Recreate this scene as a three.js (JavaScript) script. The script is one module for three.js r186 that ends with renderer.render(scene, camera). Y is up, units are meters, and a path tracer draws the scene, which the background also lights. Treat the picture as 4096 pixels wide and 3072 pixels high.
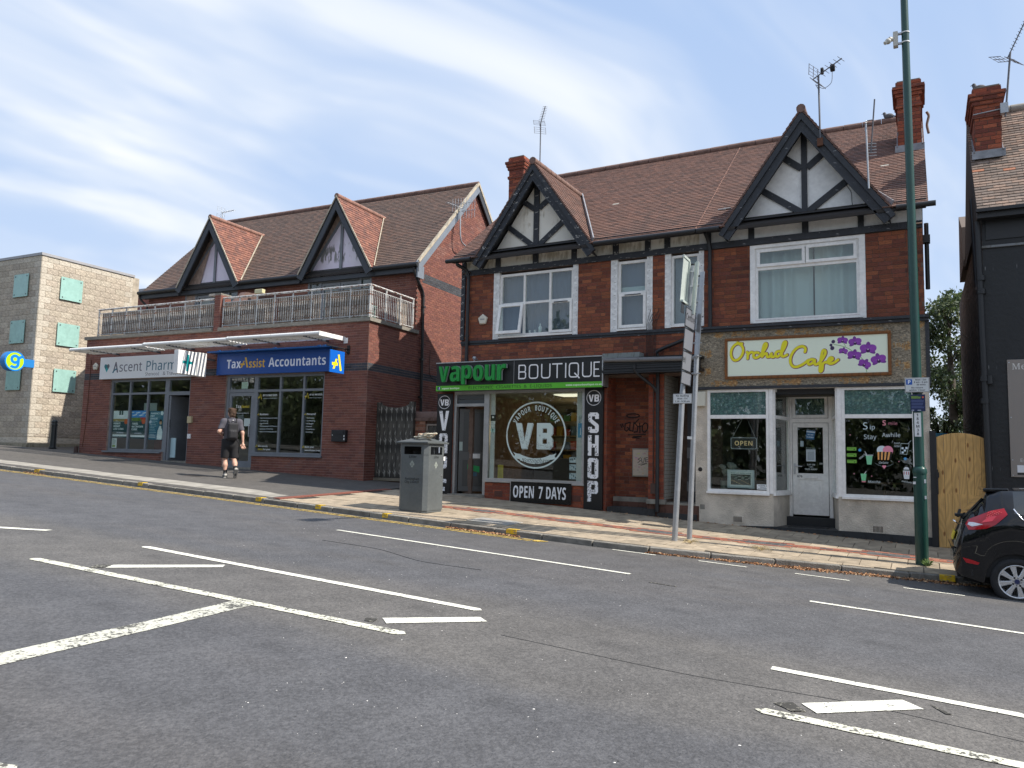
import * as THREE from 'three';
import { mergeGeometries, mergeVertices } from 'three/addons/utils/BufferGeometryUtils.js';
import { RoundedBoxGeometry } from 'three/addons/geometries/RoundedBoxGeometry.js';
import { TextGeometry } from 'three/addons/geometries/TextGeometry.js';
import { FontLoader } from 'three/addons/loaders/FontLoader.js';
import { MarchingCubes } from 'three/addons/objects/MarchingCubes.js';

// ---------------------------------------------------------------- camera, sky, sun, exposure
const scene = new THREE.Scene();
const camera = new THREE.PerspectiveCamera(53.06, 4 / 3, 0.1, 1200);
camera.position.set(0, 1.6, 0);
camera.rotation.set(0.0945, THREE.MathUtils.degToRad(28), 0.023, 'YXZ');
const renderer = new THREE.WebGLRenderer({ antialias: true });
renderer.setSize(1024, 768);
renderer.toneMapping = THREE.LinearToneMapping;
renderer.toneMappingExposure = 1.38;
renderer.shadowMap.enabled = true;
const SUN_EL = 48, SUN_AZ = 10.7, SKY_GAIN = 0.83;
const sunDir = (() => { const e = THREE.MathUtils.degToRad(SUN_EL), a = THREE.MathUtils.degToRad(SUN_AZ); return new THREE.Vector3(Math.cos(e) * Math.cos(a), Math.sin(e), -Math.cos(e) * Math.sin(a)); })();
const sun = new THREE.DirectionalLight(new THREE.Color(1, 0.93, 0.84), 4.9);
sun.position.copy(sunDir).multiplyScalar(60).add(new THREE.Vector3(-8, 0, -14));
sun.target.position.set(-8, 0, -14);
sun.castShadow = true; sun.shadow.mapSize.set(4096, 4096);
Object.assign(sun.shadow.camera, { left: -40, right: 40, top: 40, bottom: -40, near: 1, far: 160 });
scene.add(sun, sun.target);

// ---------------------------------------------------------------- random and noise
function rng(seed) { let s = seed >>> 0; return () => { s = (s + 0x6D2B79F5) | 0; let t = Math.imul(s ^ (s >>> 15), 1 | s); t = (t + Math.imul(t ^ (t >>> 7), 61 | t)) ^ t; return ((t ^ (t >>> 14)) >>> 0) / 4294967296; }; }
const R = rng(4217);
const rr = (a, b) => a + (b - a) * R();
function h2(x, y, s = 0) { let n = Math.imul(x | 0, 374761393) + Math.imul(y | 0, 668265263) + Math.imul(s | 0, 2147483647 ^ 1274126177); n = Math.imul(n ^ (n >>> 13), 1274126177); return ((n ^ (n >>> 16)) >>> 0) / 4294967296; }
const mod = (a, b) => ((a % b) + b) % b;
function vn(x, y, per = 0, s = 0) {
  const xi = Math.floor(x), yi = Math.floor(y), fx = x - xi, fy = y - yi, u = fx * fx * (3 - 2 * fx), v = fy * fy * (3 - 2 * fy);
  const g = (a, b) => per ? h2(mod(a, per), mod(b, per), s) : h2(a, b, s);
  return (g(xi, yi) * (1 - u) + g(xi + 1, yi) * u) * (1 - v) + (g(xi, yi + 1) * (1 - u) + g(xi + 1, yi + 1) * u) * v;
}
function fbm(x, y, oct = 4, per = 0, s = 0) { let a = 0, w = 0.5, t = 0; for (let i = 0; i < oct; i++) { a += w * vn(x, y, per, s + i); t += w; w *= 0.5; x *= 2; y *= 2; per *= 2; } return a / t; }
const cl = (x, a = 0, b = 1) => Math.min(b, Math.max(a, x));
const ss = (a, b, x) => { const t = cl((x - a) / (b - a)); return t * t * (3 - 2 * t); };
const lerp = (a, b, t) => a + (b - a) * t;

// ---------------------------------------------------------------- sky (thin streaky cloud over blue), one equirectangular picture
{
  const W = 2048, H = 1024, d = new Float32Array(W * H * 4);
  for (let j = 0; j < H; j++) {
    const el = ((j + 0.5) / H - 0.5) * Math.PI, y = Math.sin(el), c = Math.cos(el);
    for (let i = 0; i < W; i++) {
      const k = (j * W + i) * 4;
      if (y < -0.02) { d[k] = 0.16; d[k + 1] = 0.155; d[k + 2] = 0.15; d[k + 3] = 1; continue; }
      const az = ((i + 0.5) / W - 0.5) * 2 * Math.PI, x = c * Math.cos(az), z = c * Math.sin(az), q = 1 / (Math.max(y, 0) + 0.16);
      const px = x * q, pz = z * q, a = -1.2, X = px * Math.cos(a) + pz * Math.sin(a), Z = -px * Math.sin(a) + pz * Math.cos(a);
      const wx = fbm(X * 0.9 + 7, Z * 0.9 + 3, 3, 0, 11) - 0.5, wz = fbm(X * 0.9 + 1, Z * 0.9 + 9, 3, 0, 17) - 0.5;
      const veil = fbm(X * 0.55 + wx * 1.4 + 2, Z * 1.1 + wz * 1.4, 4, 0, 3);
      const streak = fbm(X * 0.7 + wx * 2.2, Z * 4.2 + wz * 3.2, 5, 0, 5), fine = fbm(X * 3.2 + wx * 5 + streak * 2, Z * 9 + wz * 6, 4, 0, 9);
      let cloud = ss(0.33, 0.72, veil * 0.62 + streak * 0.38) * (0.55 + 0.75 * ss(0.3, 0.75, fine * 0.5 + streak * 0.5));
      cloud = cl(cloud * 1.0 + 0.1 * ss(0.4, 0.75, fine) + 0.34 * Math.exp(-y * 7) + 0.06);
      const t = Math.pow(cl(y), 0.55), hz = Math.exp(-Math.max(y, 0) * 5.5);
      const b = [lerp(0.55, 0.29, t), lerp(0.69, 0.44, t), lerp(0.90, 0.74, t)], w = [0.85 + 0.05 * hz, 0.885 + 0.04 * hz, 0.93];
      const su = Math.max(0, x * sunDir.x + y * sunDir.y + z * sunDir.z), glow = 1 + 0.35 * Math.pow(su, 6);
      for (let m = 0; m < 3; m++) d[k + m] = lerp(b[m], w[m], cloud) * glow * SKY_GAIN;
      d[k + 3] = 1;
    }
  }
  const t = new THREE.DataTexture(d, W, H, THREE.RGBAFormat, THREE.FloatType);
  t.mapping = THREE.EquirectangularReflectionMapping; t.colorSpace = THREE.LinearSRGBColorSpace; t.magFilter = t.minFilter = THREE.LinearFilter; t.needsUpdate = true;
  scene.background = t; scene.environment = t;
}

// ---------------------------------------------------------------- helpers
const C = (r, g, b) => new THREE.Color().setRGB(r, g, b);
const used = {};
function nm(n) { if (used[n] === undefined) { used[n] = 0; return n; } used[n]++; return n + '_' + String(used[n]).padStart(3, '0'); }
function tag(o, label, category, group, kind) { if (label) o.userData.label = label; if (category) o.userData.category = category; if (group) o.userData.group = group; if (kind) o.userData.kind = kind; return o; }
function thing(name, label, category, p = [0, 0, 0], ry = 0, group) { const o = new THREE.Group(); o.name = nm(name); o.position.set(...p); o.rotation.y = ry; scene.add(o); return tag(o, label, category, group); }
// uv in metres on the plane each face looks at
function uvm(g) {
  g = g.index ? g.toNonIndexed() : g;
  const p = g.attributes.position, n = g.attributes.normal, uv = new Float32Array(p.count * 2);
  for (let i = 0; i < p.count; i += 3) {
    let nx = 0, ny = 0, nz = 0; for (let k = 0; k < 3; k++) { nx += n.getX(i + k); ny += n.getY(i + k); nz += n.getZ(i + k); }
    nx = Math.abs(nx); ny = Math.abs(ny); nz = Math.abs(nz);
    for (let k = 0; k < 3; k++) { const X = p.getX(i + k), Y = p.getY(i + k), Z = p.getZ(i + k); const q = ny > nx && ny > nz ? [X, Z] : nx > nz ? [Z, Y] : [X, Y]; uv[(i + k) * 2] = q[0]; uv[(i + k) * 2 + 1] = q[1]; }
  }
  g.setAttribute('uv', new THREE.BufferAttribute(uv, 2)); return g;
}
const flat = (a) => Array.isArray(a) ? a.flat(9) : [a];
function join(gs) { gs = flat(gs).filter(Boolean); if (gs.length === 1) return gs[0]; gs = gs.map((g) => { g = g.index ? g.toNonIndexed() : g; for (const k of Object.keys(g.attributes)) if (!['position', 'normal', 'uv'].includes(k)) g.deleteAttribute(k); return g; }); return mergeGeometries(gs); }
// one named mesh
function M(parent, name, gs, mat, keepUv) { let g = join(gs); if (!keepUv) g = uvm(g); const m = new THREE.Mesh(g, mat); m.name = nm(name); m.castShadow = m.receiveShadow = true; parent.add(m); return m; }
const bx = (u0, u1, v0, v1, z0, z1) => { const g = new THREE.BoxGeometry(Math.abs(u1 - u0), Math.abs(v1 - v0), Math.abs(z1 - z0)); g.translate((u0 + u1) / 2, (v0 + v1) / 2, (z0 + z1) / 2); return g; };
const rb = (u0, u1, v0, v1, z0, z1, r = 0.01, s = 2) => { const g = new RoundedBoxGeometry(u1 - u0, v1 - v0, z1 - z0, s, r); g.translate((u0 + u1) / 2, (v0 + v1) / 2, (z0 + z1) / 2); return g; };
const V3 = (a) => a.isVector3 ? a : new THREE.Vector3(...a);
// bar of rectangular section between two points; `side` is the direction of its width
function bar(a, b, w, t, side) {
  a = V3(a); b = V3(b); const d = b.clone().sub(a), L = d.length(); d.normalize();
  let s = side ? V3(side).clone() : (Math.abs(d.y) < 0.9 ? new THREE.Vector3(0, 1, 0) : new THREE.Vector3(1, 0, 0)); s.sub(d.clone().multiplyScalar(s.dot(d))).normalize();
  const n = new THREE.Vector3().crossVectors(d, s), g = new THREE.BoxGeometry(L, w, t);
  g.applyMatrix4(new THREE.Matrix4().makeBasis(d, s, n).setPosition(a.clone().add(b).multiplyScalar(0.5))); return g;
}
function rod(a, b, r, r2 = r, seg = 8) { a = V3(a); b = V3(b); const d = b.clone().sub(a), g = new THREE.CylinderGeometry(r2, r, d.length(), seg); g.applyQuaternion(new THREE.Quaternion().setFromUnitVectors(new THREE.Vector3(0, 1, 0), d.clone().normalize())); g.translate(...a.clone().add(b).multiplyScalar(0.5).toArray()); return g; }
function tube(pts, r, seg = 0, rs = 6, closed = false) { const c = new THREE.CatmullRomCurve3(pts.map(V3), closed, 'catmullrom', 0.4); return new THREE.TubeGeometry(c, seg || pts.length * 4, r, rs, closed); }
// polygon (u,v) with rectangular or polygonal holes, extruded from z0 to z1
function slab(pts, z0, z1, holes = [], bevel = 0) {
  const s = new THREE.Shape(pts.map((p) => new THREE.Vector2(...p)));
  for (const h of holes) s.holes.push(new THREE.Path((typeof h[0] === 'number' ? [[h[0], h[2]], [h[0], h[3]], [h[1], h[3]], [h[1], h[2]]] : h).map((p) => new THREE.Vector2(...p))));
  const g = new THREE.ExtrudeGeometry(s, { depth: z1 - z0 - 2 * bevel, bevelEnabled: bevel > 0, bevelThickness: bevel, bevelSize: bevel, bevelSegments: 1, bevelOffset: -bevel, curveSegments: 12 }); g.translate(0, 0, z0 + bevel); return g;
}
const rect = (u0, u1, v0, v1) => [[u0, v0], [u1, v0], [u1, v1], [u0, v1]];
// facade frames: u along the facade, y up, z out of it
const frames = { T: [-13.948, -17.4, 1.95], V: [-4.125, -16.3, -1.1], O: [0, -16.3, 0], G: [-29.6, -17.06, 1.55], B: [1.17, -16.2, 0], W: [0, 0, 0] };
function P(f, u, y, z) { const [ox, oz, r] = frames[f], t = r * Math.PI / 180; return [ox + u * Math.cos(t) + z * Math.sin(t), y, oz - u * Math.sin(t) + z * Math.cos(t)]; }
const RY = (f) => frames[f][2] * Math.PI / 180;
const on = (f, name, label, cat, u, y, z, ry = 0, group) => thing(name, label, cat, P(f, u, y, z), RY(f) + ry, group);
// ---- ground heights
const cf = (x) => 0.025 + 0.016 * cl((x + 4) / 4.3);
const gy = (x, z) => 0.15 - 0.0468 * x - cf(x) * (z + 16.3);           // footway
const ry = (x, z) => 1.6 - 1.6625 - 0.0468 * x + 0.015 * (z + 12.4);    // road
const gyf = (f, u, z = 0) => { const p = P(f, u, 0, z); return gy(p[0], p[2]); };

// ---------------------------------------------------------------- textures
function tex(n, fn, srgb = true) {
  const d = new Uint8Array(n * n * 4);
  for (let j = 0; j < n; j++) for (let i = 0; i < n; i++) { const c = fn(i / n, j / n, i, j), k = (j * n + i) * 4; for (let m = 0; m < 3; m++) d[k + m] = cl(Array.isArray(c) ? c[m] : c) * 255; d[k + 3] = 255; }
  const t = new THREE.DataTexture(d, n, n); t.wrapS = t.wrapT = THREE.RepeatWrapping; t.magFilter = THREE.LinearFilter; t.minFilter = THREE.LinearMipmapLinearFilter; t.generateMipmaps = true; if (srgb) t.colorSpace = THREE.SRGBColorSpace; t.needsUpdate = true; return t;
}
const rep = (t, s, sy = s) => { const c = t.clone(); c.repeat.set(s, sy); c.needsUpdate = true; return c; };
function canvas(w, h, draw) { const c = document.createElement('canvas'); c.width = w; c.height = h; const x = c.getContext('2d'); draw(x, w, h); const t = new THREE.CanvasTexture(c); t.colorSpace = THREE.SRGBColorSpace; t.anisotropy = 8; return t; }
const grain = tex(512, (u, v) => { const f = fbm(u * 8, v * 8, 6, 8, 1); return 0.91 + 0.36 * (f - 0.5) + 0.09 * (h2(u * 512, v * 512, 5) - 0.5); });
const mottle = tex(512, (u, v) => { const f = fbm(u * 4, v * 4, 4, 4, 21), g = fbm(u * 32, v * 32, 3, 32, 8); return 0.95 + 0.12 * (f - 0.5) + 0.09 * (g - 0.5); });
const bumpN = tex(512, (u, v) => fbm(u * 16, v * 16, 5, 16, 31), false);
const pits = tex(512, (u, v) => cl(fbm(u * 64, v * 64, 3, 64, 12) * 1.3 - 0.1), false);
const dirt = tex(512, (u, v) => { const f = fbm(u * 5, v * 5, 5, 5, 77), g = fbm(u * 40, v * 10, 3, 10, 78); const s = ss(0.52, 0.72, f * 0.7 + g * 0.3); return [1 - 0.2 * s, 1 - 0.22 * s, 1 - 0.26 * s]; });
const flake = (seed, dens, paint, bare) => tex(512, (u, v) => { const f = fbm(u * 6, v * 24, 5, 6, seed), g = fbm(u * 30, v * 60, 3, 30, seed + 3); const s = ss(dens, dens + 0.05, f * 0.6 + g * 0.4); const w = 0.86 + 0.28 * fbm(u * 10, v * 10, 4, 10, seed + 9); return [0, 1, 2].map((m) => lerp(paint[m] * w, bare[m] * (0.7 + 0.6 * g), s)); });
const mat = (c, o = {}) => new THREE.MeshStandardMaterial({ color: Array.isArray(c) ? C(...c) : c, roughness: 0.85, ...o });
const K = {
  mortarNew: mat([0.40, 0.29, 0.235], { map: rep(grain, 1.4), roughness: 0.95, bumpMap: rep(pits, 3), bumpScale: 0.002 }),
  mortarOld: mat([0.155, 0.105, 0.08], { map: rep(grain, 1.4), roughness: 0.95, bumpMap: rep(pits, 3), bumpScale: 0.002 }),
  mortarPale: mat([0.50, 0.44, 0.34], { map: rep(grain, 1), roughness: 0.95 }),
  brick: mat([1, 1, 1], { map: rep(grain, 1), roughness: 0.88, bumpMap: rep(bumpN, 1), bumpScale: 0.003 }),
  tile: mat([1, 1, 1], { map: rep(grain, 1), roughness: 0.82, bumpMap: rep(bumpN, 1), bumpScale: 0.002 }),
  under: mat([0.03, 0.025, 0.022]),
  black: mat([0.016, 0.017, 0.019], { roughness: 0.5, map: rep(mottle, 1.3) }),
  blackTrim: mat([1, 1, 1], { map: rep(flake(5, 0.70, [0.17, 0.18, 0.2], [0.5, 0.5, 0.5]), 1.1), roughness: 0.6, bumpMap: rep(bumpN, 4), bumpScale: 0.004 }),
  blackTrimWorn: mat([1, 1, 1], { map: rep(flake(41, 0.655, [0.17, 0.18, 0.2], [0.55, 0.54, 0.52]), 1.2), roughness: 0.65, bumpMap: rep(bumpN, 4), bumpScale: 0.004 }),
  darkGrey: mat([0.042, 0.048, 0.058], { roughness: 0.55, map: rep(mottle, 1.2) }),
  greyFrame: mat([0.20, 0.215, 0.235], { roughness: 0.42, map: rep(mottle, 1.5) }),
  upvc: mat([0.89, 0.872, 0.835], { roughness: 0.35, map: rep(mottle, 0.8) }),
  oldWhite: mat([1, 1, 1], { map: rep(flake(63, 0.69, [0.86, 0.86, 0.85], [0.45, 0.42, 0.38]), 1.7), roughness: 0.6 }),
  white: mat([0.85, 0.85, 0.83], { roughness: 0.4, map: rep(mottle, 1) }),
  alu: mat([0.5, 0.5, 0.5], { roughness: 0.38, metalness: 0.7, map: rep(mottle, 2) }),
  galv: mat([0.42, 0.44, 0.46], { roughness: 0.42, metalness: 0.55, map: rep(mottle, 2.3), bumpMap: rep(bumpN, 2), bumpScale: 0.001 }),
  steel: mat([0.55, 0.56, 0.58], { roughness: 0.32, metalness: 0.8 }),
  concrete: mat([0.27, 0.25, 0.21], { roughness: 0.92, map: rep(grain, 0.9), bumpMap: rep(pits, 2), bumpScale: 0.003 }),
  lead: mat([0.30, 0.31, 0.33], { roughness: 0.5, map: rep(grain, 1.1), metalness: 0.2 }),
  plaster: mat([0.80, 0.755, 0.66], { roughness: 0.9, map: rep(dirt, 0.55), bumpMap: rep(bumpN, 1.3), bumpScale: 0.006 }),
  plasterWhite: mat([0.88, 0.87, 0.84], { roughness: 0.85, map: rep(mottle, 0.5), bumpMap: rep(bumpN, 1.1), bumpScale: 0.004 }),
  render: mat([0.66, 0.585, 0.48], { roughness: 0.92, map: rep(grain, 0.45), bumpMap: rep(pits, 0.9), bumpScale: 0.008 }),
  glass: new THREE.MeshPhysicalMaterial({ color: C(0.93, 0.97, 0.95), transmission: 1, roughness: 0.0, thickness: 0, ior: 1.55 }),
  interior: mat([0.16, 0.15, 0.135], { map: rep(mottle, 0.5) }), interiorDark: mat([0.20, 0.19, 0.17]), interiorPale: mat([0.42, 0.40, 0.36]),
  rust: mat([0.13, 0.055, 0.03], { roughness: 0.9, map: rep(grain, 2) }),
  rubber: mat([0.018, 0.018, 0.019], { roughness: 0.85, map: rep(grain, 2) }),
  chrome: mat([0.8, 0.8, 0.82], { roughness: 0.12, metalness: 1 }),
};
const curtain = (c) => new THREE.MeshPhysicalMaterial({ color: C(...c), roughness: 1, transmission: 0.25, thickness: 0 });
// ---- pieces (bricks, tiles): the nearest singly, the others as one instanced part
const unit = new THREE.BoxGeometry(1, 1, 1), camP = camera.position, _p = new THREE.Vector3(), _q = new THREE.Quaternion(), _s = new THREE.Vector3();
function pieces(name, thingG, parent, list, material, n = 300, stuffName) {
  // list: {m: Matrix4 in the thing's space, c: Color}; parent must share the thing's space
  thingG.updateMatrixWorld(true);
  camera.updateMatrixWorld(true);
  const f = new THREE.Frustum().setFromProjectionMatrix(new THREE.Matrix4().multiplyMatrices(camera.projectionMatrix, camera.matrixWorldInverse));
  for (const b of list) { _p.setFromMatrixPosition(b.m).applyMatrix4(thingG.matrixWorld); b.m.decompose(new THREE.Vector3(), _q, _s); const a = Math.sqrt(_s.x * Math.max(_s.y, _s.z)); b.d = _p.distanceTo(camP) / a + (f.containsPoint(_p) ? 0 : 1e5); }
  list.sort((a, b) => a.d - b.d);
  const near = list.slice(0, n), far = list.slice(n), cache = {};
  for (const b of near) {
    const key = [0, 1, 2].map((i) => Math.round(b.c.toArray()[i] * 90)).join(); let mm = cache[key];
    if (!mm) { mm = cache[key] = material.clone(); mm.color.copy(b.c); }
    const m = new THREE.Mesh(unit, mm); m.name = nm(name); b.m.decompose(m.position, m.quaternion, m.scale); m.castShadow = m.receiveShadow = true; parent.add(m);
  }
  if (far.length) {
    const im = new THREE.InstancedMesh(unit, material, far.length); far.forEach((b, i) => { im.setMatrixAt(i, b.m); im.setColorAt(i, b.c); });
    im.name = nm(stuffName || name + '_mass'); im.userData.kind = 'stuff'; im.castShadow = im.receiveShadow = true; thingG.add(im);
  }
}
// bricks on a rectangle of a plane; F is the plane's matrix in the thing's space
function bricks(out, F, u0, u1, v0, v1, o) {
  const h = o.h || 0.075, L = o.L || 0.225, j = o.j ?? 0.01, pr = o.proud ?? 0.006, holes = o.holes || [], ins = o.inside;
  const n0 = Math.floor(v0 / h), n1 = Math.ceil(v1 / h);
  for (let r = n0; r < n1; r++) {
    const a = Math.max(r * h, v0), b = Math.min((r + 1) * h, v1); if (b - a < h * 0.45) continue;
    const vm = (a + b) / 2; let cuts = [[u0, u1]];
    for (const H of holes) if (vm > H[2] && vm < H[3]) cuts = cuts.flatMap(([p, q]) => H[1] <= p || H[0] >= q ? [[p, q]] : [[p, H[0]], [H[1], q]].filter(([s, t]) => t - s > 0.02));
    for (const [p, q] of cuts) {
      let x = p - (mod(r, 2) ? 0 : L / 2) + (o.ragged ? (h2(r, p * 9, 3) - 0.5) * 0.06 : 0), i = 0;
      while (x < q - 0.02) {
        let len = L; if (o.headers && h2(r, i, o.seed || 1) < o.headers) len = L / 2 + 0.0; const s = Math.max(x, p), e = Math.min(x + len, q);
        if (e - s > 0.035 && (!ins || ins((s + e) / 2, vm))) {
          const w = e - s - j, k = pr + (o.ragged ? 0.004 * (h2(i, r, 8) - 0.5) : 0.0015 * (h2(i, r, 8) - 0.5)), t = 0.03;
          const m = new THREE.Matrix4().makeTranslation((s + e) / 2, vm, k - t / 2); m.multiply(new THREE.Matrix4().makeScale(w, b - a - j, t));
          out.push({ m: F.clone().multiply(m), c: o.pal(i, r, (s + e) / 2, vm) });
        }
        x += len; i++;
      }
    }
  }
}
const I4 = new THREE.Matrix4();
const FM = (x, y, z, ryy) => new THREE.Matrix4().makeRotationY(ryy).setPosition(x, y, z);
const pick = (arr, t) => arr[Math.min(arr.length - 1, Math.floor(t * arr.length))];
function palette(cols, seed, spread = 0.18) { return (i, r, u, v) => { const c = pick(cols, h2(i * 7 + r * 131, r, seed)), f = 1 + spread * 2 * (h2(i, r, seed + 5) - 0.5); return C(c[0] * f, c[1] * f, c[2] * f); }; }
const palTax = (() => { const red = palette([[0.245, 0.092, 0.064], [0.22, 0.08, 0.058], [0.27, 0.104, 0.072], [0.185, 0.068, 0.054], [0.23, 0.086, 0.066]], 3, 0.12), dk = palette([[0.062, 0.068, 0.08], [0.05, 0.055, 0.066], [0.075, 0.08, 0.09]], 9, 0.12); return (i, r, u, v) => { const up = v > 7.1 && v < 7.4; if ((v > 3.98 && v < 4.205) || (up && u > 2.8)) return dk(i, r, u, v); const c = red(i, r, u, v), w = ss(0.66, 0.8, fbm(u * 0.9, v * 1.3, 3, 0, 44)) * 0.5; return c.lerp(C(0.32, 0.24, 0.215), w * 0.55 * h2(i, r, 61)); }; })();
const palOld = (() => { const p = palette([[0.29, 0.088, 0.042], [0.235, 0.07, 0.038], [0.18, 0.056, 0.036], [0.265, 0.08, 0.04], [0.21, 0.064, 0.038], [0.33, 0.108, 0.048]], 13, 0.2); return (i, r, u, v) => { const c = p(i, r, u, v), s = ss(0.52, 0.72, fbm(u * 1.3 + 5, v * 0.9, 4, 0, 90)); return c.multiplyScalar(1 - 0.42 * s * h2(i, r, 4)); }; })();
// tiles on a roof plane: origin, along (unit), up (unit, up the slope), normal
function tiles(out, O, A, U, N, a0, a1, len, o) {
  const g = o.g || 0.105, w = o.w || 0.165, rows = Math.ceil(len / g);
  for (let r = 0; r < rows; r++) {
    const v = r * g, off = mod(r, 2) * w / 2; let i = 0;
    for (let a = a0 - off; a < a1 - 0.02; a += w, i++) {
      const s = Math.max(a, a0), e = Math.min(a + w, a1); if (e - s < 0.03) continue; const mid = (s + e) / 2;
      if (o.inside && !o.inside(mid, v + g / 2)) continue;
      const tl = Math.min(0.2, len - v + 0.03), T = 0.025, jz = 0.003 * (h2(i, r, o.seed) - 0.5), tilt = 0.125 + 0.016 * (h2(i, r, o.seed + 2) - 0.5), ct = Math.cos(tilt), st = Math.sin(tilt);
      const u2 = U.clone().multiplyScalar(ct).addScaledVector(N, -st), n2 = N.clone().multiplyScalar(ct).addScaledVector(U, st);
      const c = O.clone().addScaledVector(A, mid).addScaledVector(U, v + tl / 2 - 0.02 + 0.006 * (h2(i, r, 9) - 0.5)).addScaledVector(N, 0.028 + jz);
      const m = new THREE.Matrix4().makeBasis(A.clone().multiplyScalar(e - s - 0.004), n2.multiplyScalar(T), u2.multiplyScalar(-tl)).setPosition(c);
      out.push({ m, c: o.pal(i, r, mid, v) });
    }
  }
}
// ---------------------------------------------------------------- pharmacy and accountants' building (frame T)
const palTileA = palette([[0.165, 0.11, 0.085], [0.14, 0.095, 0.076], [0.185, 0.115, 0.088], [0.12, 0.085, 0.07], [0.15, 0.1, 0.08]], 22, 0.06);
const palTileB = palette([[0.25, 0.105, 0.072], [0.21, 0.088, 0.064], [0.28, 0.12, 0.08], [0.17, 0.08, 0.062], [0.23, 0.1, 0.07]], 29, 0.16);
const palTileC = (() => { const p = palette([[0.21, 0.15, 0.115], [0.25, 0.185, 0.145], [0.17, 0.13, 0.105], [0.28, 0.19, 0.14]], 37, 0.2); return (i, r, u, v) => h2(i, r, 6) > 0.985 ? C(0.42, 0.17, 0.09) : p(i, r, u, v); })();
const glassIn = (parent, name, u0, u1, v0, v1, z, m = K.glass) => M(parent, name, bx(u0, u1, v0, v1, z - 0.003, z + 0.003), m);
// a framed window: frame is the part, panes (and opening sashes) its pieces
function windowPart(parent, name, u0, u1, v0, v1, z, fw, dep, us, vs, m, o = {}) {
  const gs = [bx(u0, u1, v1 - fw, v1, z - dep, z), bx(u0, u1, v0, v0 + fw, z - dep, z), bx(u0, u0 + fw, v0 + fw, v1 - fw, z - dep, z), bx(u1 - fw, u1, v0 + fw, v1 - fw, z - dep, z)];
  const U = [u0, ...us, u1], Vv = [v0, ...vs, v1], mw = o.mw || fw * 0.8;
  for (const u of us) gs.push(bx(u - mw / 2, u + mw / 2, v0 + fw, v1 - fw, z - dep + 0.003, z - 0.003));
  for (const v of vs) for (let i = 0; i < U.length - 1; i++) gs.push(bx(U[i] + (i ? mw / 2 : fw), U[i + 1] - (i < U.length - 2 ? mw / 2 : fw), v - mw / 2, v + mw / 2, z - dep + 0.005, z - 0.005));
  const w = M(parent, name, gs, m);
  for (let i = 0; i < U.length - 1; i++) for (let k = 0; k < Vv.length - 1; k++) {
    if (o.skip && o.skip(i, k)) continue;
    glassIn(w, 'pane', U[i] + (i ? mw / 2 : fw) - 0.004, U[i + 1] - (i < U.length - 2 ? mw / 2 : fw) + 0.004, Vv[k] + (k ? mw / 2 : fw) - 0.004, Vv[k + 1] - (k < Vv.length - 2 ? mw / 2 : fw) + 0.004, z - dep / 2, o.glass);
  }
  return w;
}
// a room behind an opening: floor, ceiling, back and side walls
function room(parent, u0, u1, v0, v1, z0, z1, m = K.interior, mf = K.interiorDark) {
  M(parent, 'room', [bx(u0, u1, v0, v1, z0 - 0.05, z0), bx(u0 - 0.05, u0, v0, v1, z0, z1), bx(u1, u1 + 0.05, v0, v1, z0, z1), bx(u0, u1, v1, v1 + 0.05, z0, z1)], m);
  M(parent, 'room_floor', bx(u0, u1, v0 - 0.05, v0, z0, z1), mf);
}
const ridgeTiles = (parent, pts, m, r = 0.1, step = 0.42) => { const a = V3(pts[0]), b = V3(pts[1]), d = b.clone().sub(a), n = Math.round(d.length() / step); d.divideScalar(n); for (let i = 0; i < n; i++) { const p = a.clone().addScaledVector(d, i + 0.01), q = a.clone().addScaledVector(d, i + 0.985); M(parent, 'ridge_tile', rod(p, q, r, r * 0.96, 10), m); } };
const ridgeMat = mat([0.20, 0.12, 0.095], { map: rep(grain, 1), bumpMap: rep(bumpN, 1), bumpScale: 0.004 });
const EY = 7.6, EZ = -2.25, RYT = 11.43, RZ = -6.04;
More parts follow.
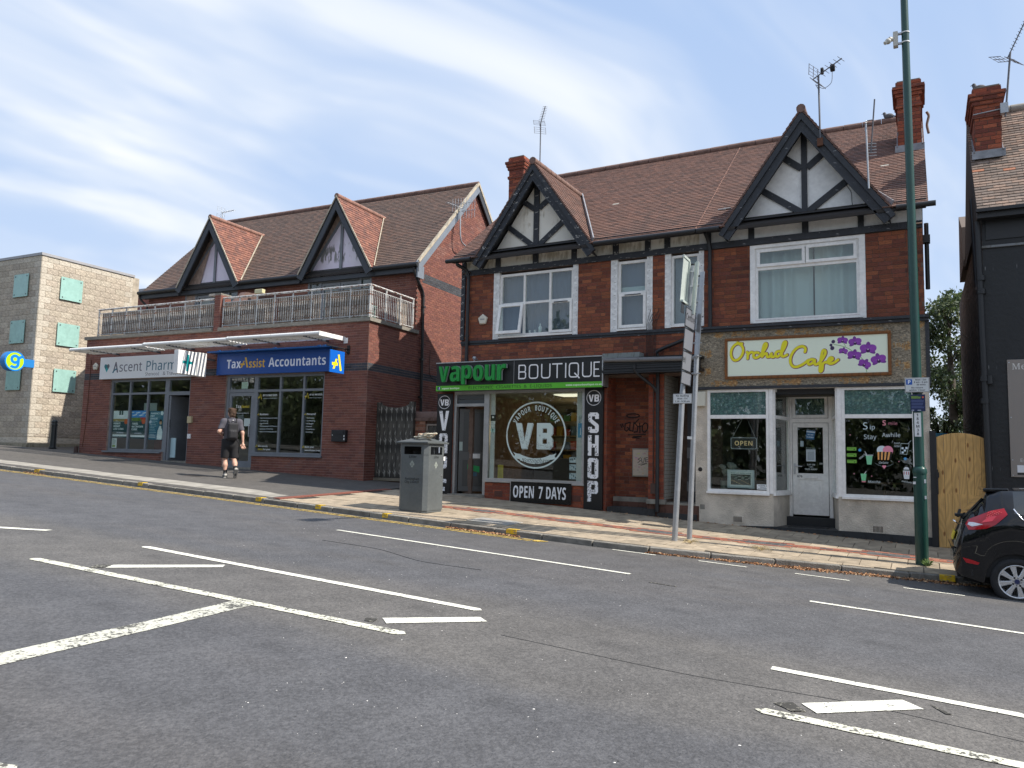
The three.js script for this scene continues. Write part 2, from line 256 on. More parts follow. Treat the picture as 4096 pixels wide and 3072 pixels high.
{
  const T = on('T', 'corner_shop_building', 'long red brick building with railed balcony and two steep tiled gables', 'building', 0, 0, 0);
  const list = [], ins = [-12.37, 0];
  const h1 = [-10.95, -8.2, 1.5, 3.95], d1 = [-8.2, -7.05, 0.3, 3.95], h2_ = [-4.25, -1.54, 1.5, 3.95], d2 = [-5.48, -4.25, 0.3, 3.95];
  const holes = [h1, d1, h2_, d2];
  const poly1 = [[-10.95, 1.5], [-10.95, 3.95], [-7.05, 3.95], [-7.05, 0.45], [-8.2, 0.45], [-8.2, 1.5]], poly2 = [[-5.48, 0.45], [-5.48, 3.95], [-1.54, 3.95], [-1.54, 1.5], [-4.25, 1.5], [-4.25, 0.45]];
  const wall = M(T, 'wall', [slab(rect(-12.37, 0, 0.3, 5.41), -0.25, 0, [poly1, poly2])], K.mortarNew);
  bricks(list, I4, -12.37, 0.0, 0.45, 5.41, { holes, pal: palTax });
  // side walls (right one seen), gable shaped behind the terrace
  const gab = [[0.25, 0.1], [11, 0.1], [11, EY], [9.83, EY], [6.04, RYT - 0.12], [2.43, EY + 0.12], [2.43, 5.41], [0.25, 5.41]];
  const sideG = slab(gab, -0.25, 0); sideG.applyMatrix4(FM(0, 0, 0, Math.PI / 2));
  const sideL = slab(gab, 0, 0.25); sideL.applyMatrix4(FM(-12.37, 0, 0, Math.PI / 2));
  const sw = M(T, 'side_wall', [sideG, sideL, bx(-12.37, 0, 0.1, EY, -11.2, -11)], K.mortarNew);
  const roofY = (s) => s < 2.43 ? 5.41 : EY + 0.1 + (RYT - EY - 0.2) * (1 - Math.abs(s - 6.04) / 3.7);
  bricks(list, FM(0, 0, 0, Math.PI / 2), 0.0, 10.5, 0.4, RYT, { pal: palTax, inside: (s, v) => v < roofY(s) - 0.02 && !(s > 2.43 && s < 2.6 && v > roofY(s) - 0.3) });
  // upper wall behind the terrace, gable fronts
  const gabs = [[-8.95, 10.11, -10.45, -7.43, -10.39, -7.73], [-3.11, 10.14, -4.60, -1.60, -4.47, -1.80]];
  const up = []; const ups = [[-12.37, 7.55]]; for (const g of gabs) ups.push([g[2], 7.55], [g[0], g[1] - 0.12], [g[3], 7.55]); ups.push([0, 7.55]);
  const uholes = gabs.map((g) => [[g[4], 5.46], [g[4], 7.72], [g[0], g[1] - 0.6], [g[5], 7.72], [g[5], 5.46]]);
  M(T, 'upper_wall', slab([[-12.37, 5.4], ...ups, [0, 5.4]], -2.62, -2.43, uholes), K.mortarNew);
  bricks(list, FM(0, 0, -2.43, 0), -12.37, 0, 5.5, 7.55, { holes: gabs.map((g) => [g[4], g[5], 5, 8]), pal: palTax });
  pieces('brick', T, wall, list, K.brick, 300, 'brickwork');
  // terrace floor, coping, middle pier
  M(T, 'terrace_floor', bx(-12.3, -0.05, 5.3, 5.44, -2.43, -0.1), K.concrete);
  const cop = M(T, 'coping', [bx(-12.44, -6.2, 5.41, 5.52, -0.28, 0.07), bx(-5.92, 0.07, 5.41, 5.52, -0.28, 0.07), bx(-0.28, 0.07, 5.412, 5.518, -2.5, -0.28)], K.concrete);
  const pier = M(T, 'pier', bx(-6.19, -5.93, 5.3, 6.62, -0.42, 0.0), K.mortarNew); const pl = [];
  bricks(pl, I4, -6.19, -5.93, 5.42, 6.6, { pal: palTax }); bricks(pl, FM(-5.93, 0, 0, Math.PI / 2), 0, 0.42, 5.42, 6.6, { pal: palTax }); pieces('brick', T, pier, pl, K.brick, 300);
  M(pier, 'cap', bx(-6.2, -5.92, 6.62, 6.66, -0.43, 0.01), K.concrete);
  // divider wall between the two flats
  M(T, 'divider_wall', [slab([[0, 5.4], [1.9, 5.4], [1.9, 7.0], [0.6, 6.9], [0, 6.3]], -0.12, 0.12).applyMatrix4(FM(-6.0, 0, -0.42, Math.PI / 2))], mat([0.16, 0.1, 0.085], { map: rep(grain, 1.5) }));
  M(T, 'bulkhead_light', rb(-5.65, -5.3, 6.85, 7.0, -1.3, -1.15, 0.02), mat([0.62, 0.58, 0.35], { roughness: 0.3 }));
  // roof
  const sl = Math.hypot(RYT - EY, RZ - EZ), U = new THREE.Vector3(0, (RYT - EY) / sl, (RZ - EZ) / sl), N = new THREE.Vector3(0, -U.z, U.y), A = new THREE.Vector3(1, 0, 0);
  const pr = [[EZ, EY - 0.06], [EZ, EY], [RZ, RYT], [2 * RZ - EZ, EY], [2 * RZ - EZ, EY - 0.06], [RZ, RYT - 0.14]];
  const rg = slab(pr.map(([z, y]) => [-z, y]), -12.55, 0.12); rg.applyMatrix4(new THREE.Matrix4().makeRotationY(Math.PI / 2)); // profile swept along u
  const roof = M(T, 'roof', rg, K.under);
  const tl = [];
  const gy2 = (u) => Math.max(...gabs.map((g) => g[1] - (g[1] - EY) * Math.abs(u - g[0]) / (u < g[0] ? g[0] - g[2] : g[3] - g[0])));
  tiles(tl, new THREE.Vector3(0, EY, EZ), A, U, N, -12.6, 0.15, sl, { g: 0.12, pal: palTileA, seed: 3, inside: (a, v) => EY + v * U.y > gy2(a) - 0.12 });
  for (const g of gabs) {
    const dB = (g[1] - EY) / (RYT - EY) * (EZ - RZ), zf = EZ + 0.2, zb = EZ - dB - 0.1;
    for (const s of [1, -1]) {
      const uf = s > 0 ? g[3] : g[2], L = Math.hypot(uf - g[0], g[1] - EY), Ug = new THREE.Vector3((g[0] - uf) / L, (g[1] - EY) / L, 0), Ng = new THREE.Vector3(s * Ug.y, Math.abs(Ug.x), 0);
      const tri = new THREE.BufferGeometry(), q = [[uf, EY, zf], [g[0], g[1], zf], [g[0], g[1], zb], [uf, EY, EZ - 0.02]].map((p) => V3(p));
      const lo = q.map((p) => p.clone().addScaledVector(Ng, -0.05)), pos = [], f = (...a) => a.forEach((p) => pos.push(...p.toArray()));
      f(q[0], q[1], q[2], q[0], q[2], q[3], lo[0], lo[2], lo[1], lo[0], lo[3], lo[2], q[0], lo[1], q[1], q[0], lo[0], lo[1]); tri.setAttribute('position', new THREE.Float32BufferAttribute(pos, 3)); tri.computeVertexNormals(); tri.setAttribute('uv', new THREE.Float32BufferAttribute(new Float32Array(pos.length / 3 * 2), 2));
      M(roof, 'gable_deck', tri, K.under);
      const Ag = new THREE.Vector3(0, 0, -s), tot = dB + 0.3;
      tiles(tl, new THREE.Vector3(uf, EY, zf), Ag, Ug, Ng, s > 0 ? 0 : -tot, s > 0 ? tot : 0, L, { g: 0.12, pal: palTileB, seed: 5 + s, inside: (a, v) => Math.abs(a) < 0.24 + dB * v / L });
      // barge board with moulding, valley strip
      const nx = Ng.x, ny = Ng.y, o = 0.13, a0 = [uf - nx * o + Ug.x * -0.12, EY - ny * o - Ug.y * 0.12, zf - 0.03], a1 = [g[0] - nx * o * 0, g[1] - 0.2, zf - 0.03];
      M(T, 'bargeboard', [slab([[uf + nx * 0.02 - Ug.x * 0.1, EY + ny * 0.02 - Ug.y * 0.1], [g[0], g[1] + 0.02], [g[0], g[1] - 0.42], [uf - nx * 0.24 - Ug.x * 0.1, EY - ny * 0.24 - Ug.y * 0.1]], zf - 0.05, zf + 0.0)], K.darkGrey);
      M(roof, 'verge', slab([[uf + nx * 0.05, EY + ny * 0.05], [g[0], g[1] + 0.075], [g[0], g[1] + 0.01], [uf, EY]], zf - 0.02, zf + 0.02), K.mortarPale);
      if (s > 0 || 1) M(roof, 'valley', bar([uf, EY + 0.06, EZ], [g[0], g[1] + 0.06, zb + 0.1], 0.16, 0.03, [s * 0.5, 0.5, 0.5]), s > 0 ? K.mortarPale : K.lead);
    }
    ridgeTiles(roof, [[g[0], g[1] + 0.06, zf], [g[0], g[1] + 0.06, zb]], mat([0.30, 0.16, 0.12], { map: rep(grain, 1) }), 0.09);
    // glazing: two faded lilac panels, mullion, rails, windows and doors
    const zg = -2.47, t = (y) => [g[0] - (g[1] - 0.6 - y) * (g[0] - g[4]) / (g[1] - 0.6 - 7.72), g[0] + (g[1] - 0.6 - y) * (g[5] - g[0]) / (g[1] - 0.6 - 7.72)];
    const lil = mat([1, 1, 1], { roughness: 0.3, map: rep(tex(256, (u, v) => { const n = fbm(u * 5, v * 5, 4, 5, 51), st = g[0] > -5 ? ss(0.5, 0.62, fbm(u * 26, v * 9, 4, 0, 52)) * ss(0.34, 0.42, v) * ss(0.66, 0.56, v) : 0; const a = [0.84 + 0.06 * n, 0.78 + 0.1 * n, 0.86 + 0.05 * n], b = [0.42, 0.42, 0.40]; return a.map((x, i) => lerp(x, b[i], st * 0.8)); }), 0.42) });
    M(T, 'gable_panel', slab([[g[0] - 0.05, 7.78], [g[0] - 0.05, g[1] - 0.72], [g[4] + 0.08, 7.78]], zg - 0.02, zg), lil);
    M(T, 'gable_panel', slab([[g[0] + 0.05, 7.78], [g[5] - 0.08, 7.78], [g[0] + 0.05, g[1] - 0.72]], zg - 0.02, zg), lil);
    const fr = [bx(g[0] - 0.05, g[0] + 0.05, 7.78, g[1] - 0.6, zg - 0.03, zg + 0.05), bx(g[4], g[5], 7.66, 7.78, zg - 0.03, zg + 0.05), bar([g[4], 7.72, zg], [g[0], g[1] - 0.6, zg], 0.09, 0.08, [0, 0, 1]), bar([g[5], 7.72, zg + 0.001], [g[0], g[1] - 0.6, zg + 0.001], 0.09, 0.08, [0, 0, 1])];
    const a = g[4] + 0.55, b = g[5] - 0.45;
    for (const u of [g[4] + 0.035, a, b, g[5] - 0.035]) fr.push(bx(u - 0.035, u + 0.035, 5.46, 7.66, zg - 0.03, zg + 0.045));
    fr.push(bx(g[4], g[5], 7.35, 7.43, zg - 0.03, zg + 0.04));
    M(T, 'gable_frame', fr, K.greyFrame);
    M(T, 'gable_panel', [bx(g[4] + 0.07, a - 0.035, 7.43, 7.66, zg - 0.015, zg - 0.005), bx(a + 0.035, b - 0.035, 7.43, 7.66, zg - 0.015, zg - 0.005), bx(b + 0.035, g[5] - 0.07, 7.43, 7.66, zg - 0.015, zg - 0.005)], lil);
    for (const [p, q] of [[g[4] + 0.07, a - 0.035], [b + 0.035, g[5] - 0.07]]) glassIn(T, 'pane', p, q, 5.5, 7.35, zg - 0.01);
    const m = (a + b) / 2; for (const [p, q] of [[a + 0.04, m - 0.01], [m + 0.01, b - 0.04]]) windowPart(T, 'balcony_door', p, q, 5.5, 7.33, zg + 0.02, 0.09, 0.06, [], [], K.greyFrame);
    room(T, g[4] + 0.02, g[5] - 0.02, 5.5, 7.7, -4.4, -2.62, K.interior);
    M(T, 'curtain', bx(g[4] + 0.1, g[5] - 0.1, 5.6, 7.6, -2.8, -2.78), curtain([0.3, 0.34, 0.35]));
  }
  ridgeTiles(roof, [[-12.6, RYT + 0.05, RZ], [0.14, RYT + 0.05, RZ]], ridgeMat, 0.11, 0.45);
  pieces('tile', T, roof, tl, K.tile, 300, 'tiling');
  M(T, 'soffit', [bx(-12.6, 0.1, EY - 0.22, EY - 0.07, EZ - 0.2, EZ - 0.05)].map((g) => g), K.darkGrey);
  // gutters between the gables, right hand fascia, verge boards, downpipes
  for (const [p, q] of [[-12.65, -10.5], [-7.4, -4.65], [-1.55, 0.16]]) { M(T, 'gutter', rod([p, EY - 0.02, EZ + 0.1], [q, EY - 0.02, EZ + 0.1], 0.075, 0.075, 10), K.black); M(T, 'fascia', bx(p + 0.03, q - 0.02, EY - 0.24, EY - 0.04, EZ - 0.02, EZ + 0.04), K.darkGrey); }
  const V0 = [0.1, EY - 0.1, EZ + 0.05], V1 = [0.1, RYT - 0.08, RZ], V2 = [0.1, EY - 0.1, 2 * RZ - EZ - 0.05];
  const blue = mat([0.19, 0.22, 0.26], { roughness: 0.5, map: rep(mottle, 1) });
  M(T, 'verge_board', [bar([0.115, V0[1], V0[2]], [0.115, V1[1], V1[2]], 0.30, 0.045, [0, 1, 0]), bx(0.09, 0.14, EY - 0.42, EY - 0.02, EZ - 0.32, EZ + 0.05)], blue);
  M(T, 'verge_board', bar([0.112, V1[1], V1[2]], [0.112, V2[1], V2[2]], 0.30, 0.045, [0, 1, 0]), K.darkGrey);
  M(roof, 'verge', [bar([0.12, EY + 0.1, EZ], [0.12, RYT + 0.08, RZ], 0.09, 0.07, [0, 1, 0]), bar([0.119, RYT + 0.08, RZ], [0.119, EY + 0.1, 2 * RZ - EZ], 0.09, 0.07, [0, 1, 0])], K.mortarPale);
  const dp = M(T, 'downpipe', [tube([[0.03, EY - 0.1, EZ + 0.1], [0.05, EY - 0.35, EZ + 0.02], [0.06, EY - 0.75, -2.62], [0.06, EY - 0.95, -2.7]], 0.045, 20, 8), rod([0.06, EY - 0.9, -2.7], [0.06, 2.95, -2.78], 0.045)], K.black);
  for (const y of [6.3, 4.6, 3.4]) M(dp, 'bracket', bx(0.0, 0.115, y, y + 0.05, -2.79, -2.66), K.black);
  M(T, 'downpipe', [tube([[-12.62, EY - 0.05, EZ + 0.1], [-12.6, EY - 0.25, EZ + 0.02], [-12.42, EY - 0.5, -2.4]], 0.04, 12, 8), rod([-12.42, EY - 0.5, -2.4], [-12.42, 5.5, -2.4], 0.04)], K.black);
  M(T, 'cable', tube([[0.012, 5.0, -3.3], [0.014, 4.3, -3.28], [0.014, 4.1, -3.5], [0.014, 4.05, -4.3]], 0.008, 30, 5), K.black);
  M(T, 'cable', tube([[-12.05, 4.7, 0.012], [-12.07, 3.4, 0.014], [-12.1, 2.4, 0.013], [-12.2, 1.6, 0.014]], 0.012, 30, 5), K.rust);
  M(T, 'vent_pipe', [rod([-12.36, 1.35, 0.12], [-12.36, 1.62, 0.12], 0.075, 0.07, 12), rod([-12.3, 1.1, 0.1], [-12.34, 1.4, 0.12], 0.06)], mat([0.09, 0.055, 0.045], { map: rep(grain, 2) }));
  // shopfronts
  const sf1 = windowPart(T, 'shop_window', -10.95, -8.2, 1.5, 3.95, -0.05, 0.075, 0.09, [-9.99, -9.1], [3.46], K.greyFrame, { mw: 0.07 });
  M(T, 'window_sill', bx(-11.1, -8.24, 1.45, 1.5, -0.1, 0.06), K.greyFrame);
  const df1 = M(T, 'door_frame', [bx(-8.2, -8.08, 0.45, 3.95, -0.14, -0.05), bx(-7.13, -7.05, 0.45, 3.95, -0.14, -0.05), bx(-8.08, -7.13, 3.38, 3.5, -0.14, -0.05), bx(-8.08, -7.13, 3.88, 3.95, -0.14, -0.05)], K.greyFrame);
  glassIn(df1, 'pane', -8.08, -7.13, 3.5, 3.88, -0.09);
  const fl1 = gyf('T', -7.6) + 0.04;
  const dr1 = M(T, 'door', [bx(-8.06, -7.99, fl1, 3.36, -0.12, -0.07), bx(-8.03, -8.0, fl1, 3.36, -0.9, -0.12)], K.greyFrame); glassIn(dr1, 'pane', -8.03, -8.02, fl1 + 0.8, 3.3, -0.5);
  M(dr1, 'kick_panel', bx(-8.05, -7.78, fl1 + 0.1, fl1 + 0.75, -0.2, -0.17), mat([0.45, 0.62, 0.66])); M(dr1, 'handle', rod([-7.97, fl1 + 1.1, -0.06], [-7.97, fl1 + 1.35, -0.06], 0.012), K.black);
  room(T, -11.8, -6.6, fl1, 3.9, -4.6, -0.2, K.interiorDark, K.interiorDark);
  M(T, 'door_threshold', bx(-8.2, -7.05, 0.3, fl1 + 0.005, -0.25, 0.01), K.concrete);
  // shelves of stock seen through the open door
  const shelf = M(T, 'stock_shelf', [0, 1, 2, 3, 4].map((i) => bx(-8.02, -7.05, fl1 + 0.42 + i * 0.36, fl1 + 0.445 + i * 0.36, -2.4, -2.0)).concat([bx(-8.06, -6.9, fl1, fl1 + 2.1, -2.44, -2.4)]), mat([0.35, 0.30, 0.22]));
  for (let i = 0; i < 5; i++) for (let u = -8.0; u < -7.1;) { const w = rr(0.05, 0.12), hh = rr(0.1, 0.2); M(shelf, 'stock_box', bx(u, u + w - 0.01, fl1 + 0.446 + i * 0.36, fl1 + 0.446 + hh + i * 0.36, -2.2, -2.03), mat(pick([[0.5, 0.47, 0.4], [0.4, 0.1, 0.08], [0.08, 0.2, 0.3], [0.45, 0.4, 0.12], [0.12, 0.3, 0.15], [0.6, 0.6, 0.58]], R()))); u += w; }
  M(T, 'inner_brick_panel', bx(-8.05, -7.12, 3.0, 3.34, -1.0, -0.95), mat([0.33, 0.15, 0.08], { map: rep(grain, 2) }));
  M(T, 'counter', rb(-10.8, -8.6, fl1, fl1 + 0.95, -2.4, -1.8, 0.02), mat([0.3, 0.06, 0.06]));
  const sf2 = windowPart(T, 'shop_window', -4.25, -1.54, 1.5, 3.95, -0.05, 0.075, 0.09, [-3.27, -2.35], [3.46], K.greyFrame, { mw: 0.07 });
  M(T, 'window_sill', bx(-4.32, -1.5, 1.45, 1.5, -0.1, 0.06), K.greyFrame);
  const fl2 = gyf('T', -4.9) + 0.03;
  const df2 = M(T, 'door_frame', [bx(-5.48, -5.37, 0.45, 3.95, -0.14, -0.05), bx(-4.33, -4.25, 0.45, 3.95, -0.14, -0.05), bx(-5.37, -4.33, 3.42, 3.52, -0.14, -0.05), bx(-5.37, -4.33, 3.88, 3.95, -0.14, -0.05)], K.greyFrame);
  glassIn(df2, 'pane', -5.37, -4.33, 3.52, 3.88, -0.09);
  const dr2 = windowPart(T, 'door', -5.36, -4.34, fl2, 3.41, -0.06, 0.1, 0.06, [], [], K.greyFrame); M(dr2, 'kick_plate', bx(-5.26, -4.44, fl2 + 0.1, fl2 + 0.2, -0.11, -0.07), K.greyFrame);
  M(dr2, 'handle', [rod([-4.42, fl2 + 0.95, 0.0], [-4.42, fl2 + 1.35, 0.0], 0.014), rod([-4.42, fl2 + 0.97, 0.0], [-4.42, fl2 + 0.97, -0.06], 0.012), rod([-4.42, fl2 + 1.33, 0.0], [-4.42, fl2 + 1.33, -0.06], 0.012)], K.steel);
  M(T, 'door_threshold', bx(-5.48, -4.25, 0.3, fl2 + 0.005, -0.25, 0.01), K.concrete);
  room(T, -5.9, -0.9, fl2, 3.92, -4.6, -0.2, mat([0.24, 0.22, 0.17], { map: rep(mottle, 0.4) }), K.interiorDark);
  M(T, 'desk', [bx(-3.9, -2.2, fl2 + 0.7, fl2 + 0.74, -2.6, -1.8), bx(-3.85, -3.8, fl2, fl2 + 0.7, -2.6, -1.8), bx(-2.3, -2.25, fl2, fl2 + 0.7, -2.6, -1.8)], mat([0.3, 0.26, 0.2]));
  // stickers, posters on the glass
  const poster = (name, u0, u1, v0, v1, z, w, h, draw, alpha) => { const m = new THREE.MeshStandardMaterial({ map: canvas(w, h, draw), roughness: 0.5, transparent: !!alpha, side: THREE.DoubleSide }); const g = new THREE.PlaneGeometry(u1 - u0, v1 - v0); g.translate((u0 + u1) / 2, (v0 + v1) / 2, z); return M(T, name, g, m, true); };
  const T1 = (x, s, px, py, size, fill, wt = 'bold', al = 'left') => { x.font = `${wt} ${size}px sans-serif`; x.textAlign = al; x.fillStyle = fill; x.fillText(s, px, py); };
  const pz = -0.115;
  poster('window_poster', -10.84, -10.06, 1.95, 2.88, pz, 256, 320, (x, w, h) => { x.fillStyle = '#dfe6e6'; x.fillRect(0, 0, w, h); x.fillStyle = '#2d4a46'; x.fillRect(96, 0, 28, 50); x.fillRect(134, 0, 28, 50); x.fillStyle = '#f3f3f0'; x.fillRect(70, 50, 110, 22); x.fillStyle = '#a08a50'; x.fillRect(0, 96, w, 30); x.fillStyle = '#2a4b50'; x.fillRect(0, 128, w, h - 128); x.fillStyle = '#d8602c'; x.beginPath(); x.arc(218, 128, 32, 0, 7); x.fill(); T1(x, 'PRIVATE', 8, 162, 30, '#fff'); T1(x, 'WEIGHT', 8, 194, 30, '#fff'); T1(x, 'LOSS CLINIC', 8, 226, 30, '#fff'); x.fillStyle = '#e9eeee'; x.fillRect(4, 282, w - 8, 22); T1(x, '0115 9605453', 128, 266, 18, '#dde', 'bold', 'center'); });
  poster('window_poster', -9.92, -9.16, 1.93, 2.88, pz, 256, 320, (x, w, h) => { x.fillStyle = '#4c93d6'; x.fillRect(0, 0, w, 80); x.fillStyle = '#e6eef4'; for (let i = 0; i < 14; i++) x.fillRect((i * 53) % 230, 14 + (i * 29) % 56, 40, 8); x.fillStyle = '#b5302a'; x.fillRect(140, 78, 116, 24); x.fillStyle = '#5e7a2c'; x.fillRect(0, 80, 150, 28); x.fillRect(0, 102, w, 16); x.fillStyle = '#244a50'; x.fillRect(0, 120, w, h - 120); x.fillStyle = '#d8502c'; x.beginPath(); x.arc(206, 122, 32, 0, 7); x.fill(); T1(x, 'TRAVEL', 12, 162, 30, '#fff'); T1(x, 'VACCINATION', 12, 194, 28, '#fff'); T1(x, 'CLINIC', 12, 226, 30, '#fff'); x.fillStyle = '#e9eeee'; x.fillRect(4, 282, w - 8, 22); T1(x, '0115 9605453', 128, 266, 18, '#dde', 'bold', 'center'); });
  poster('window_poster', -9.02, -8.34, 1.9, 2.86, pz, 256, 352, (x, w, h) => { x.fillStyle = '#2f6f8a'; x.fillRect(0, 0, w, h); T1(x, 'PHARMACY', 14, 40, 30, '#e8f2f6'); T1(x, 'FIRST', 14, 72, 30, '#e8f2f6'); T1(x, 'SERVICES', 14, 104, 30, '#e8f2f6'); x.fillStyle = '#b8d2dc'; for (let i = 0; i < 11; i++) x.fillRect(14, 122 + i * 20, 130 - (i * 37) % 50, 5); x.fillStyle = '#e8eef0'; x.beginPath(); x.moveTo(150, 350); x.lineTo(160, 240); x.lineTo(190, 180); x.lineTo(226, 190); x.lineTo(248, 260); x.lineTo(240, 352); x.fill(); x.fillStyle = '#c9a184'; x.beginPath(); x.arc(206, 142, 24, 0, 7); x.fill(); x.fillStyle = '#2a1d18'; x.beginPath(); x.arc(206, 126, 24, 3, 6.4); x.fill(); x.fillRect(224, 124, 14, 90); x.fillStyle = '#dfe9ec'; x.beginPath(); x.arc(222, 26, 26, 0, 7); x.fill(); });
  poster('window_notice', -10.83, -10.58, 1.6, 1.93, pz, 96, 128, (x, w, h) => { x.fillStyle = '#d9dedb'; x.fillRect(0, 0, w, h); x.fillStyle = '#3c6a58'; for (let i = 0; i < 8; i++) x.fillRect(10, 12 + i * 13, 40 + (i * 31) % 34, 5); x.fillStyle = '#7b9a3a'; x.fillRect(12, 90, 60, 26); });
  poster('window_poster', -10.7, -9.2, 2.9, 3.3, -0.6, 256, 64, (x, w, h) => { x.fillStyle = '#b9c6c2'; x.fillRect(130, 20, 110, 44); });
  // accountants' vinyl lettering
  const logoA = (x, X, Y, s, col) => { x.fillStyle = col; x.save(); x.translate(X, Y); x.scale(s, s); x.beginPath(); x.moveTo(8, -92); x.lineTo(22, -96); x.lineTo(50, 0); x.lineTo(35, 4); x.fill(); x.beginPath(); x.moveTo(-10, -62); x.lineTo(4, -62); x.lineTo(-22, 2); x.lineTo(-36, 2); x.fill(); x.fillRect(-42, -40, 48, 17); x.restore(); };
  const clear = (x, w, h) => x.clearRect(0, 0, w, h);
  poster('window_lettering', -4.19, -3.31, 1.58, 3.42, pz + 0.07, 400, 840, (x, w, h) => { clear(x, w, h); logoA(x, 50, 100, 0.8, '#b7a32a'); T1(x, '0115 960 5525', 108, 62, 40, '#d8dcd8'); T1(x, 'taxassist.co.uk/nottingham', 112, 98, 22, '#b9c4c4', 'normal'); logoA(x, 40, 330, 0.34, '#c9b52e'); T1(x, 'Business', 66, 328, 38, '#d8dcd8'); ['Business Accounts & Taxation', 'Tax Planning', 'Payroll & VAT', 'Bookkeeping & VAT Returns', 'Company Formations', 'Advice for Growing Businesses'].forEach((s, i) => T1(x, '• ' + s, 66, 376 + i * 38, 24, '#b4c0c0')); logoA(x, 36, 776, 0.4, '#c9b52e'); T1(x, 'We can do', 66, 772, 36, '#d8dcd8'); T1(x, 'more', 66, 816, 36, '#c9b52e'); T1(x, 'for you!', 160, 816, 36, '#d8dcd8'); }, true);
  poster('window_lettering', -2.31, -1.62, 1.58, 3.42, pz + 0.07, 320, 840, (x, w, h) => { clear(x, w, h); logoA(x, 40, 100, 0.8, '#b7a32a'); T1(x, '0115 960 5525', 90, 62, 34, '#d8dcd8'); T1(x, 'taxassist.co.uk/nottingham', 92, 98, 18, '#b9c4c4', 'normal'); logoA(x, 30, 330, 0.34, '#c9b52e'); T1(x, 'Personal', 54, 328, 38, '#d8dcd8'); ['Tax Returns', 'Tax Planning', 'Mortgages', 'Pensions', 'Investments', 'Insurance'].forEach((s, i) => T1(x, '• ' + s, 44, 376 + i * 38, 24, '#c4cccc')); logoA(x, 20, 776, 0.4, '#c9b52e'); T1(x, 'Book your', 46, 772, 34, '#d8dcd8'); T1(x, 'consultation today', 46, 816, 32, '#d8dcd8'); }, true);
  poster('window_lettering', -5.24, -4.46, 2.2, 3.2, -0.082, 320, 420, (x, w, h) => { clear(x, w, h); T1(x, 'Tax', 60, 110, 56, '#d8dcd8'); logoA(x, 168, 110, 0.42, '#c9b52e'); T1(x, 'ssist', 186, 110, 50, '#c9b52e'); T1(x, 'Opening Hours', 84, 190, 30, '#c4cccc', 'normal'); for (let i = 0; i < 5; i++) { x.fillStyle = '#9fb0ae'; x.fillRect(96 + (i % 2) * 10, 214 + i * 26, 110, 7); } x.fillStyle = '#c9d6d2'; x.fillRect(218, 250, 100, 100); x.fillStyle = '#6f807c'; for (let i = 0; i < 7; i++) x.fillRect(228, 262 + i * 12, 80, 3); for (const c of [86, 144, 202]) { x.fillStyle = '#b9d0cc'; x.beginPath(); x.arc(c, 386, 26, 0, 7); x.fill(); } T1(x, 'Xero', 144, 392, 18, '#33474a', 'bold', 'center'); }, true);
  poster('window_notice', -4.95, -4.68, 3.54, 3.76, pz - 0.02, 32, 32, (x, w, h) => { x.fillStyle = '#c3d2c6'; x.fillRect(0, 0, w, h); });
  // wall fittings
  M(T, 'meter_box', rb(-7.03, -6.85, 2.45, 2.67, 0.0, 0.08, 0.01), mat([0.5, 0.42, 0.25])); M(T, 'card_reader', rb(-7.02, -6.88, 1.95, 2.1, 0.0, 0.05, 0.01), K.white);
  // balcony railings, each baluster its own piece
  const railMat = mat([1, 1, 1], { roughness: 0.6, map: rep(flake(81, 0.585, [0.74, 0.74, 0.73], [0.42, 0.24, 0.15]), 0.9) });
  const reed = mat([1, 1, 1], { roughness: 0.95, map: rep(tex(512, (u, v) => { const s = fbm(u * 90, v * 5, 3, 5, 71), g = fbm(u * 8, v * 8, 4, 8, 72), l = Math.abs(mod(v * 9, 1) - 0.5) < 0.06 ? 0.6 : 1; const b = (0.28 + 0.42 * s) * (0.66 + 0.68 * g) * l; return [b * 1.1, b * 1.0, b * 0.9]; }), 1), bumpMap: rep(tex(256, (u, v) => fbm(u * 60, v * 3, 2, 3, 74), false), 1), bumpScale: 0.01 });
  const rail = (name, a, b, scr) => {
    const A0 = V3(a), B0 = V3(b), D = B0.clone().sub(A0), L = D.length(); D.normalize(); const at = (t, y) => [A0.x + D.x * t, y, A0.z + D.z * t];
    const r = M(T, name, [rod(at(0, 6.5), at(L, 6.5), 0.033, 0.033, 10), rod(at(0, 6.36), at(L, 6.36), 0.014), rod(at(0, 5.6), at(L, 5.6), 0.014)], railMat);
    const np = Math.max(2, Math.round(L / 0.72)), st = L / np;
    for (let i = 0; i <= np; i++) { const t = cl(i * st, 0.03, L - 0.03); M(r, 'post', rod(at(t, 5.5), at(t, 6.49), 0.026, 0.026, 8), railMat); if (i < np) for (let k = 1; k < 8; k++) M(r, 'baluster', rod(at(t + st * k / 8, 5.6), at(t + st * k / 8, 6.36), 0.0095, 0.0095, 6), railMat); }
    const nrm = new THREE.Vector3(-D.z, 0, D.x); // behind the bars
    for (const [p, q, h] of scr) M(r, 'screening', bar(at(p, 5.58 + h / 2), at(q, 5.58 + h / 2), h, 0.012, [0, 1, 0]).translate(nrm.x * -0.05 * (nrm.z > 0.5 || nrm.x > 0.5 ? 1 : -1), 0, nrm.z * -0.05), reed);
  };
  rail('balcony_railing', [-11.98, 0, -0.1], [-6.2, 0, -0.1], [[0.15, 5.78, 0.78]]);
  rail('balcony_railing', [-5.92, 0, -0.1], [-0.06, 0, -0.1], [[0.0, 2.1, 0.8], [2.3, 3.95, 0.82], [4.15, 5.8, 0.84]]);
  rail('balcony_railing', [-0.06, 0, -0.12], [-0.06, 0, -2.35], [[1.35, 1.9, 0.76]]);
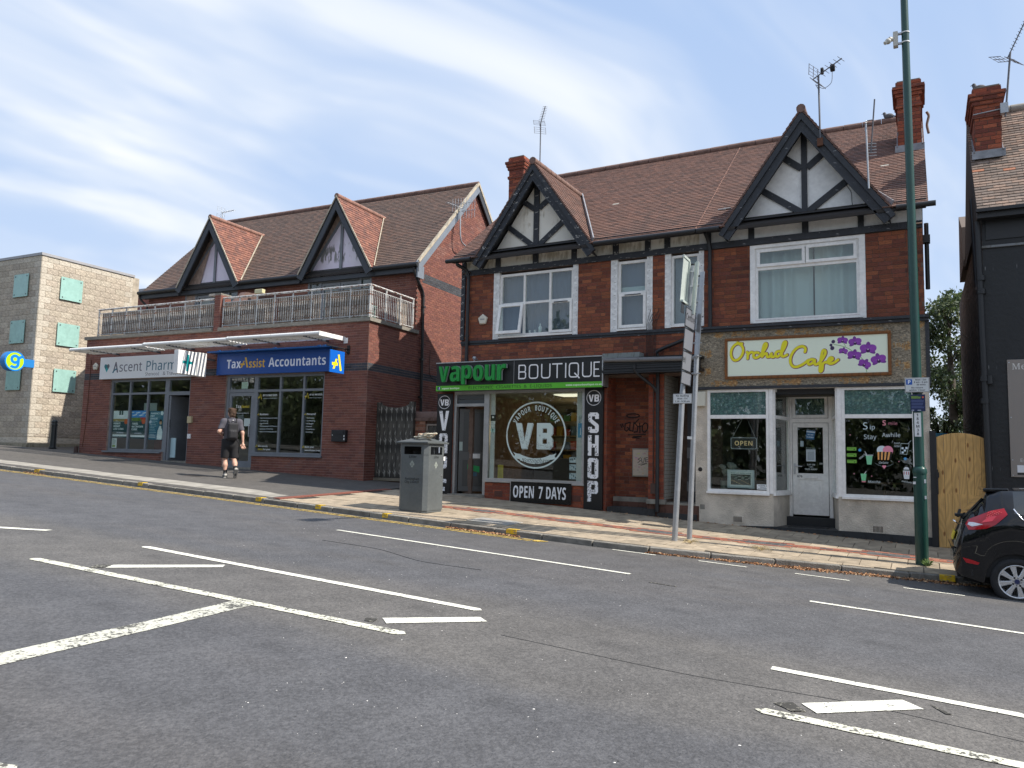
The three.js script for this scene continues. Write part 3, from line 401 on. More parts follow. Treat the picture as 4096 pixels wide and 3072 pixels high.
  M(T, 'bench', [bx(-1.1, -0.4, 5.95, 6.02, -0.9, -0.5), bx(-1.05, -0.98, 5.44, 5.95, -0.9, -0.5), bx(-0.52, -0.45, 5.44, 5.95, -0.9, -0.5)], mat([0.2, 0.32, 0.28]));
  M(T, 'satellite_box', rb(-6.7, -6.4, 6.65, 6.72, -0.6, -0.2, 0.01), mat([0.45, 0.4, 0.34]));
}
// ---- things fixed to that building
const board = (f, name, label, cat, u0, u1, v0, v1, z0, z1, body, W, Hh, draw, ry2 = 0, group) => {
  const t = on(f, name, label, cat, (u0 + u1) / 2, v0, z0, ry2, group), w = u1 - u0, h = v1 - v0, d = z1 - z0;
  M(t, 'board', rb(-w / 2, w / 2, 0, h, 0, d, Math.min(0.008, d / 3)), body);
  const g = new THREE.PlaneGeometry(w - 0.01, h - 0.01); g.translate(0, h / 2, d + 0.003);
  M(t, 'face', g, new THREE.MeshStandardMaterial({ map: canvas(W, Hh, draw), roughness: 0.42 }), true); return t;
};
const TF = (x, s, px, py, size, fill, W, wt = 'normal') => { x.save(); x.font = `${wt} ${size}px sans-serif`; const k = W / x.measureText(s).width; x.translate(px, py); x.scale(k, 1); x.fillStyle = fill; x.textAlign = 'left'; x.fillText(s, 0, 0); x.restore(); };
const TX = (x, s, px, py, size, fill, wt = 'bold', sx = 1, al = 'left') => { x.save(); x.translate(px, py); x.scale(sx, 1); x.font = `${wt} ${size}px sans-serif`; x.textAlign = al; x.textBaseline = 'alphabetic'; x.fillStyle = fill; x.fillText(s, 0, 0); x.restore(); };
board('T', 'fascia_sign', 'white pharmacy fascia sign with grey and teal lettering and a heart', 'shop sign', -11.42, -6.82, 3.97, 4.735, 0.02, 0.11, K.white, 1536, 256, (x, w, h) => {
  x.fillStyle = '#e3e4e4'; x.fillRect(0, 0, w, h);
  const hx = 120, hy = 116; x.fillStyle = '#57595f'; x.beginPath(); x.moveTo(hx, hy + 62); x.lineTo(hx + 42, hy); x.arc(hx + 21, hy - 12, 24, 0.5, 3.6, true); x.lineTo(hx, hy); x.fill(); x.fillStyle = '#1f7078'; x.beginPath(); x.moveTo(hx, hy + 62); x.lineTo(hx - 42, hy); x.arc(hx - 21, hy - 12, 24, 2.64, 6.0); x.lineTo(hx + 20, hy + 28); x.fill(); x.fillStyle = '#12a0a0'; x.beginPath(); x.moveTo(hx, hy + 62); x.lineTo(hx - 24, hy + 26); x.lineTo(hx, hy + 2); x.lineTo(hx + 24, hy + 26); x.fill();
  x.fillStyle = '#5c5862'; x.beginPath(); x.moveTo(226, 184); x.lineTo(266, 58); x.lineTo(282, 58); x.lineTo(322, 184); x.lineTo(298, 184); x.lineTo(274, 98); x.lineTo(252, 164); x.fill(); x.fillStyle = '#2b6b7c'; x.beginPath(); x.moveTo(218, 188); x.quadraticCurveTo(240, 144, 288, 134); x.lineTo(298, 150); x.quadraticCurveTo(258, 154, 240, 188); x.fill();
  TF(x, 'scent', 330, 174, 150, '#5c5862', 388); TF(x, 'Pharmacy', 772, 174, 152, '#2c6377', 738);
  TF(x, 'Sherwood', 775, 234, 54, '#5a5a60', 227); TF(x, '& Travel Clinic', 1058, 234, 54, '#5a5a60', 402);
});
board('T', 'fascia_sign', 'blue fascia sign with white and yellow accountants lettering', 'shop sign', -5.79, -1.25, 3.97, 4.655, 0.02, 0.13, mat([0.01, 0.09, 0.30], { roughness: 0.4 }), 1536, 240, (x, w, h) => {
  x.fillStyle = '#0a4694'; x.fillRect(0, 0, w, h);
  TF(x, 'Tax', 142, 171, 138, '#e6e9f4', 206, 'bold'); x.fillStyle = '#d9ab2b'; x.beginPath(); x.moveTo(398, 54); x.lineTo(422, 54); x.lineTo(454, 168); x.lineTo(430, 168); x.fill(); x.beginPath(); x.moveTo(384, 92); x.lineTo(400, 92); x.lineTo(366, 168); x.lineTo(346, 168); x.fill(); x.fillRect(340, 120, 62, 20); TF(x, 'ssist', 458, 171, 128, '#d9ab2b', 228, 'bold');
  TF(x, 'Accountants', 733, 171, 140, '#e6e9f4', 754, 'bold');
});
{ const t = on('T', 'sign_lip', 'thin blue hood with small spotlights above the accountants fascia', 'sign hood', -3.5, 4.66, 0); const bl = mat([0.012, 0.11, 0.36], { roughness: 0.4 }); M(t, 'hood', bx(-2.5, 2.42, 0, 0.045, 0.02, 0.36), bl); for (const u of [-2.1, -0.9, 0.2, 1.9, 2.1]) M(t, 'clip', bx(u, u + 0.09, 0.045, 0.07, 0.25, 0.33), bl); }
{ // pharmacy cross box, face square to the street line
  const t = on('T', 'projecting_sign', 'white light box with teal cross and grey diagonal stripes beside pharmacy sign', 'projecting sign', -6.05, 3.89, 0.42);
  M(t, 'casing', [rb(-0.1, 0.09, 0, 0.73, 0.35, 1.06, 0.015), rb(-0.13, 0.12, -0.01, 0.74, 0.0, 0.34, 0.01)], K.white); M(t, 'arm', [bx(-0.04, 0.03, 0.1, 0.16, -0.42, 0), bx(-0.04, 0.03, 0.55, 0.61, -0.42, 0)], K.greyFrame);
  const f = (x, w, h) => { x.fillStyle = '#eceeec'; x.fillRect(0, 0, w, h); x.fillStyle = '#9a9ba0'; for (const [a, wd] of [[120, 34], [210, 30], [310, 26], [400, 40]]) { x.beginPath(); x.moveTo(a - 70, h); x.lineTo(a + 34, 0); x.lineTo(a + 34 + wd, 0); x.lineTo(a - 70 + wd, h); x.fill(); } x.fillStyle = '#0d8385'; x.fillRect(118, 220, 290, 62); x.fillRect(226, 76, 66, 370); };
  const g = new THREE.PlaneGeometry(0.69, 0.71); g.rotateY(Math.PI / 2); g.translate(0.093, 0.365, 0.705); M(t, 'face', g, new THREE.MeshStandardMaterial({ map: canvas(512, 512, f), roughness: 0.35 }), true);
}
{ const t = on('T', 'projecting_sign', 'small square blue hanging sign with yellow plus and stroke emblem on black bracket', 'projecting sign', -0.68, 3.86, 0);
  const bl = mat([0.01, 0.15, 0.55], { roughness: 0.4 }); M(t, 'plate', rb(-0.03, 0.0, 0, 0.64, 0.2, 0.84, 0.006), bl);
  const g = new THREE.PlaneGeometry(0.63, 0.63); g.rotateY(Math.PI / 2); g.translate(0.003, 0.32, 0.52); M(t, 'face', g, new THREE.MeshStandardMaterial({ roughness: 0.4, map: canvas(256, 256, (x, w, h) => { x.fillStyle = '#0b62c4'; x.fillRect(0, 0, w, h); x.fillStyle = '#f2de20'; x.beginPath(); x.moveTo(132, 44); x.lineTo(164, 38); x.lineTo(214, 224); x.lineTo(180, 230); x.fill(); x.beginPath(); x.moveTo(96, 96); x.lineTo(130, 96); x.lineTo(84, 214); x.lineTo(50, 214); x.fill(); x.fillRect(34, 138, 104, 36); }) }), true);
  M(t, 'bracket', [rod([-0.015, 0.74, 0.02], [-0.015, 0.74, 0.98], 0.018), bx(-0.06, 0.03, 0.62, 0.86, 0.0, 0.03), bar([-0.015, 0.6, 0.02], [-0.015, 0.73, 0.2], 0.02, 0.02), bx(-0.02, -0.01, 0.64, 0.73, 0.3, 0.32), bx(-0.02, -0.01, 0.64, 0.73, 0.72, 0.74)], K.black); }
{ const t = on('T', 'sun_shade', 'white tubular slatted sun shade running above the shop signs', 'awning', 0, 4.85, 0);
  const wm = mat([0.86, 0.86, 0.83], { roughness: 0.4, map: rep(dirt, 0.8) });
  for (const [a, b, dy] of [[-11.6, -7.98, 0.0], [-7.98, -4.36, 0.03], [-4.36, -0.86, 0.05]]) {
    M(t, 'front_tube', [rod([a, dy + 0.03, 1.12], [b - 0.01, dy + 0.03, 1.12], 0.055, 0.055, 14), new THREE.SphereGeometry(0.06, 10, 8).translate(a + 0.03, dy + 0.03, 1.12)], wm);
    for (let k = 0; k < 6; k++) M(t, 'slat', bar([a + 0.02, dy + 0.0, 0.98 - k * 0.13], [b - 0.02, dy + 0.0, 0.98 - k * 0.13], 0.06, 0.022, [0, 0.55, 0.83]), wm);
    for (const u of [a + 1.0, b - 0.6]) M(t, 'bracket', bx(u, u + 0.03, dy - 0.05, dy + 0.0, 0, 1.1), K.darkGrey);
  }
  M(t, 'end_plate', rb(-0.86, -0.82, 0.0, 0.13, 0.0, 1.17, 0.012), wm); M(t, 'wall_plate', bx(-0.88, -0.74, -0.06, 0.1, 0.0, 0.02), K.white); }
const alarmGeo = (() => { const s = []; for (let i = 0; i < 5; i++) { const a = i / 5 * Math.PI * 2 + Math.PI / 2; s.push([0.14 * Math.cos(a), 0.14 * Math.sin(a) + 0.14]); } return slab(s, 0, 0.075, [], 0.02); })();
for (const [f, u, y, lab] of [['T', -11.76, 4.3, 'cream pentagonal alarm box at the pharmacy sign end'], ['V', -5.44, 4.85, 'cream pentagonal alarm box beside the opened white upstairs window']]) { const t = on(f, 'alarm_box', lab, 'alarm box', u, y, 0.0); M(t, 'cover', alarmGeo.clone(), mat([0.62, 0.58, 0.48], { roughness: 0.4 })); M(t, 'badge', bx(-0.06, 0.06, 0.13, 0.16, 0.075, 0.079), mat([0.3, 0.3, 0.3])); }
{ const t = on('T', 'letterbox', 'black wall letterbox with stickers right of the accountants window', 'letterbox', -0.85, 1.92, 0); M(t, 'body', rb(-0.25, 0.25, 0, 0.34, 0.005, 0.13, 0.012), K.black); M(t, 'flap', rb(-0.22, 0.2, 0.22, 0.32, 0.13, 0.142, 0.004), K.black); M(t, 'sticker', [bx(0.2, 0.23, 0.14, 0.19, 0.13, 0.133), bx(0.2, 0.23, 0.05, 0.1, 0.13, 0.133), bx(-0.22, -0.19, 0.18, 0.2, 0.13, 0.133)], K.white); }
// ---------------------------------------------------------------- pale stone building (frame G)
{
  const G = on('G', 'stone_building', 'pale stone block building with flat roof and square teal panels', 'building', 0, 0, 0);
  const wall = M(G, 'wall', [bx(-9, -0.001, 1.0, 8.9, -0.3, 0), bx(-0.3, 0, 1.0, 8.9, -3.95, -0.3), bx(-9, 0, 1.0, 8.9, -4.25, -3.95), bx(-9, 0, 8.7, 8.9, -3.95, -0.3)], mat([0.48, 0.42, 0.33], { map: rep(grain, 1), roughness: 0.95 }));
  const rock = mat([1, 1, 1], { map: rep(grain, 1), roughness: 0.95, bumpMap: rep(tex(256, (u, v) => fbm(u * 7, v * 5, 5, 0, 63), false), 1), bumpScale: 0.014 });
  const smooth = mat([1, 1, 1], { map: rep(grain, 1), roughness: 0.92, bumpMap: rep(pits, 1), bumpScale: 0.002 });
  const pal = palette([[0.52, 0.45, 0.355], [0.49, 0.425, 0.335], [0.55, 0.485, 0.385], [0.45, 0.39, 0.315], [0.51, 0.44, 0.35]], 70, 0.09), palS = palette([[0.62, 0.56, 0.46], [0.58, 0.525, 0.43]], 71, 0.05);
  const rk = [], sm = [];
  const lay = (F, a, b) => { const t = []; bricks(t, F, a, b, 1.95, 8.9, { h: 0.2285, L: 0.45, j: 0.012, proud: 0.012, pal }); return t; };
  const q = (arr, side) => arr.forEach((b) => { const e = new THREE.Vector3().setFromMatrixPosition(b.m), d = side ? -e.z : -e.x; if (d < 0.34 || e.y > 8.65 || (side && d > 3.62)) { b.c = palS(Math.round(d * 10), Math.round(e.y * 10)); sm.push(b); } else rk.push(b); });
  q(lay(FM(0, 0, 0, Math.PI / 2), 0.0, 3.95), true); q(lay(I4, -9, 0), false);
  const pl = []; bricks(pl, FM(0, 0, 0, Math.PI / 2), 0, 3.95, 1.71, 1.95, { h: 0.24, L: 0.9, j: 0.012, pal: palS }); bricks(pl, I4, -9, 0, 1.71, 1.95, { h: 0.24, L: 0.9, pal: palS }); sm.push(...pl);
  pieces('stone_block', G, wall, rk, rock, 220, 'stonework'); pieces('smooth_block', G, wall, sm, smooth, 300, 'smooth_stonework');
  M(G, 'plinth', [bx(-9, 0.02, 1.0, 1.7, 0, 0.02), bx(0, 0.02, 1.0, 1.7, -3.95, 0)], mat([0.30, 0.27, 0.2], { map: rep(dirt, 1) }));
  M(G, 'parapet_cap', [bx(-9, 0.05, 8.9, 9.0, -0.35, 0.05), bx(-0.35, 0.05, 8.902, 9.0, -4.0, -0.35)], mat([0.36, 0.36, 0.37], { roughness: 0.5, map: rep(mottle, 1) }));
  const teal = mat([0.34, 0.56, 0.50], { roughness: 0.25, map: rep(mottle, 0.4) });
  const panel = (F, s0, v) => { const g = rb(s0, s0 + 0.9, v, v + 0.89, 0.05, 0.075, 0.004); g.applyMatrix4(F); const p = M(G, 'wall_panel', g, teal); for (const [a, b] of [[0.09, 0.09], [0.81, 0.09], [0.09, 0.8], [0.81, 0.8]]) { const c = rod([s0 + a, v + b, 0.0], [s0 + a, v + b, 0.083], 0.025, 0.025, 10); c.applyMatrix4(F); M(p, 'bolt', c, K.darkGrey); } };
  for (const v of [7.34, 5.52, 3.71]) { panel(FM(0, 0, 0, Math.PI / 2), 0.77, v); panel(I4, -1.55, v); }
  M(G, 'flat_roof', bx(-9, -0.3, 8.55, 8.65, -4, -0.3), K.lead);
}
{ const t = on('G', 'projecting_sign', 'round blue and lime green sign with a letter g on stone wall', 'projecting sign', 0.0, 4.33, 0);
  const bl = mat([0.02, 0.21, 0.56], { roughness: 0.4 }); const disc = rod([-0.17, 0.37, 0], [0.13, 0.37, 0], 0.37, 0.37, 40); disc.translate(0, 0, 0.77); M(t, 'drum', disc, bl); M(t, 'arm', rb(-0.05, 0.05, 0.2, 0.5, 0.0, 0.5, 0.01), bl);
  const g = new THREE.CircleGeometry(0.365, 40); g.rotateY(Math.PI / 2); g.translate(0.134, 0.37, 0.77); M(t, 'face', g, new THREE.MeshStandardMaterial({ roughness: 0.35, map: canvas(512, 512, (x, w, h) => { x.fillStyle = '#1580d8'; x.fillRect(0, 0, w, h); x.fillStyle = '#b4e01c'; x.beginPath(); x.arc(256, 256, 222, 0, 7); x.fill(); x.strokeStyle = '#1580d8'; x.lineWidth = 74; x.beginPath(); x.arc(256, 208, 86, 0, 7); x.stroke(); x.beginPath(); x.moveTo(342, 208); x.quadraticCurveTo(352, 130, 500, 118); x.stroke(); x.beginPath(); x.moveTo(342, 208); x.lineTo(342, 330); x.quadraticCurveTo(330, 420, 250, 418); x.quadraticCurveTo(190, 414, 158, 382); x.stroke(); }) }), true); }
{ const b = thing('bollard', 'black cast bollard standing in front of the pale stone wall', 'bollard', [-28.55, gy(-28.55, -17.4), -17.4]); M(b, 'post', new THREE.LatheGeometry([[0, 0], [0.13, 0], [0.125, 0.05], [0.11, 0.1], [0.1, 0.86], [0.115, 0.88], [0.115, 0.91], [0.085, 0.93], [0.11, 0.98], [0.1, 1.04], [0.05, 1.08], [0, 1.085]].map((p) => new THREE.Vector2(...p)), 20), mat([0.015, 0.02, 0.022], { roughness: 0.35 })); }
// ---------------------------------------------------------------- the two half timbered shops (frames V and O)
const palVTile = (() => { const p = palette([[0.20, 0.108, 0.08], [0.172, 0.094, 0.072], [0.225, 0.118, 0.086], [0.145, 0.084, 0.066], [0.19, 0.105, 0.08]], 83, 0.06); return (i, r, u, v) => { const c = p(i, r, u, v), s = ss(0.5, 0.7, fbm(u * 0.7 + 3, v * 0.8, 3, 0, 19)); return h2(i, r, 88) > 0.9975 ? C(0.5, 0.46, 0.4) : c.lerp(C(0.085, 0.062, 0.05), 0.45 * s * h2(i, r, 17)); }; })();
function wavy(u0, u1, v0, v1, z, amp, wl, mat_, parent, name, seed = 0) { const n = 60, g = new THREE.PlaneGeometry(u1 - u0, v1 - v0, n, 6); g.translate((u0 + u1) / 2, (v0 + v1) / 2, z); const p = g.attributes.position; for (let i = 0; i < p.count; i++) { const u = p.getX(i); p.setZ(i, z + amp * Math.sin(u / wl * 6.28 + 2.3 * Math.sin(u * 2.1 + seed)) + amp * 0.5 * Math.sin(u * 31 + seed)); } g.computeVertexNormals(); return M(parent, name, g, mat_); }
const EV = 6.48, EZV = 0.36, SV = 0.76, RZV = -4.4, RYV = EV + SV * (EZV - RZV);
function timberGable(B, ap, uL, uR, zf, kp, plasterM, trim, br1, br2, tl, roof, seed) {
  // roof of the gable
  const dB = (ap[1] - EV) / SV;
  for (const s of [1, -1]) {
    const uf = s > 0 ? uR : uL, L = Math.hypot(uf - ap[0], ap[1] - EV), Ug = new THREE.Vector3((ap[0] - uf) / L, (ap[1] - EV) / L, 0), Ng = new THREE.Vector3(s * Ug.y, Math.abs(Ug.x), 0), zb = EZV - dB - 0.05;
    const q = [[uf, EV, zf], [ap[0], ap[1], zf], [ap[0], ap[1], zb], [uf, EV, EZV - 0.03]].map((p) => V3(p)), lo = q.map((p) => p.clone().addScaledVector(Ng, -0.06)), pos = [], f = (...a) => a.forEach((p) => pos.push(...p.toArray()));
    f(q[0], q[1], q[2], q[0], q[2], q[3], lo[0], lo[2], lo[1], lo[0], lo[3], lo[2], q[0], lo[1], q[1], q[0], lo[0], lo[1]);
    const g = new THREE.BufferGeometry(); g.setAttribute('position', new THREE.Float32BufferAttribute(pos, 3)); g.computeVertexNormals(); g.setAttribute('uv', new THREE.Float32BufferAttribute(new Float32Array(pos.length / 3 * 2), 2)); M(roof, 'gable_deck', g, K.under);
    const tot = dB + zf - EZV + 0.1;
    tiles(tl, new THREE.Vector3(uf, EV, zf + 0.03), new THREE.Vector3(0, 0, -s), Ug, Ng, s > 0 ? 0 : -tot, s > 0 ? tot : 0, L, { g: 0.11, pal: palVTile, seed, inside: (a, v) => Math.abs(a) < zf - EZV + 0.06 + dB * v / L });
    // moulded barge board in two steps
    const nx = Ng.x, ny = Ng.y, ex = 0.16, A0 = [uf - Ug.x * ex, EV - Ug.y * ex];
    const prof = (a, b) => [[A0[0] + nx * a, A0[1] + ny * a], [ap[0], ap[1] + a / ny], [ap[0], ap[1] + b / ny], [A0[0] + nx * b, A0[1] + ny * b]];
    M(B, 'bargeboard', [slab(prof(-0.01, -0.24), zf - 0.06, zf - 0.02), slab(prof(0.0, -0.1), zf - 0.02, zf + 0.02), slab(prof(-0.215, -0.25), zf - 0.06, zf + 0.0)], trim);
    M(B, 'gable_soffit', slab(prof(-0.11, -0.13), 0.02, zf - 0.06), K.black);
    if (s > 0) M(roof, 'valley', bar([uf + 0.03, EV + 0.08, EZV], [ap[0] + 0.03, ap[1] + 0.06, zb + 0.1], 0.15, 0.03, [0.5, 0.5, 0.5]), K.lead);
  }
  ridgeTiles(roof, [[ap[0], ap[1] + 0.05, zf + 0.04], [ap[0], ap[1] + 0.05, EZV - dB]], ridgeMat, 0.09, 0.3);
  // plaster and timbers
  const bot = 6.6, hw = (y) => (ap[1] - 0.28 - y) * (uR - uL) / 2 / (ap[1] - EV);
  const pw = M(B, 'gable_plaster', slab([[ap[0] - hw(bot), bot], [ap[0] + hw(bot), bot], [ap[0], ap[1] - 0.28]], -0.2, 0.0), plasterM);
  M(B, 'timber', bx(kp[0], kp[1], 6.28, ap[1] - 0.3, 0.001, 0.045), trim);
  M(B, 'timber', bar([uL + 0.15, 6.595, 0.024], [uR - 0.12, 6.595, 0.024], 0.125, 0.05, [0, 1, 0]), trim);
  for (const s of [-1, 1]) { const m = (kp[0] + kp[1]) / 2, e = (kp[1] - kp[0]) / 2; M(B, 'timber', bar([m + s * br1[0], br1[1], 0.02], [m + s * e, br1[2], 0.02], 0.13, 0.036, [0, 1, 0]), trim); M(B, 'timber', bar([m + s * br2[0], br2[1], 0.02], [m + s * e * 0.8, br2[2], 0.02], 0.13, 0.036, [0, 1, 0]), trim); }
}
function roofBody(B, u0, u1, tl, ins, seed) {
  const pr = [[EZV, EV - 0.06], [EZV, EV], [RZV, RYV], [2 * RZV - EZV, EV], [2 * RZV - EZV, EV - 0.06], [RZV, RYV - 0.14]], g = slab(pr.map(([z, y]) => [-z, y]), u0, u1); g.applyMatrix4(new THREE.Matrix4().makeRotationY(Math.PI / 2));
  const roof = M(B, 'roof', g, K.under), sl = Math.hypot(RYV - EV, RZV - EZV), U = new THREE.Vector3(0, (RYV - EV) / sl, (RZV - EZV) / sl), N = new THREE.Vector3(0, -U.z, U.y);
  tiles(tl, new THREE.Vector3(0, EV, EZV), new THREE.Vector3(1, 0, 0), U, N, u0 - 0.04, u1 + 0.04, sl, { g: 0.11, pal: palVTile, seed, inside: (a, v) => ins(a, EV + v * U.y) });
  ridgeTiles(roof, [[u0 - 0.03, RYV + 0.06, RZV], [u1, RYV + 0.06, RZV]], ridgeMat, 0.1, 0.45);
  M(B, 'fascia', [bx(u0, u1, EV - 0.05, EV - 0.0, 0.28, EZV - 0.02), bx(u0, u1, EV + 0.13, EV + 0.15, 0.0, 0.28)], K.black);
  return roof;
}
function chimney(B, u0, u1, y0, y1, z0, z1, seed) {
  const P_ = [];
  const c = M(B, 'chimney', bx(u0, u1, y0, y1 - 0.02, z0, z1), K.mortarOld), lay = (a, b, v0, v1, zz0, zz1) => { for (const [F, w] of [[FM(a, 0, zz1, 0), b - a], [FM(b, 0, zz1, Math.PI / 2), zz1 - zz0], [FM(a, 0, zz0, -Math.PI / 2), zz1 - zz0]]) bricks(P_, F, 0, w, v0, v1, { h: 0.082, L: 0.235, j: 0.012, pal: (i, r, u, v) => palette([[0.34, 0.085, 0.04], [0.27, 0.066, 0.036], [0.39, 0.105, 0.05], [0.2, 0.055, 0.035]], seed, 0.15)(i, r, u, v), ragged: true, proud: 0.008 }); };
  lay(u0, u1, y0, y1 - 0.1, z0, z1);
  const bands = [[y1 - 0.62, y1 - 0.54, 0.03], [y1 - 0.36, y1 - 0.28, 0.035], [y1 - 0.28, y1 - 0.2, 0.065], [y1 - 0.2, y1 - 0.12, 0.09], [y1 - 0.12, y1, 0.02]];
  for (const [a, b, e] of bands) { M(c, 'corbel', bx(u0 - e, u1 + e, a + 0.002, b - 0.002, z0 - e, z1 + e), mat([0.2, 0.07, 0.045], { map: rep(grain, 1.5) })); lay(u0 - e, u1 + e, a, b, z0 - e, z1 + e); }
  M(c, 'flue_cap', bx(u0, u1, y1, y1 + 0.03, z0, z1), K.concrete);
  M(c, 'flashing', [bx(u0 - 0.06, u1 + 0.06, y0 - 0.02, y0 + 0.14, z1, z1 + 0.03), bar([u0 - 0.02, y0 + 0.05, z1], [u0 - 0.02, y0 + 0.05 + SV * (z1 - z0), z0], 0.18, 0.02, [0, 1, 0]), bar([u1 + 0.02, y0 + 0.05, z1], [u1 + 0.02, y0 + 0.05 + SV * (z1 - z0), z0], 0.18, 0.02, [0, 1, 0])], K.lead);
  return [c, P_];
}
function strip(B, u0, u1, posts, pm, trim, gaps) {   // plaster strip with posts under the eaves
  M(B, 'plaster_band', bx(u0, u1, 6.2, 6.62, -0.2, 0.0), pm);
  for (const [a, b] of posts) M(B, 'timber', bx(a, b, 6.27, 6.64, 0.001, 0.035), trim);
  M(B, 'timber', bx(u0, u1, 6.14, 6.275, 0.002, 0.055), trim);
}
// black paint; V
{
  const V = on('V', 'vape_shop_building', 'half timbered brick house with cream weathered gable above green and black shopfront', 'building', 0, 0, 0);
  const list = [], tl = [];
  const w1 = [-5.15, -2.88, 4.51, 6.14], w2 = [-2.04, -1.07, 4.51, 6.14], w3 = [-0.77, 0.09, 4.51, 6.14];
  const wall = M(V, 'wall', [slab(rect(-6.08, 0, 3.45, 6.25), -0.25, 0, [w1, w2, [-0.77, -0.001, 4.51, 6.14]].map((h) => h.map((x, i) => x))), bx(-6.08, -5.83, 0.3, 6.3, -10, -0.25), bx(-6.08, 0, 0.3, 6.3, -10, -9.8)], K.mortarOld);
  bricks(list, I4, -6.06, 0, 3.5, 6.15, { h: 0.081, L: 0.235, j: 0.01, headers: 0.2, ragged: true, holes: [w1, w2, w3], pal: palOld, seed: 4 });
  M(V, 'left_gable_wall', slab([[0.0, 6.2], [9.2, 6.2], [4.6, RYV - 0.2]], -0.25, 0).applyMatrix4(FM(-5.83, 0, 0.1, Math.PI / 2)), K.mortarOld);
  // corner board
  M(V, 'corner_board', bx(-6.1, -5.99, 4.5, 6.5, -0.05, 0.05), K.blackTrimWorn);
  strip(V, -6.08, 0, [[-5.12, -4.99], [-4.07, -3.95], [-3.05, -2.92], [-2.01, -1.87], [-1.24, -1.11], [-0.79, -0.66]], K.plaster, K.blackTrimWorn);
  const apV = [-3.95, 8.66], roof = roofBody(V, -6.2, 0.01, tl, (a, y) => y > apV[1] - (apV[1] - EV) * Math.abs(a - apV[0]) / 1.56 - 0.1, 7);
  timberGable(V, apV, -5.5, -2.4, 0.36, [-4.07, -3.93], K.plaster, K.blackTrimWorn, [0.40, 7.88, 7.64], [0.84, 7.32, 6.7], tl, roof, 11);
  pieces('tile', V, roof, tl, K.tile, 300, 'tiling');
  const [ch, cp] = chimney(V, -6.12, -5.66, 8.35, 10.1, -3.2, -2.3, 51); pieces('brick', V, ch, cp, K.brick, 60, 'chimney_brickwork');
  M(V, 'gutter', rod([-6.35, EV - 0.01, EZV + 0.05], [-5.62, EV - 0.01, EZV + 0.05], 0.052, 0.052, 10), K.black); M(V, 'gutter', rod([-2.32, EV - 0.01, EZV + 0.05], [0.02, EV - 0.01, EZV + 0.05], 0.052, 0.052, 10), K.black);
  M(V, 'downpipe', [tube([[-6.02, EV - 0.06, 0.4], [-6.02, 6.36, 0.36], [-5.9, 6.26, 0.14], [-5.86, 6.05, 0.09]], 0.045, 18, 8), rod([-5.86, 6.1, 0.09], [-5.86, 3.9, 0.09], 0.042), rod([-5.86, 4.62, 0.09], [-5.86, 4.56, 0.09], 0.055)], K.black);
  // upstairs windows: old painted jamb boards, pvc frames, one sash open
  const jamb = (u0, u1, v0, v1) => M(V, 'jamb_board', bx(u0, u1, v0, v1, -0.1, 0.02), K.oldWhite);
  jamb(-5.16, -5.0, 4.47, 6.14); jamb(-3.0, -2.87, 4.47, 6.14); jamb(-2.05, -1.89, 4.47, 6.14); jamb(-1.19, -1.06, 4.47, 6.14); jamb(-0.775, -0.64, 4.49, 6.14); jamb(-0.02, 0.09, 4.49, 6.14);
  for (const g of [bx(-5.0, -3.0, 4.49, 4.53, -0.1, 0.05), bx(-1.89, -1.19, 4.49, 4.53, -0.1, 0.05), bx(-0.64, -0.02, 4.5, 4.53, -0.1, 0.04)]) M(V, 'window_sill', g, K.upvc);
  const wa = windowPart(V, 'window', -5.0, -3.0, 4.53, 6.09, -0.03, 0.06, 0.07, [-4.32, -3.62], [5.34], K.upvc, { mw: 0.055, skip: (i, k) => k === 0 && i !== 1 });
  { const sash = M(wa, 'open_sash', [bx(-0.34, 0.34, -0.06, 0, -0.02, 0.03), bx(-0.34, 0.34, -0.76, -0.69, -0.02, 0.03), bx(-0.34, -0.27, -0.69, -0.06, -0.02, 0.03), bx(0.27, 0.34, -0.69, -0.06, -0.02, 0.03)], K.upvc); sash.position.set(-4.66, 5.32, -0.01); sash.rotation.x = -0.2; const gl = new THREE.Mesh(uvm(bx(-0.275, 0.275, -0.695, -0.055, 0.0, 0.006)), K.glass); gl.name = nm('pane'); gl.position.copy(sash.position); gl.rotation.copy(sash.rotation); wa.add(gl); }
  const sh = windowPart(V, 'window_sash', -3.61, -3.03, 4.56, 5.33, 0.0, 0.06, 0.05, [], [], K.upvc);
  M(V, 'window_vent', [bx(-4.84, -4.42, 5.27, 5.29, 0.0, 0.01), bx(-3.5, -3.14, 5.28, 5.3, 0.0, 0.012), bx(-1.72, -1.34, 5.3, 5.32, 0.0, 0.012)], K.darkGrey);
  windowPart(V, 'window', -1.89, -1.19, 4.53, 6.1, -0.03, 0.06, 0.07, [], [5.36], K.upvc, { mw: 0.055, skip: (i, k) => k === 0 }); windowPart(V, 'window_sash', -1.86, -1.22, 4.56, 5.35, 0.0, 0.065, 0.05, [], [], K.upvc);
  windowPart(V, 'window', -0.64, -0.02, 4.53, 6.1, -0.03, 0.05, 0.07, [], [], K.upvc);
  room(V, -5.7, -2.4, 4.5, 6.12, -3, -0.26); room(V, -2.3, -0.85, 4.5, 6.12, -3, -0.26); room(V, -0.78, -0.01, 4.5, 6.12, -3, -0.26);
  const blueCur = curtain([0.16, 0.19, 0.26]);
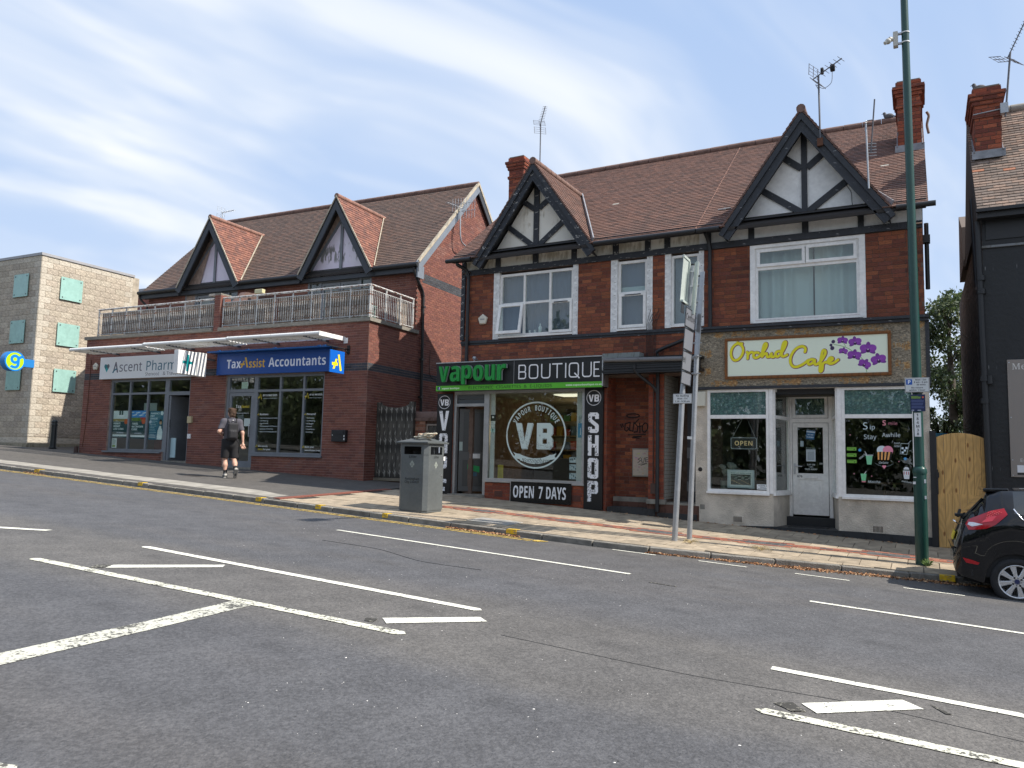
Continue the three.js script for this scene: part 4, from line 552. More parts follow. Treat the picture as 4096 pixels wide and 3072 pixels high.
  wavy(-5.0, -3.02, 4.55, 6.08, -0.22, 0.012, 0.16, blueCur, V, 'net_curtain', 1); wavy(-1.88, -1.2, 4.55, 6.08, -0.2, 0.004, 0.3, blueCur, V, 'blind', 2); M(V, 'blind_hem', bx(-1.84, -1.22, 5.4, 5.52, -0.16, -0.15), curtain([0.5, 0.58, 0.6])); wavy(-0.6, -0.05, 4.55, 6.08, -0.2, 0.003, 0.3, curtain([0.24, 0.28, 0.33]), V, 'blind', 3);
  M(V, 'bottle', new THREE.LatheGeometry([[0, 0], [0.045, 0], [0.045, 0.13], [0.015, 0.17], [0.015, 0.22], [0, 0.22]].map((p) => new THREE.Vector2(...p)), 12).translate(-3.92, 4.6, -0.13), mat([0.6, 0.66, 0.68])); M(V, 'cup', [rod([-4.2, 4.6, -0.13], [-4.2, 4.67, -0.13], 0.03), rod([-4.06, 4.6, -0.13], [-4.06, 4.67, -0.13], 0.03)], mat([0.5, 0.52, 0.54]));
  M(V, 'string_course', [bx(-6.08, 0, 4.41, 4.47, 0, 0.05), bx(-6.08, 0, 4.36, 4.41, 0, 0.025)], K.blackTrim);
  for (let i = 0; i < 8; i++) { const u = -1.19 + i * 0.03; M(V, 'cable', tube([[u + 0.1, 4.95 - (i % 3) * 0.12, 0.016], [u + 0.02, 4.6, 0.058], [u, 4.3, 0.016], [u, 3.86, 0.016]], 0.005, 20, 4), K.black); }
  M(V, 'cctv_bracket', [rod([-5.6, 4.0, 0.0], [-5.6, 4.0, 0.12], 0.02), new THREE.SphereGeometry(0.05, 10, 8).translate(-5.6, 4.02, 0.13), bar([-5.65, 3.9, 0.1], [-5.6, 4.0, 0.1], 0.02, 0.02)], K.galv);
  // ---- ground floor shop
  const g0 = 0.25, lw = [];
  const dh = [-6.24, -5.29, 0.0, 3.2], wh = [-5.29, -2.68, 1.03, 3.2];
  const shopW = M(V, 'shop_wall', [bx(-6.72, -6.24, g0, 3.4, -0.3, 0), bx(-5.29, -2.66, g0, 1.0, -0.28, 0), bx(-2.66, -2.12, g0, 3.95, -0.55, 0), bx(-6.72, -2.12, 3.2, 3.88, -0.3, -0.02), bx(-6.72, -6.6, g0, 3.8, -4, -0.3), bx(-6.72, -6.08, 3.7, 3.85, -4, -0.3)], K.mortarOld);
  const palShop = palette([[0.30, 0.075, 0.034], [0.26, 0.062, 0.032], [0.33, 0.088, 0.04], [0.23, 0.056, 0.03]], 57, 0.12);
  bricks(lw, I4, -5.29, -2.66, 0.3, 1.0, { h: 0.081, L: 0.235, j: 0.01, pal: palShop }); bricks(lw, I4, -6.72, -6.24, 0.3, 3.2, { h: 0.081, L: 0.235, j: 0.01, pal: palShop }); bricks(lw, FM(-2.12, 0, 0, Math.PI / 2), 0, 0.55, 0.3, 3.5, { h: 0.081, L: 0.235, j: 0.01, pal: palShop }); bricks(lw, I4, -2.66, -2.12, 0.3, 3.2, { h: 0.081, L: 0.235, j: 0.01, pal: palShop });
  // passage recess: back wall, pilaster, painted reveal
  const pb = M(V, 'passage_wall', [bx(-2.12, -1.14, g0, 3.5, -0.8, -0.55), bx(-1.14, -0.78, g0, 3.5, -0.8, 0.0), bx(-0.78, 0.2, 0.2, 3.5, -1.15, -1.0)], K.mortarOld);
  bricks(lw, FM(0, 0, -0.55, 0), -2.12, -1.14, 0.76, 3.48, { h: 0.081, L: 0.235, j: 0.01, pal: palOld, ragged: true, headers: 0.15 }); bricks(lw, I4, -1.14, -0.78, 0.76, 3.48, { h: 0.081, L: 0.235, j: 0.01, pal: palShop });
  pieces('brick', V, wall, list, K.brick, 200, 'brickwork'); pieces('brick', V, shopW, lw, K.brick, 100, 'shop_brickwork');
  const painted = mat([0.36, 0.34, 0.29], { map: rep(dirt, 1), roughness: 0.8 }), pw = []; bricks(pw, FM(-0.78, 0, 0, Math.PI / 2), 0.02, 1.0, 0.76, 3.48, { h: 0.081, L: 0.235, j: 0.01, pal: () => C(0.38, 0.36, 0.31) }); pieces('painted_brick', V, M(V, 'painted_reveal', bx(-0.785, -0.781, 0.3, 3.48, -1.0, 0), painted), pw, K.brick, 60, 'painted_brickwork');
  M(V, 'stone_ledge', [bx(-2.1, -1.14, 0.66, 0.76, -0.6, -0.38), bx(-1.16, -0.74, 0.66, 0.76, -0.05, 0.06), bx(-0.78, 0.1, 0.6, 0.70, -0.9, 0.0)], K.concrete);
  M(V, 'passage_base', [bx(-2.1, -1.14, 0.2, 0.66, -0.6, -0.36), bx(-1.15, -0.02, 0.2, 0.66, -0.9, 0.01)], mat([0.10, 0.045, 0.03], { map: rep(dirt, 1) })); M(V, 'base_board', [bx(-2.08, -0.97, 0.25, 0.55, -0.35, 0.04), bx(-0.92, -0.06, 0.2, 0.48, 0.012, 0.06)], mat([0.035, 0.035, 0.035], { map: rep(dirt, 1) }));
  M(V, 'side_door', [bx(-0.55, -0.02, 0.7, 3.3, -1.0, -0.96), bx(-0.5, -0.07, 1.9, 3.0, -0.96, -0.94)], mat([0.1, 0.105, 0.115])); M(V, 'door_rail', [bx(-0.55, -0.02, 1.66, 1.9, -0.96, -0.93), bx(-0.55, -0.02, 0.92, 1.14, -0.96, -0.93)], mat([0.25, 0.26, 0.27]));
  // graffiti and meter cupboard
  { const g = new THREE.PlaneGeometry(0.86, 0.62); g.translate(-1.6, 2.36, -0.538); M(V, 'graffiti', g, new THREE.MeshStandardMaterial({ transparent: true, roughness: 0.8, map: canvas(512, 368, (x, w, h) => { x.clearRect(0, 0, w, h); x.strokeStyle = '#120c0a'; x.lineCap = 'round'; x.lineJoin = 'round'; x.lineWidth = 15; const s = (p) => { x.beginPath(); p.forEach((q, i) => i ? x.lineTo(...q) : x.moveTo(...q)); x.stroke(); }; x.beginPath(); x.ellipse(200, 40, 90, 26, 0, 0, 7); x.stroke(); s([[20, 160], [40, 200]]); s([[44, 150], [60, 186]]); s([[150, 130], [90, 150], [80, 230], [110, 250], [146, 216], [120, 200]]); s([[160, 130], [150, 240], [200, 250], [214, 130]]); s([[280, 90], [226, 140], [270, 190], [262, 256], [216, 262]]); s([[296, 140], [300, 270]]); s([[270, 190], [330, 176]]); x.beginPath(); x.ellipse(370, 200, 36, 62, 0.2, 0, 7); x.stroke(); s([[448, 60], [432, 220]]); s([[430, 262], [432, 268]]); s([[480, 140], [494, 170]]); x.lineWidth = 12; s([[130, 300], [380, 296]]); s([[200, 322], [320, 318], [190, 340], [290, 344]]); }) }), true); }
  const mc = M(V, 'meter_cupboard', rb(-1.68, -1.2, 1.22, 1.86, -0.56, -0.46, 0.01), mat([0.22, 0.2, 0.17], { roughness: 0.6 })); { const g = new THREE.PlaneGeometry(0.43, 0.58); g.translate(-1.44, 1.54, -0.455); M(mc, 'cupboard_door', g, new THREE.MeshStandardMaterial({ roughness: 0.6, map: canvas(256, 352, (x, w, h) => { x.fillStyle = '#b3a797'; x.fillRect(0, 0, w, h); for (let i = 0; i < 130; i++) { x.fillStyle = `rgba(${90 + R() * 130},${80 + R() * 120},${70 + R() * 110},0.35)`; x.fillRect(R() * w, R() * h, 4 + R() * 30, 2 + R() * 14); } x.strokeStyle = '#1b1716'; x.lineWidth = 7; x.lineCap = 'round'; const s = (p) => { x.beginPath(); p.forEach((q, i) => i ? x.lineTo(...q) : x.moveTo(...q)); x.stroke(); }; s([[110, 110], [70, 130], [106, 150], [66, 180]]); s([[120, 120], [124, 170], [150, 172], [160, 110]]); s([[206, 104], [172, 112], [176, 168], [212, 160]]); s([[178, 140], [204, 134]]); s([[224, 94], [222, 160]]); s([[252, 96], [224, 130], [250, 156]]); s([[80, 200], [200, 186], [110, 214]]); }) }), true); }
  M(V, 'downpipe', [rod([-0.91, 3.5, 0.07], [-0.91, 0.5, 0.07], 0.042), tube([[-1.32, 3.66, 0.42], [-1.3, 3.5, 0.4], [-1.0, 3.2, 0.12], [-0.91, 3.05, 0.07]], 0.038, 14, 8), tube([[-0.9, 3.85, 0.06], [-0.9, 3.98, 0.1], [-0.3, 4.2, 0.1]], 0.04, 12, 8)], K.black); M(V, 'cable_duct', [rod([-1.02, 3.4, 0.02], [-1.02, 1.1, 0.02], 0.014), bx(-1.06, -0.94, 0.88, 1.1, 0.01, 0.08)], mat([0.07, 0.04, 0.03]));
  // passage canopy: lead top, gutter, ribbed black front
  M(V, 'canopy', [bx(-2.08, 0.1, 3.5, 3.56, -0.5, 0.42), bx(-2.08, 0.1, 3.78, 3.82, 0, 0.3), ...[0, 1, 2, 3, 4, 5].map((i) => bx(-2.06 + i * 0.001, 0.1, 3.48 + i * 0.05, 3.522 + i * 0.05, 0.3, 0.42 - (i % 2) * 0.015))], K.black);
  M(V, 'canopy_gutter', rod([-2.02, 3.78, 0.44], [0.05, 3.74, 0.44], 0.05, 0.05, 10), mat([0.16, 0.16, 0.165], { roughness: 0.5, map: rep(dirt, 1) })); M(V, 'canopy_flashing', [bx(-2.12, -1.25, 3.84, 3.95, 0.0, 0.3), bar([-2.12, 3.84, 0.24], [-1.25, 3.86, 0.22], 0.05, 0.2, [0, 1, 0])], mat([0.22, 0.24, 0.23], { map: rep(dirt, 0.8) })); M(V, 'canopy_slates', bar([-2.0, 3.8, 0.2], [0.1, 3.8, 0.2], 0.05, 0.45, [0, 1, 0]), K.rubber);
  // door: aluminium frame, dark open leaf
  const df = M(V, 'door_frame', [bx(-6.24, -6.17, 0.55, 3.2, -0.12, 0.0), bx(-5.36, -5.28, 0.55, 3.2, -0.12, 0.0), bx(-6.17, -5.36, 2.83, 2.9, -0.12, -0.003), bx(-6.17, -5.36, 3.13, 3.2, -0.12, -0.003)], K.alu);
  M(df, 'transom_panel', [bx(-6.17, -5.36, 2.9, 3.01, -0.09, -0.07), bx(-6.17, -5.36, 3.02, 3.13, -0.09, -0.065)], mat([0.10, 0.115, 0.13], { roughness: 0.25 }));
  const leaf = thing('tmp', null, null); scene.remove(leaf); used.tmp = undefined; leaf.name = nm('door'); leaf.position.set(-6.13, 0, -0.1); leaf.rotation.y = 0.62; V.add(leaf);
  M(leaf, 'leaf_frame', [bx(0, 0.1, 0.72, 2.78, -0.04, 0), bx(0.68, 0.78, 0.72, 2.78, -0.04, 0), bx(0.1, 0.68, 2.7, 2.78, -0.04, 0), bx(0.1, 0.68, 0.72, 0.84, -0.04, 0), bx(0.1, 0.68, 1.5, 1.7, -0.04, 0.0)], mat([0.06, 0.06, 0.058], { roughness: 0.4 })); M(leaf, 'leaf_panel', [bx(0.1, 0.68, 0.84, 1.5, -0.03, -0.015), bx(0.1, 0.68, 1.7, 2.7, -0.03, -0.015)], mat([0.03, 0.031, 0.03], { roughness: 0.3 })); M(leaf, 'letter_plate', rb(0.28, 0.54, 1.54, 1.66, 0.0, 0.02, 0.006), K.alu); M(leaf, 'hinge', [bx(0.72, 0.77, 2.1, 2.3, 0, 0.02), bx(0.72, 0.77, 1.72, 1.88, 0, 0.02)], K.alu);
  { const g = new THREE.PlaneGeometry(0.36, 0.36); g.translate(0.38, 1.26, -0.012); M(leaf, 'sticker', g, new THREE.MeshStandardMaterial({ transparent: true, map: canvas(128, 128, (x, w, h) => { x.clearRect(0, 0, w, h); x.lineWidth = 10; for (let i = 0; i < 6; i++) { x.strokeStyle = '#2f8a4f'; x.beginPath(); x.moveTo(10, 20 + i * 7); x.lineTo(118, 40 + i * 9); x.stroke(); } x.fillStyle = '#3d5a6a'; x.fillRect(40, 88, 56, 34); }) }), true); const g2 = new THREE.PlaneGeometry(0.08, 0.22); g2.translate(0.05, 1.84, 0.002); M(leaf, 'sticker', g2, mat([0.3, 0.36, 0.33])); }
  M(V, 'door_step', bx(-6.32, -5.28, 0.2, 0.66, -0.3, 0.1), K.concrete);
  // shop window
  const sw = windowPart(V, 'shop_window', -5.28, -2.67, 1.02, 3.2, 0.0, 0.06, 0.1, [], [], K.alu);
  M(V, 'window_post', [bx(-5.2, -5.08, 1.08, 3.14, -0.09, -0.06), bx(-2.88, -2.74, 1.08, 3.14, -0.3, -0.1)], mat([0.5, 0.5, 0.48])); M(V, 'window_sill', bx(-5.31, -2.64, 0.985, 1.03, -0.1, 0.05), K.alu);
  room(V, -6.5, -2.5, 0.66, 3.19, -5, -0.31, mat([0.2, 0.195, 0.185]), mat([0.16, 0.155, 0.15])); M(V, 'side_panel', bx(-2.9, -2.87, 1.05, 3.15, -0.6, -0.1), mat([0.55, 0.55, 0.53])); M(V, 'shop_counter', rb(-5.5, -3.2, 0.66, 1.6, -3.6, -3.0, 0.02), mat([0.08, 0.075, 0.07])); M(V, 'wall_shelf', [0, 1, 2, 3].map((i) => bx(-5.9, -3.0, 1.4 + i * 0.42, 1.43 + i * 0.42, -4.9, -4.6)), mat([0.2, 0.17, 0.13]));
  for (let i = 0; i < 4; i++) for (let k = 0; k < 12; k++) M(V, 'shelf_box', bx(-5.85 + k * 0.235, -5.67 + k * 0.235, 1.431 + i * 0.42, 1.6 + i * 0.42 + rr(0, 0.12), -4.85, -4.66), mat(pick([[0.3, 0.28, 0.25], [0.06, 0.2, 0.1], [0.25, 0.05, 0.05], [0.05, 0.1, 0.2], [0.3, 0.22, 0.05]], R())));
  const wd = (name, u0, u1, v0, v1, z, W, H, dr) => { const g = new THREE.PlaneGeometry(u1 - u0, v1 - v0); g.translate((u0 + u1) / 2, (v0 + v1) / 2, z); return M(V, name, g, new THREE.MeshStandardMaterial({ transparent: true, roughness: 0.6, side: THREE.DoubleSide, map: canvas(W, H, dr) }), true); };
  const speck = (x, w, h, n, seed, y0 = 0.2, y1 = 1) => { const r = rng(seed); x.globalCompositeOperation = 'destination-out'; for (let i = 0; i < n; i++) { const cx = r() * w, cy = h * lerp(y0, y1, r()), q = 0.6 + r() * r() * 3.4; if (fbm(cx / w * 7, cy / h * 7, 3, 0, seed) < 0.5) continue; x.beginPath(); x.arc(cx, cy, q, 0, 7); x.fill(); } x.globalCompositeOperation = 'source-over'; };
  const slabV = (x, X, Y, w, h) => { x.beginPath(); x.moveTo(X, Y); x.lineTo(X + w * 0.34, Y); x.lineTo(X + w * 0.52, Y + h * 0.68); x.lineTo(X + w * 0.68, Y); x.lineTo(X + w, Y); x.lineTo(X + w * 0.68, Y + h); x.lineTo(X + w * 0.36, Y + h); x.closePath(); };
  const slabB = (x, X, Y, w, h) => { x.beginPath(); x.moveTo(X, Y); x.lineTo(X + w * 0.82, Y); x.lineTo(X + w, Y + h * 0.12); x.lineTo(X + w, Y + h * 0.38); x.lineTo(X + w * 0.88, Y + h * 0.5); x.lineTo(X + w, Y + h * 0.62); x.lineTo(X + w, Y + h * 0.88); x.lineTo(X + w * 0.82, Y + h); x.lineTo(X, Y + h); x.closePath(); x.rect(X + w * 0.36, Y + h * 0.2, w * 0.28, h * 0.18); x.rect(X + w * 0.36, Y + h * 0.6, w * 0.28, h * 0.2); };
  wd('window_lettering', -4.74, -3.13, 1.33, 2.93, -0.03, 1024, 1024, (x, w, h) => {
    x.clearRect(0, 0, w, h); const col = '#c6d6d0'; x.strokeStyle = col; x.lineWidth = 24; x.beginPath(); x.arc(512, 512, 496, 0, 7); x.stroke();
    const s = 'VAPOUR BOUTIQUE'; x.font = 'bold 112px sans-serif'; x.fillStyle = col; x.textAlign = 'center'; for (let i = 0; i < s.length; i++) { const a = -Math.PI / 2 + (i - (s.length - 1) / 2) * 0.148; x.save(); x.translate(512 + 372 * Math.cos(a), 512 + 372 * Math.sin(a)); x.rotate(a + Math.PI / 2); x.scale(0.66, 1); x.fillText(s[i], 0, 0); x.restore(); }
    for (const [d, st] of [[10, 1], [0, 0]]) { slabV(x, 168 + d, 330 + d, 300, 390); if (st) { x.fillStyle = col; x.fill(); } else { x.globalCompositeOperation = 'destination-out'; x.lineWidth = 8; x.stroke(); x.globalCompositeOperation = 'source-over'; x.fillStyle = col; x.fill(); } slabB(x, 532 + d, 330 + d, 268, 390); if (st) x.fill('evenodd'); else { x.globalCompositeOperation = 'destination-out'; x.stroke(); x.globalCompositeOperation = 'source-over'; x.fill('evenodd'); } }
    speck(x, w, h, 5200, 5, 0.42, 0.69);
    x.fillStyle = col; x.beginPath(); x.moveTo(130, 770); x.quadraticCurveTo(190, 806, 256, 800); x.lineTo(256, 880); x.quadraticCurveTo(190, 880, 140, 860); x.lineTo(168, 816); x.fill(); x.beginPath(); x.moveTo(866, 780); x.quadraticCurveTo(810, 812, 748, 806); x.lineTo(748, 884); x.quadraticCurveTo(810, 880, 862, 862); x.lineTo(836, 824); x.fill();
    x.beginPath(); x.moveTo(246, 800); x.quadraticCurveTo(512, 924, 760, 810); x.lineTo(756, 894); x.quadraticCurveTo(512, 1000, 250, 896); x.fill();
    x.save(); x.translate(504, 922); x.transform(1, 0, -0.22, 1, 0, 0); x.font = 'italic 84px serif'; x.fillStyle = '#141616'; x.fillText('Nottingham', 0, 6); x.restore(); });
  wd('window_notice', -3.07, -2.9, 1.5, 1.62, -0.09, 64, 48, (x, w, h) => { x.fillStyle = '#aebac0'; x.fillRect(0, 0, w, h); x.fillStyle = '#30424c'; x.fillRect(8, 8, 12, 20); x.fillRect(26, 8, 10, 20); x.fillRect(42, 6, 14, 14); });
  for (const v of [1.32, 1.12]) wd('window_notice', -3.07, -2.9, v, v + 0.14, -0.09, 64, 52, (x, w, h) => { x.fillStyle = '#a9b5bb'; x.fillRect(0, 0, w, h); x.fillStyle = '#34505c'; for (let i = 0; i < 9; i++) x.fillRect(4 + (i * 17) % 52, 5 + (i * 11) % 40, 9, 6); });
  wd('window_notice', -2.87, -2.74, 2.08, 2.6, -0.094, 64, 192, (x, w, h) => { x.fillStyle = '#c4cccc'; x.fillRect(0, 0, w, h); x.fillStyle = '#3f87ad'; x.fillRect(0, 70, w, 122); x.fillStyle = '#26343c'; for (let i = 0; i < 6; i++) x.fillRect(6, 6 + i * 11, 46 - i * 4, 5); x.fillStyle = '#dbe6ea'; x.fillRect(28, 110, 8, 60); });
  wd('window_notice', -5.2, -5.06, 2.18, 2.62, -0.055, 64, 200, (x, w, h) => { x.fillStyle = '#201f1e'; x.fillRect(0, 0, w, 70); x.fillStyle = '#e8e8e4'; x.beginPath(); x.arc(32, 26, 12, 0, 7); x.fill(); x.fillRect(4, 72, 56, 28); x.fillStyle = '#444'; x.fillRect(8, 78, 48, 4); x.fillRect(8, 88, 40, 4); x.fillStyle = '#cfd0cc'; x.beginPath(); x.ellipse(32, 124, 28, 20, 0, 0, 7); x.fill(); x.fillStyle = '#b9cfc9'; x.fillRect(4, 152, 56, 46); x.fillStyle = '#2c5f55'; x.beginPath(); x.arc(32, 168, 9, 0, 7); x.fill(); x.fillRect(29, 176, 6, 18); });
  M(V, 'air_brick', [[-5.0, 0.64], [-2.95, 0.62]].flatMap(([u, v]) => [bx(u, u + 0.22, v, v + 0.14, 0.0, 0.012), ...[0, 1, 2, 3, 4].map((i) => bx(u + 0.015, u + 0.205, v + 0.015 + i * 0.024, v + 0.028 + i * 0.024, 0.012, 0.018))]), mat([0.12, 0.05, 0.035]));
  M(V, 'wasp_trap', bx(-5.15, -5.0, 1.05, 1.4, -0.4, -0.38), mat([0.5, 0.4, 0.05]));
  // lamps inside the shop
  const panel = M(V, 'ceiling_light', bx(-3.9, -3.1, 3.15, 3.17, -1.5, -0.9), new THREE.MeshStandardMaterial({ color: C(0.9, 0.88, 0.8), emissive: C(1, 0.92, 0.72), emissiveIntensity: 0.75 }));
  for (const [u, z] of [[-3.98, -3.2], [-3.2, -3.2]]) { const b = M(V, 'pendant_lamp', new THREE.SphereGeometry(0.05, 10, 8).translate(u, 2.35, z), new THREE.MeshStandardMaterial({ color: C(1, 0.8, 0.4), emissive: C(1, 0.66, 0.28), emissiveIntensity: 3 })); M(b, 'flex', rod([u, 2.4, z], [u, 3.15, z], 0.006), K.black); const l = new THREE.PointLight(C(1, 0.7, 0.35), 0.9, 0, 2); l.position.set(u, 2.35, z); V.add(l); }
  // ---- signs of that shop, things of their own
  const blk = mat([0.012, 0.012, 0.013], { roughness: 0.35 });
  { const t = on('V', 'fascia_sign', 'black shop fascia with raised green lettering over a lime green band', 'shop sign', -4.36, 3.2, 0);
    M(t, 'box', [bx(-2.24, 2.24, 0.0, 0.69, 0.0, 0.3)], blk); M(t, 'end_trim', [bx(2.24, 2.27, 0.02, 0.68, 0, 0.32), bx(-2.25, 2.25, 0.69, 0.715, 0, 0.33)], K.alu); M(t, 'joint', bx(-0.02, -0.012, 0.13, 0.69, 0.3, 0.304), K.alu);
    const gm = new THREE.MeshStandardMaterial({ roughness: 0.4, map: canvas(2048, 64, (x, w, h) => { x.fillStyle = '#58b02c'; x.fillRect(0, 0, w, h); x.fillStyle = '#1f3a68'; x.fillRect(20, 10, 40, 44); TX(x, 'f', 36, 50, 44, '#eef', 'bold'); TX(x, 'vapour boutique', 80, 44, 30, '#eef5e8', 'bold'); TX(x, 'ELECTRONIC  CIGARETTES  &  E-LIQUIDS', 960, 50, 50, '#0e150c', 'normal', 1.16, 'center'); TX(x, 'www.vapourboutique.co.uk', 1640, 42, 28, '#e8f2e2', 'bold', 1.1); }) });
    M(t, 'green_band', bx(-2.245, 2.25, 0.0, 0.13, 0.3, 0.306), mat([0.1, 0.42, 0.03])); const gb = new THREE.PlaneGeometry(4.48, 0.128); gb.translate(0.0, 0.065, 0.309); M(t, 'band_lettering', gb, gm, true);
    const font = await new FontLoader().loadAsync('fonts/droid/droid_sans_bold.typeface.json'), green = mat([0.012, 0.27, 0.045], { roughness: 0.35 }), edge = mat([0.3, 0.32, 0.32], { roughness: 0.3 }); let X = -2.08;
    for (const c of 'vapour') { const g = new TextGeometry(c, { font, size: 0.40, depth: 0.09, curveSegments: 6, bevelEnabled: false }); g.computeBoundingBox(); const b = g.boundingBox, wd_ = 0.275 * (c === 'r' ? 0.82 : 1), sx = wd_ / (b.max.x - b.min.x), des = c === 'p' ? -0.075 : 0, hgt = c === 'p' ? 0.465 : 0.385, sy = hgt / (b.max.y - b.min.y); g.translate(-b.min.x, -b.min.y, 0); g.scale(sx, sy, 1); g.translate(X, 0.215 + des, 0.36); M(t, 'letter', g, green); const e = g.clone(); e.scale(1, 1, 0.62); e.translate(0.006, 0.006, 0.115); M(t, 'letter_rim', e, edge); X += wd_ + 0.06; }
    // BOUTIQUE drawn as round cornered strokes
    const gp = new THREE.PlaneGeometry(2.2, 0.5); gp.translate(1.12, 0.41, 0.304); M(t, 'lettering', gp, new THREE.MeshStandardMaterial({ roughness: 0.4, transparent: true, map: canvas(1100, 250, (x, w, h) => { x.clearRect(0, 0, w, h); x.strokeStyle = '#e9e9ea'; x.lineWidth = 15; x.lineJoin = 'round'; x.lineCap = 'butt'; const y0 = 48, y1 = 206, rrc = (X, W) => { const r = 34; x.beginPath(); x.moveTo(X + r, y0); x.lineTo(X + W - r, y0); x.quadraticCurveTo(X + W, y0, X + W, y0 + r); x.lineTo(X + W, y1 - r); x.quadraticCurveTo(X + W, y1, X + W - r, y1); x.lineTo(X + r, y1); x.quadraticCurveTo(X, y1, X, y1 - r); x.lineTo(X, y0 + r); x.quadraticCurveTo(X, y0, X + r, y0); x.stroke(); }, L = (...p) => { x.beginPath(); p.forEach((q, i) => i ? x.lineTo(...q) : x.moveTo(...q)); x.stroke(); }, Uu = (X, W) => { x.beginPath(); x.moveTo(X, y0 - 7); x.lineTo(X, y1 - 34); x.quadraticCurveTo(X, y1, X + 34, y1); x.lineTo(X + W - 34, y1); x.quadraticCurveTo(X + W, y1, X + W, y1 - 34); x.lineTo(X + W, y0 - 7); x.stroke(); };
      L([50, y0], [50, y1], [124, y1], [140, y1 - 16], [140, 142], [126, 127], [50, 127]); L([126, 127], [136, 112], [136, y0 + 16], [122, y0], [43, y0]); rrc(190, 110); Uu(352, 106); L([486, y0], [618, y0]); L([552, y0], [552, y1 + 7]); L([660, y0 - 7], [660, y1 + 7]); rrc(706, 112); L([770, 160], [834, 222]); Uu(872, 104); L([1080, y0], [1012, y0], [1012, y1], [1080, y1]); L([1012, 127], [1070, 127]); }) }), true); }
  const panelDraw = (letters, seed) => (x, w, h) => { x.fillStyle = '#161617'; x.fillRect(0, 0, w, h); };
  const tall = (label, u0, u1, v0, v1, word, T0, TP, TH) => { const t = on('V', 'shop_sign_board', label, 'shop sign', (u0 + u1) / 2, v0, 0.01); M(t, 'board', bx(-(u1 - u0) / 2, (u1 - u0) / 2, 0, v1 - v0, 0.0, 0.06), blk); const W = 128, H = 812, layer = document.createElement('canvas'); layer.width = W; layer.height = H; const y = layer.getContext('2d'); y.clearRect(0, 0, W, H); y.strokeStyle = '#e6e6e8'; y.lineWidth = 4; y.beginPath(); y.arc(62, 64, 50, 0, 7); y.stroke(); y.fillStyle = '#e9e9ea'; slabV(y, 24, 42, 38, 48); y.fill(); slabB(y, 66, 42, 34, 48); y.fill('evenodd');
    const bl = (c, Y, h) => { const X = 24, w = 76; y.beginPath(); if (c === 'V') { slabV(y, X - 6, Y, w + 12, h); y.fill(); return; } if (c === 'A') { y.moveTo(X, Y + h); y.lineTo(X, Y + 14); y.lineTo(X + 10, Y); y.lineTo(X + w - 10, Y); y.lineTo(X + w, Y + 14); y.lineTo(X + w, Y + h); y.lineTo(X + w - 27, Y + h); y.lineTo(X + w - 27, Y + h * 0.7); y.lineTo(X + 27, Y + h * 0.7); y.lineTo(X + 27, Y + h); y.closePath(); y.rect(X + 27, Y + h * 0.2, w - 54, h * 0.28); } if (c === 'P') { y.moveTo(X, Y); y.lineTo(X + w - 10, Y); y.lineTo(X + w, Y + 12); y.lineTo(X + w, Y + h * 0.52); y.lineTo(X + w - 10, Y + h * 0.62); y.lineTo(X + 28, Y + h * 0.62); y.lineTo(X + 28, Y + h); y.lineTo(X, Y + h); y.closePath(); y.rect(X + 28, Y + h * 0.18, w - 52, h * 0.24); } if (c === 'E') { y.moveTo(X, Y); y.lineTo(X + w, Y); y.lineTo(X + w, Y + h * 0.2); y.lineTo(X + 28, Y + h * 0.2); y.lineTo(X + 28, Y + h * 0.4); y.lineTo(X + w - 12, Y + h * 0.4); y.lineTo(X + w - 12, Y + h * 0.6); y.lineTo(X + 28, Y + h * 0.6); y.lineTo(X + 28, Y + h * 0.8); y.lineTo(X + w, Y + h * 0.8); y.lineTo(X + w, Y + h); y.lineTo(X, Y + h); y.closePath(); } if (c === 'H') { y.rect(X, Y, 26, h); y.rect(X + w - 26, Y, 26, h); y.rect(X + 26, Y + h * 0.42, w - 52, h * 0.18); } if (c === 'O') { y.moveTo(X + 12, Y); y.lineTo(X + w - 12, Y); y.lineTo(X + w, Y + 12); y.lineTo(X + w, Y + h - 12); y.lineTo(X + w - 12, Y + h); y.lineTo(X + 12, Y + h); y.lineTo(X, Y + h - 12); y.lineTo(X, Y + 12); y.closePath(); y.rect(X + 27, Y + h * 0.2, w - 54, h * 0.6); } if (c === 'S') { y.moveTo(X + 12, Y); y.lineTo(X + w - 12, Y); y.lineTo(X + w, Y + 12); y.lineTo(X + w, Y + h * 0.32); y.lineTo(X + w - 27, Y + h * 0.32); y.lineTo(X + w - 27, Y + h * 0.19); y.lineTo(X + 27, Y + h * 0.19); y.lineTo(X + 27, Y + h * 0.33); y.lineTo(X + w, Y + h * 0.6); y.lineTo(X + w, Y + h - 12); y.lineTo(X + w - 12, Y + h); y.lineTo(X + 12, Y + h); y.lineTo(X, Y + h - 12); y.lineTo(X, Y + h * 0.7); y.lineTo(X + 27, Y + h * 0.7); y.lineTo(X + 27, Y + h * 0.81); y.lineTo(X + w - 27, Y + h * 0.81); y.lineTo(X + w - 27, Y + h * 0.68); y.lineTo(X, Y + h * 0.42); y.lineTo(X, Y + 12); y.closePath(); } y.fill('evenodd'); };
    [...word].forEach((c, i) => bl(c, T0 + i * TP, TH)); speck(y, W, H, 2600, word.length + word.charCodeAt(0), 0.16, 1);
    const g = new THREE.PlaneGeometry(u1 - u0 - 0.01, v1 - v0 - 0.01); g.translate(0, (v1 - v0) / 2, 0.063); M(t, 'face', g, new THREE.MeshStandardMaterial({ roughness: 0.4, map: canvas(W, H, (x, w, h) => { x.fillStyle = '#171718'; x.fillRect(0, 0, w, h); x.drawImage(layer, 0, 0); }) }), true); };
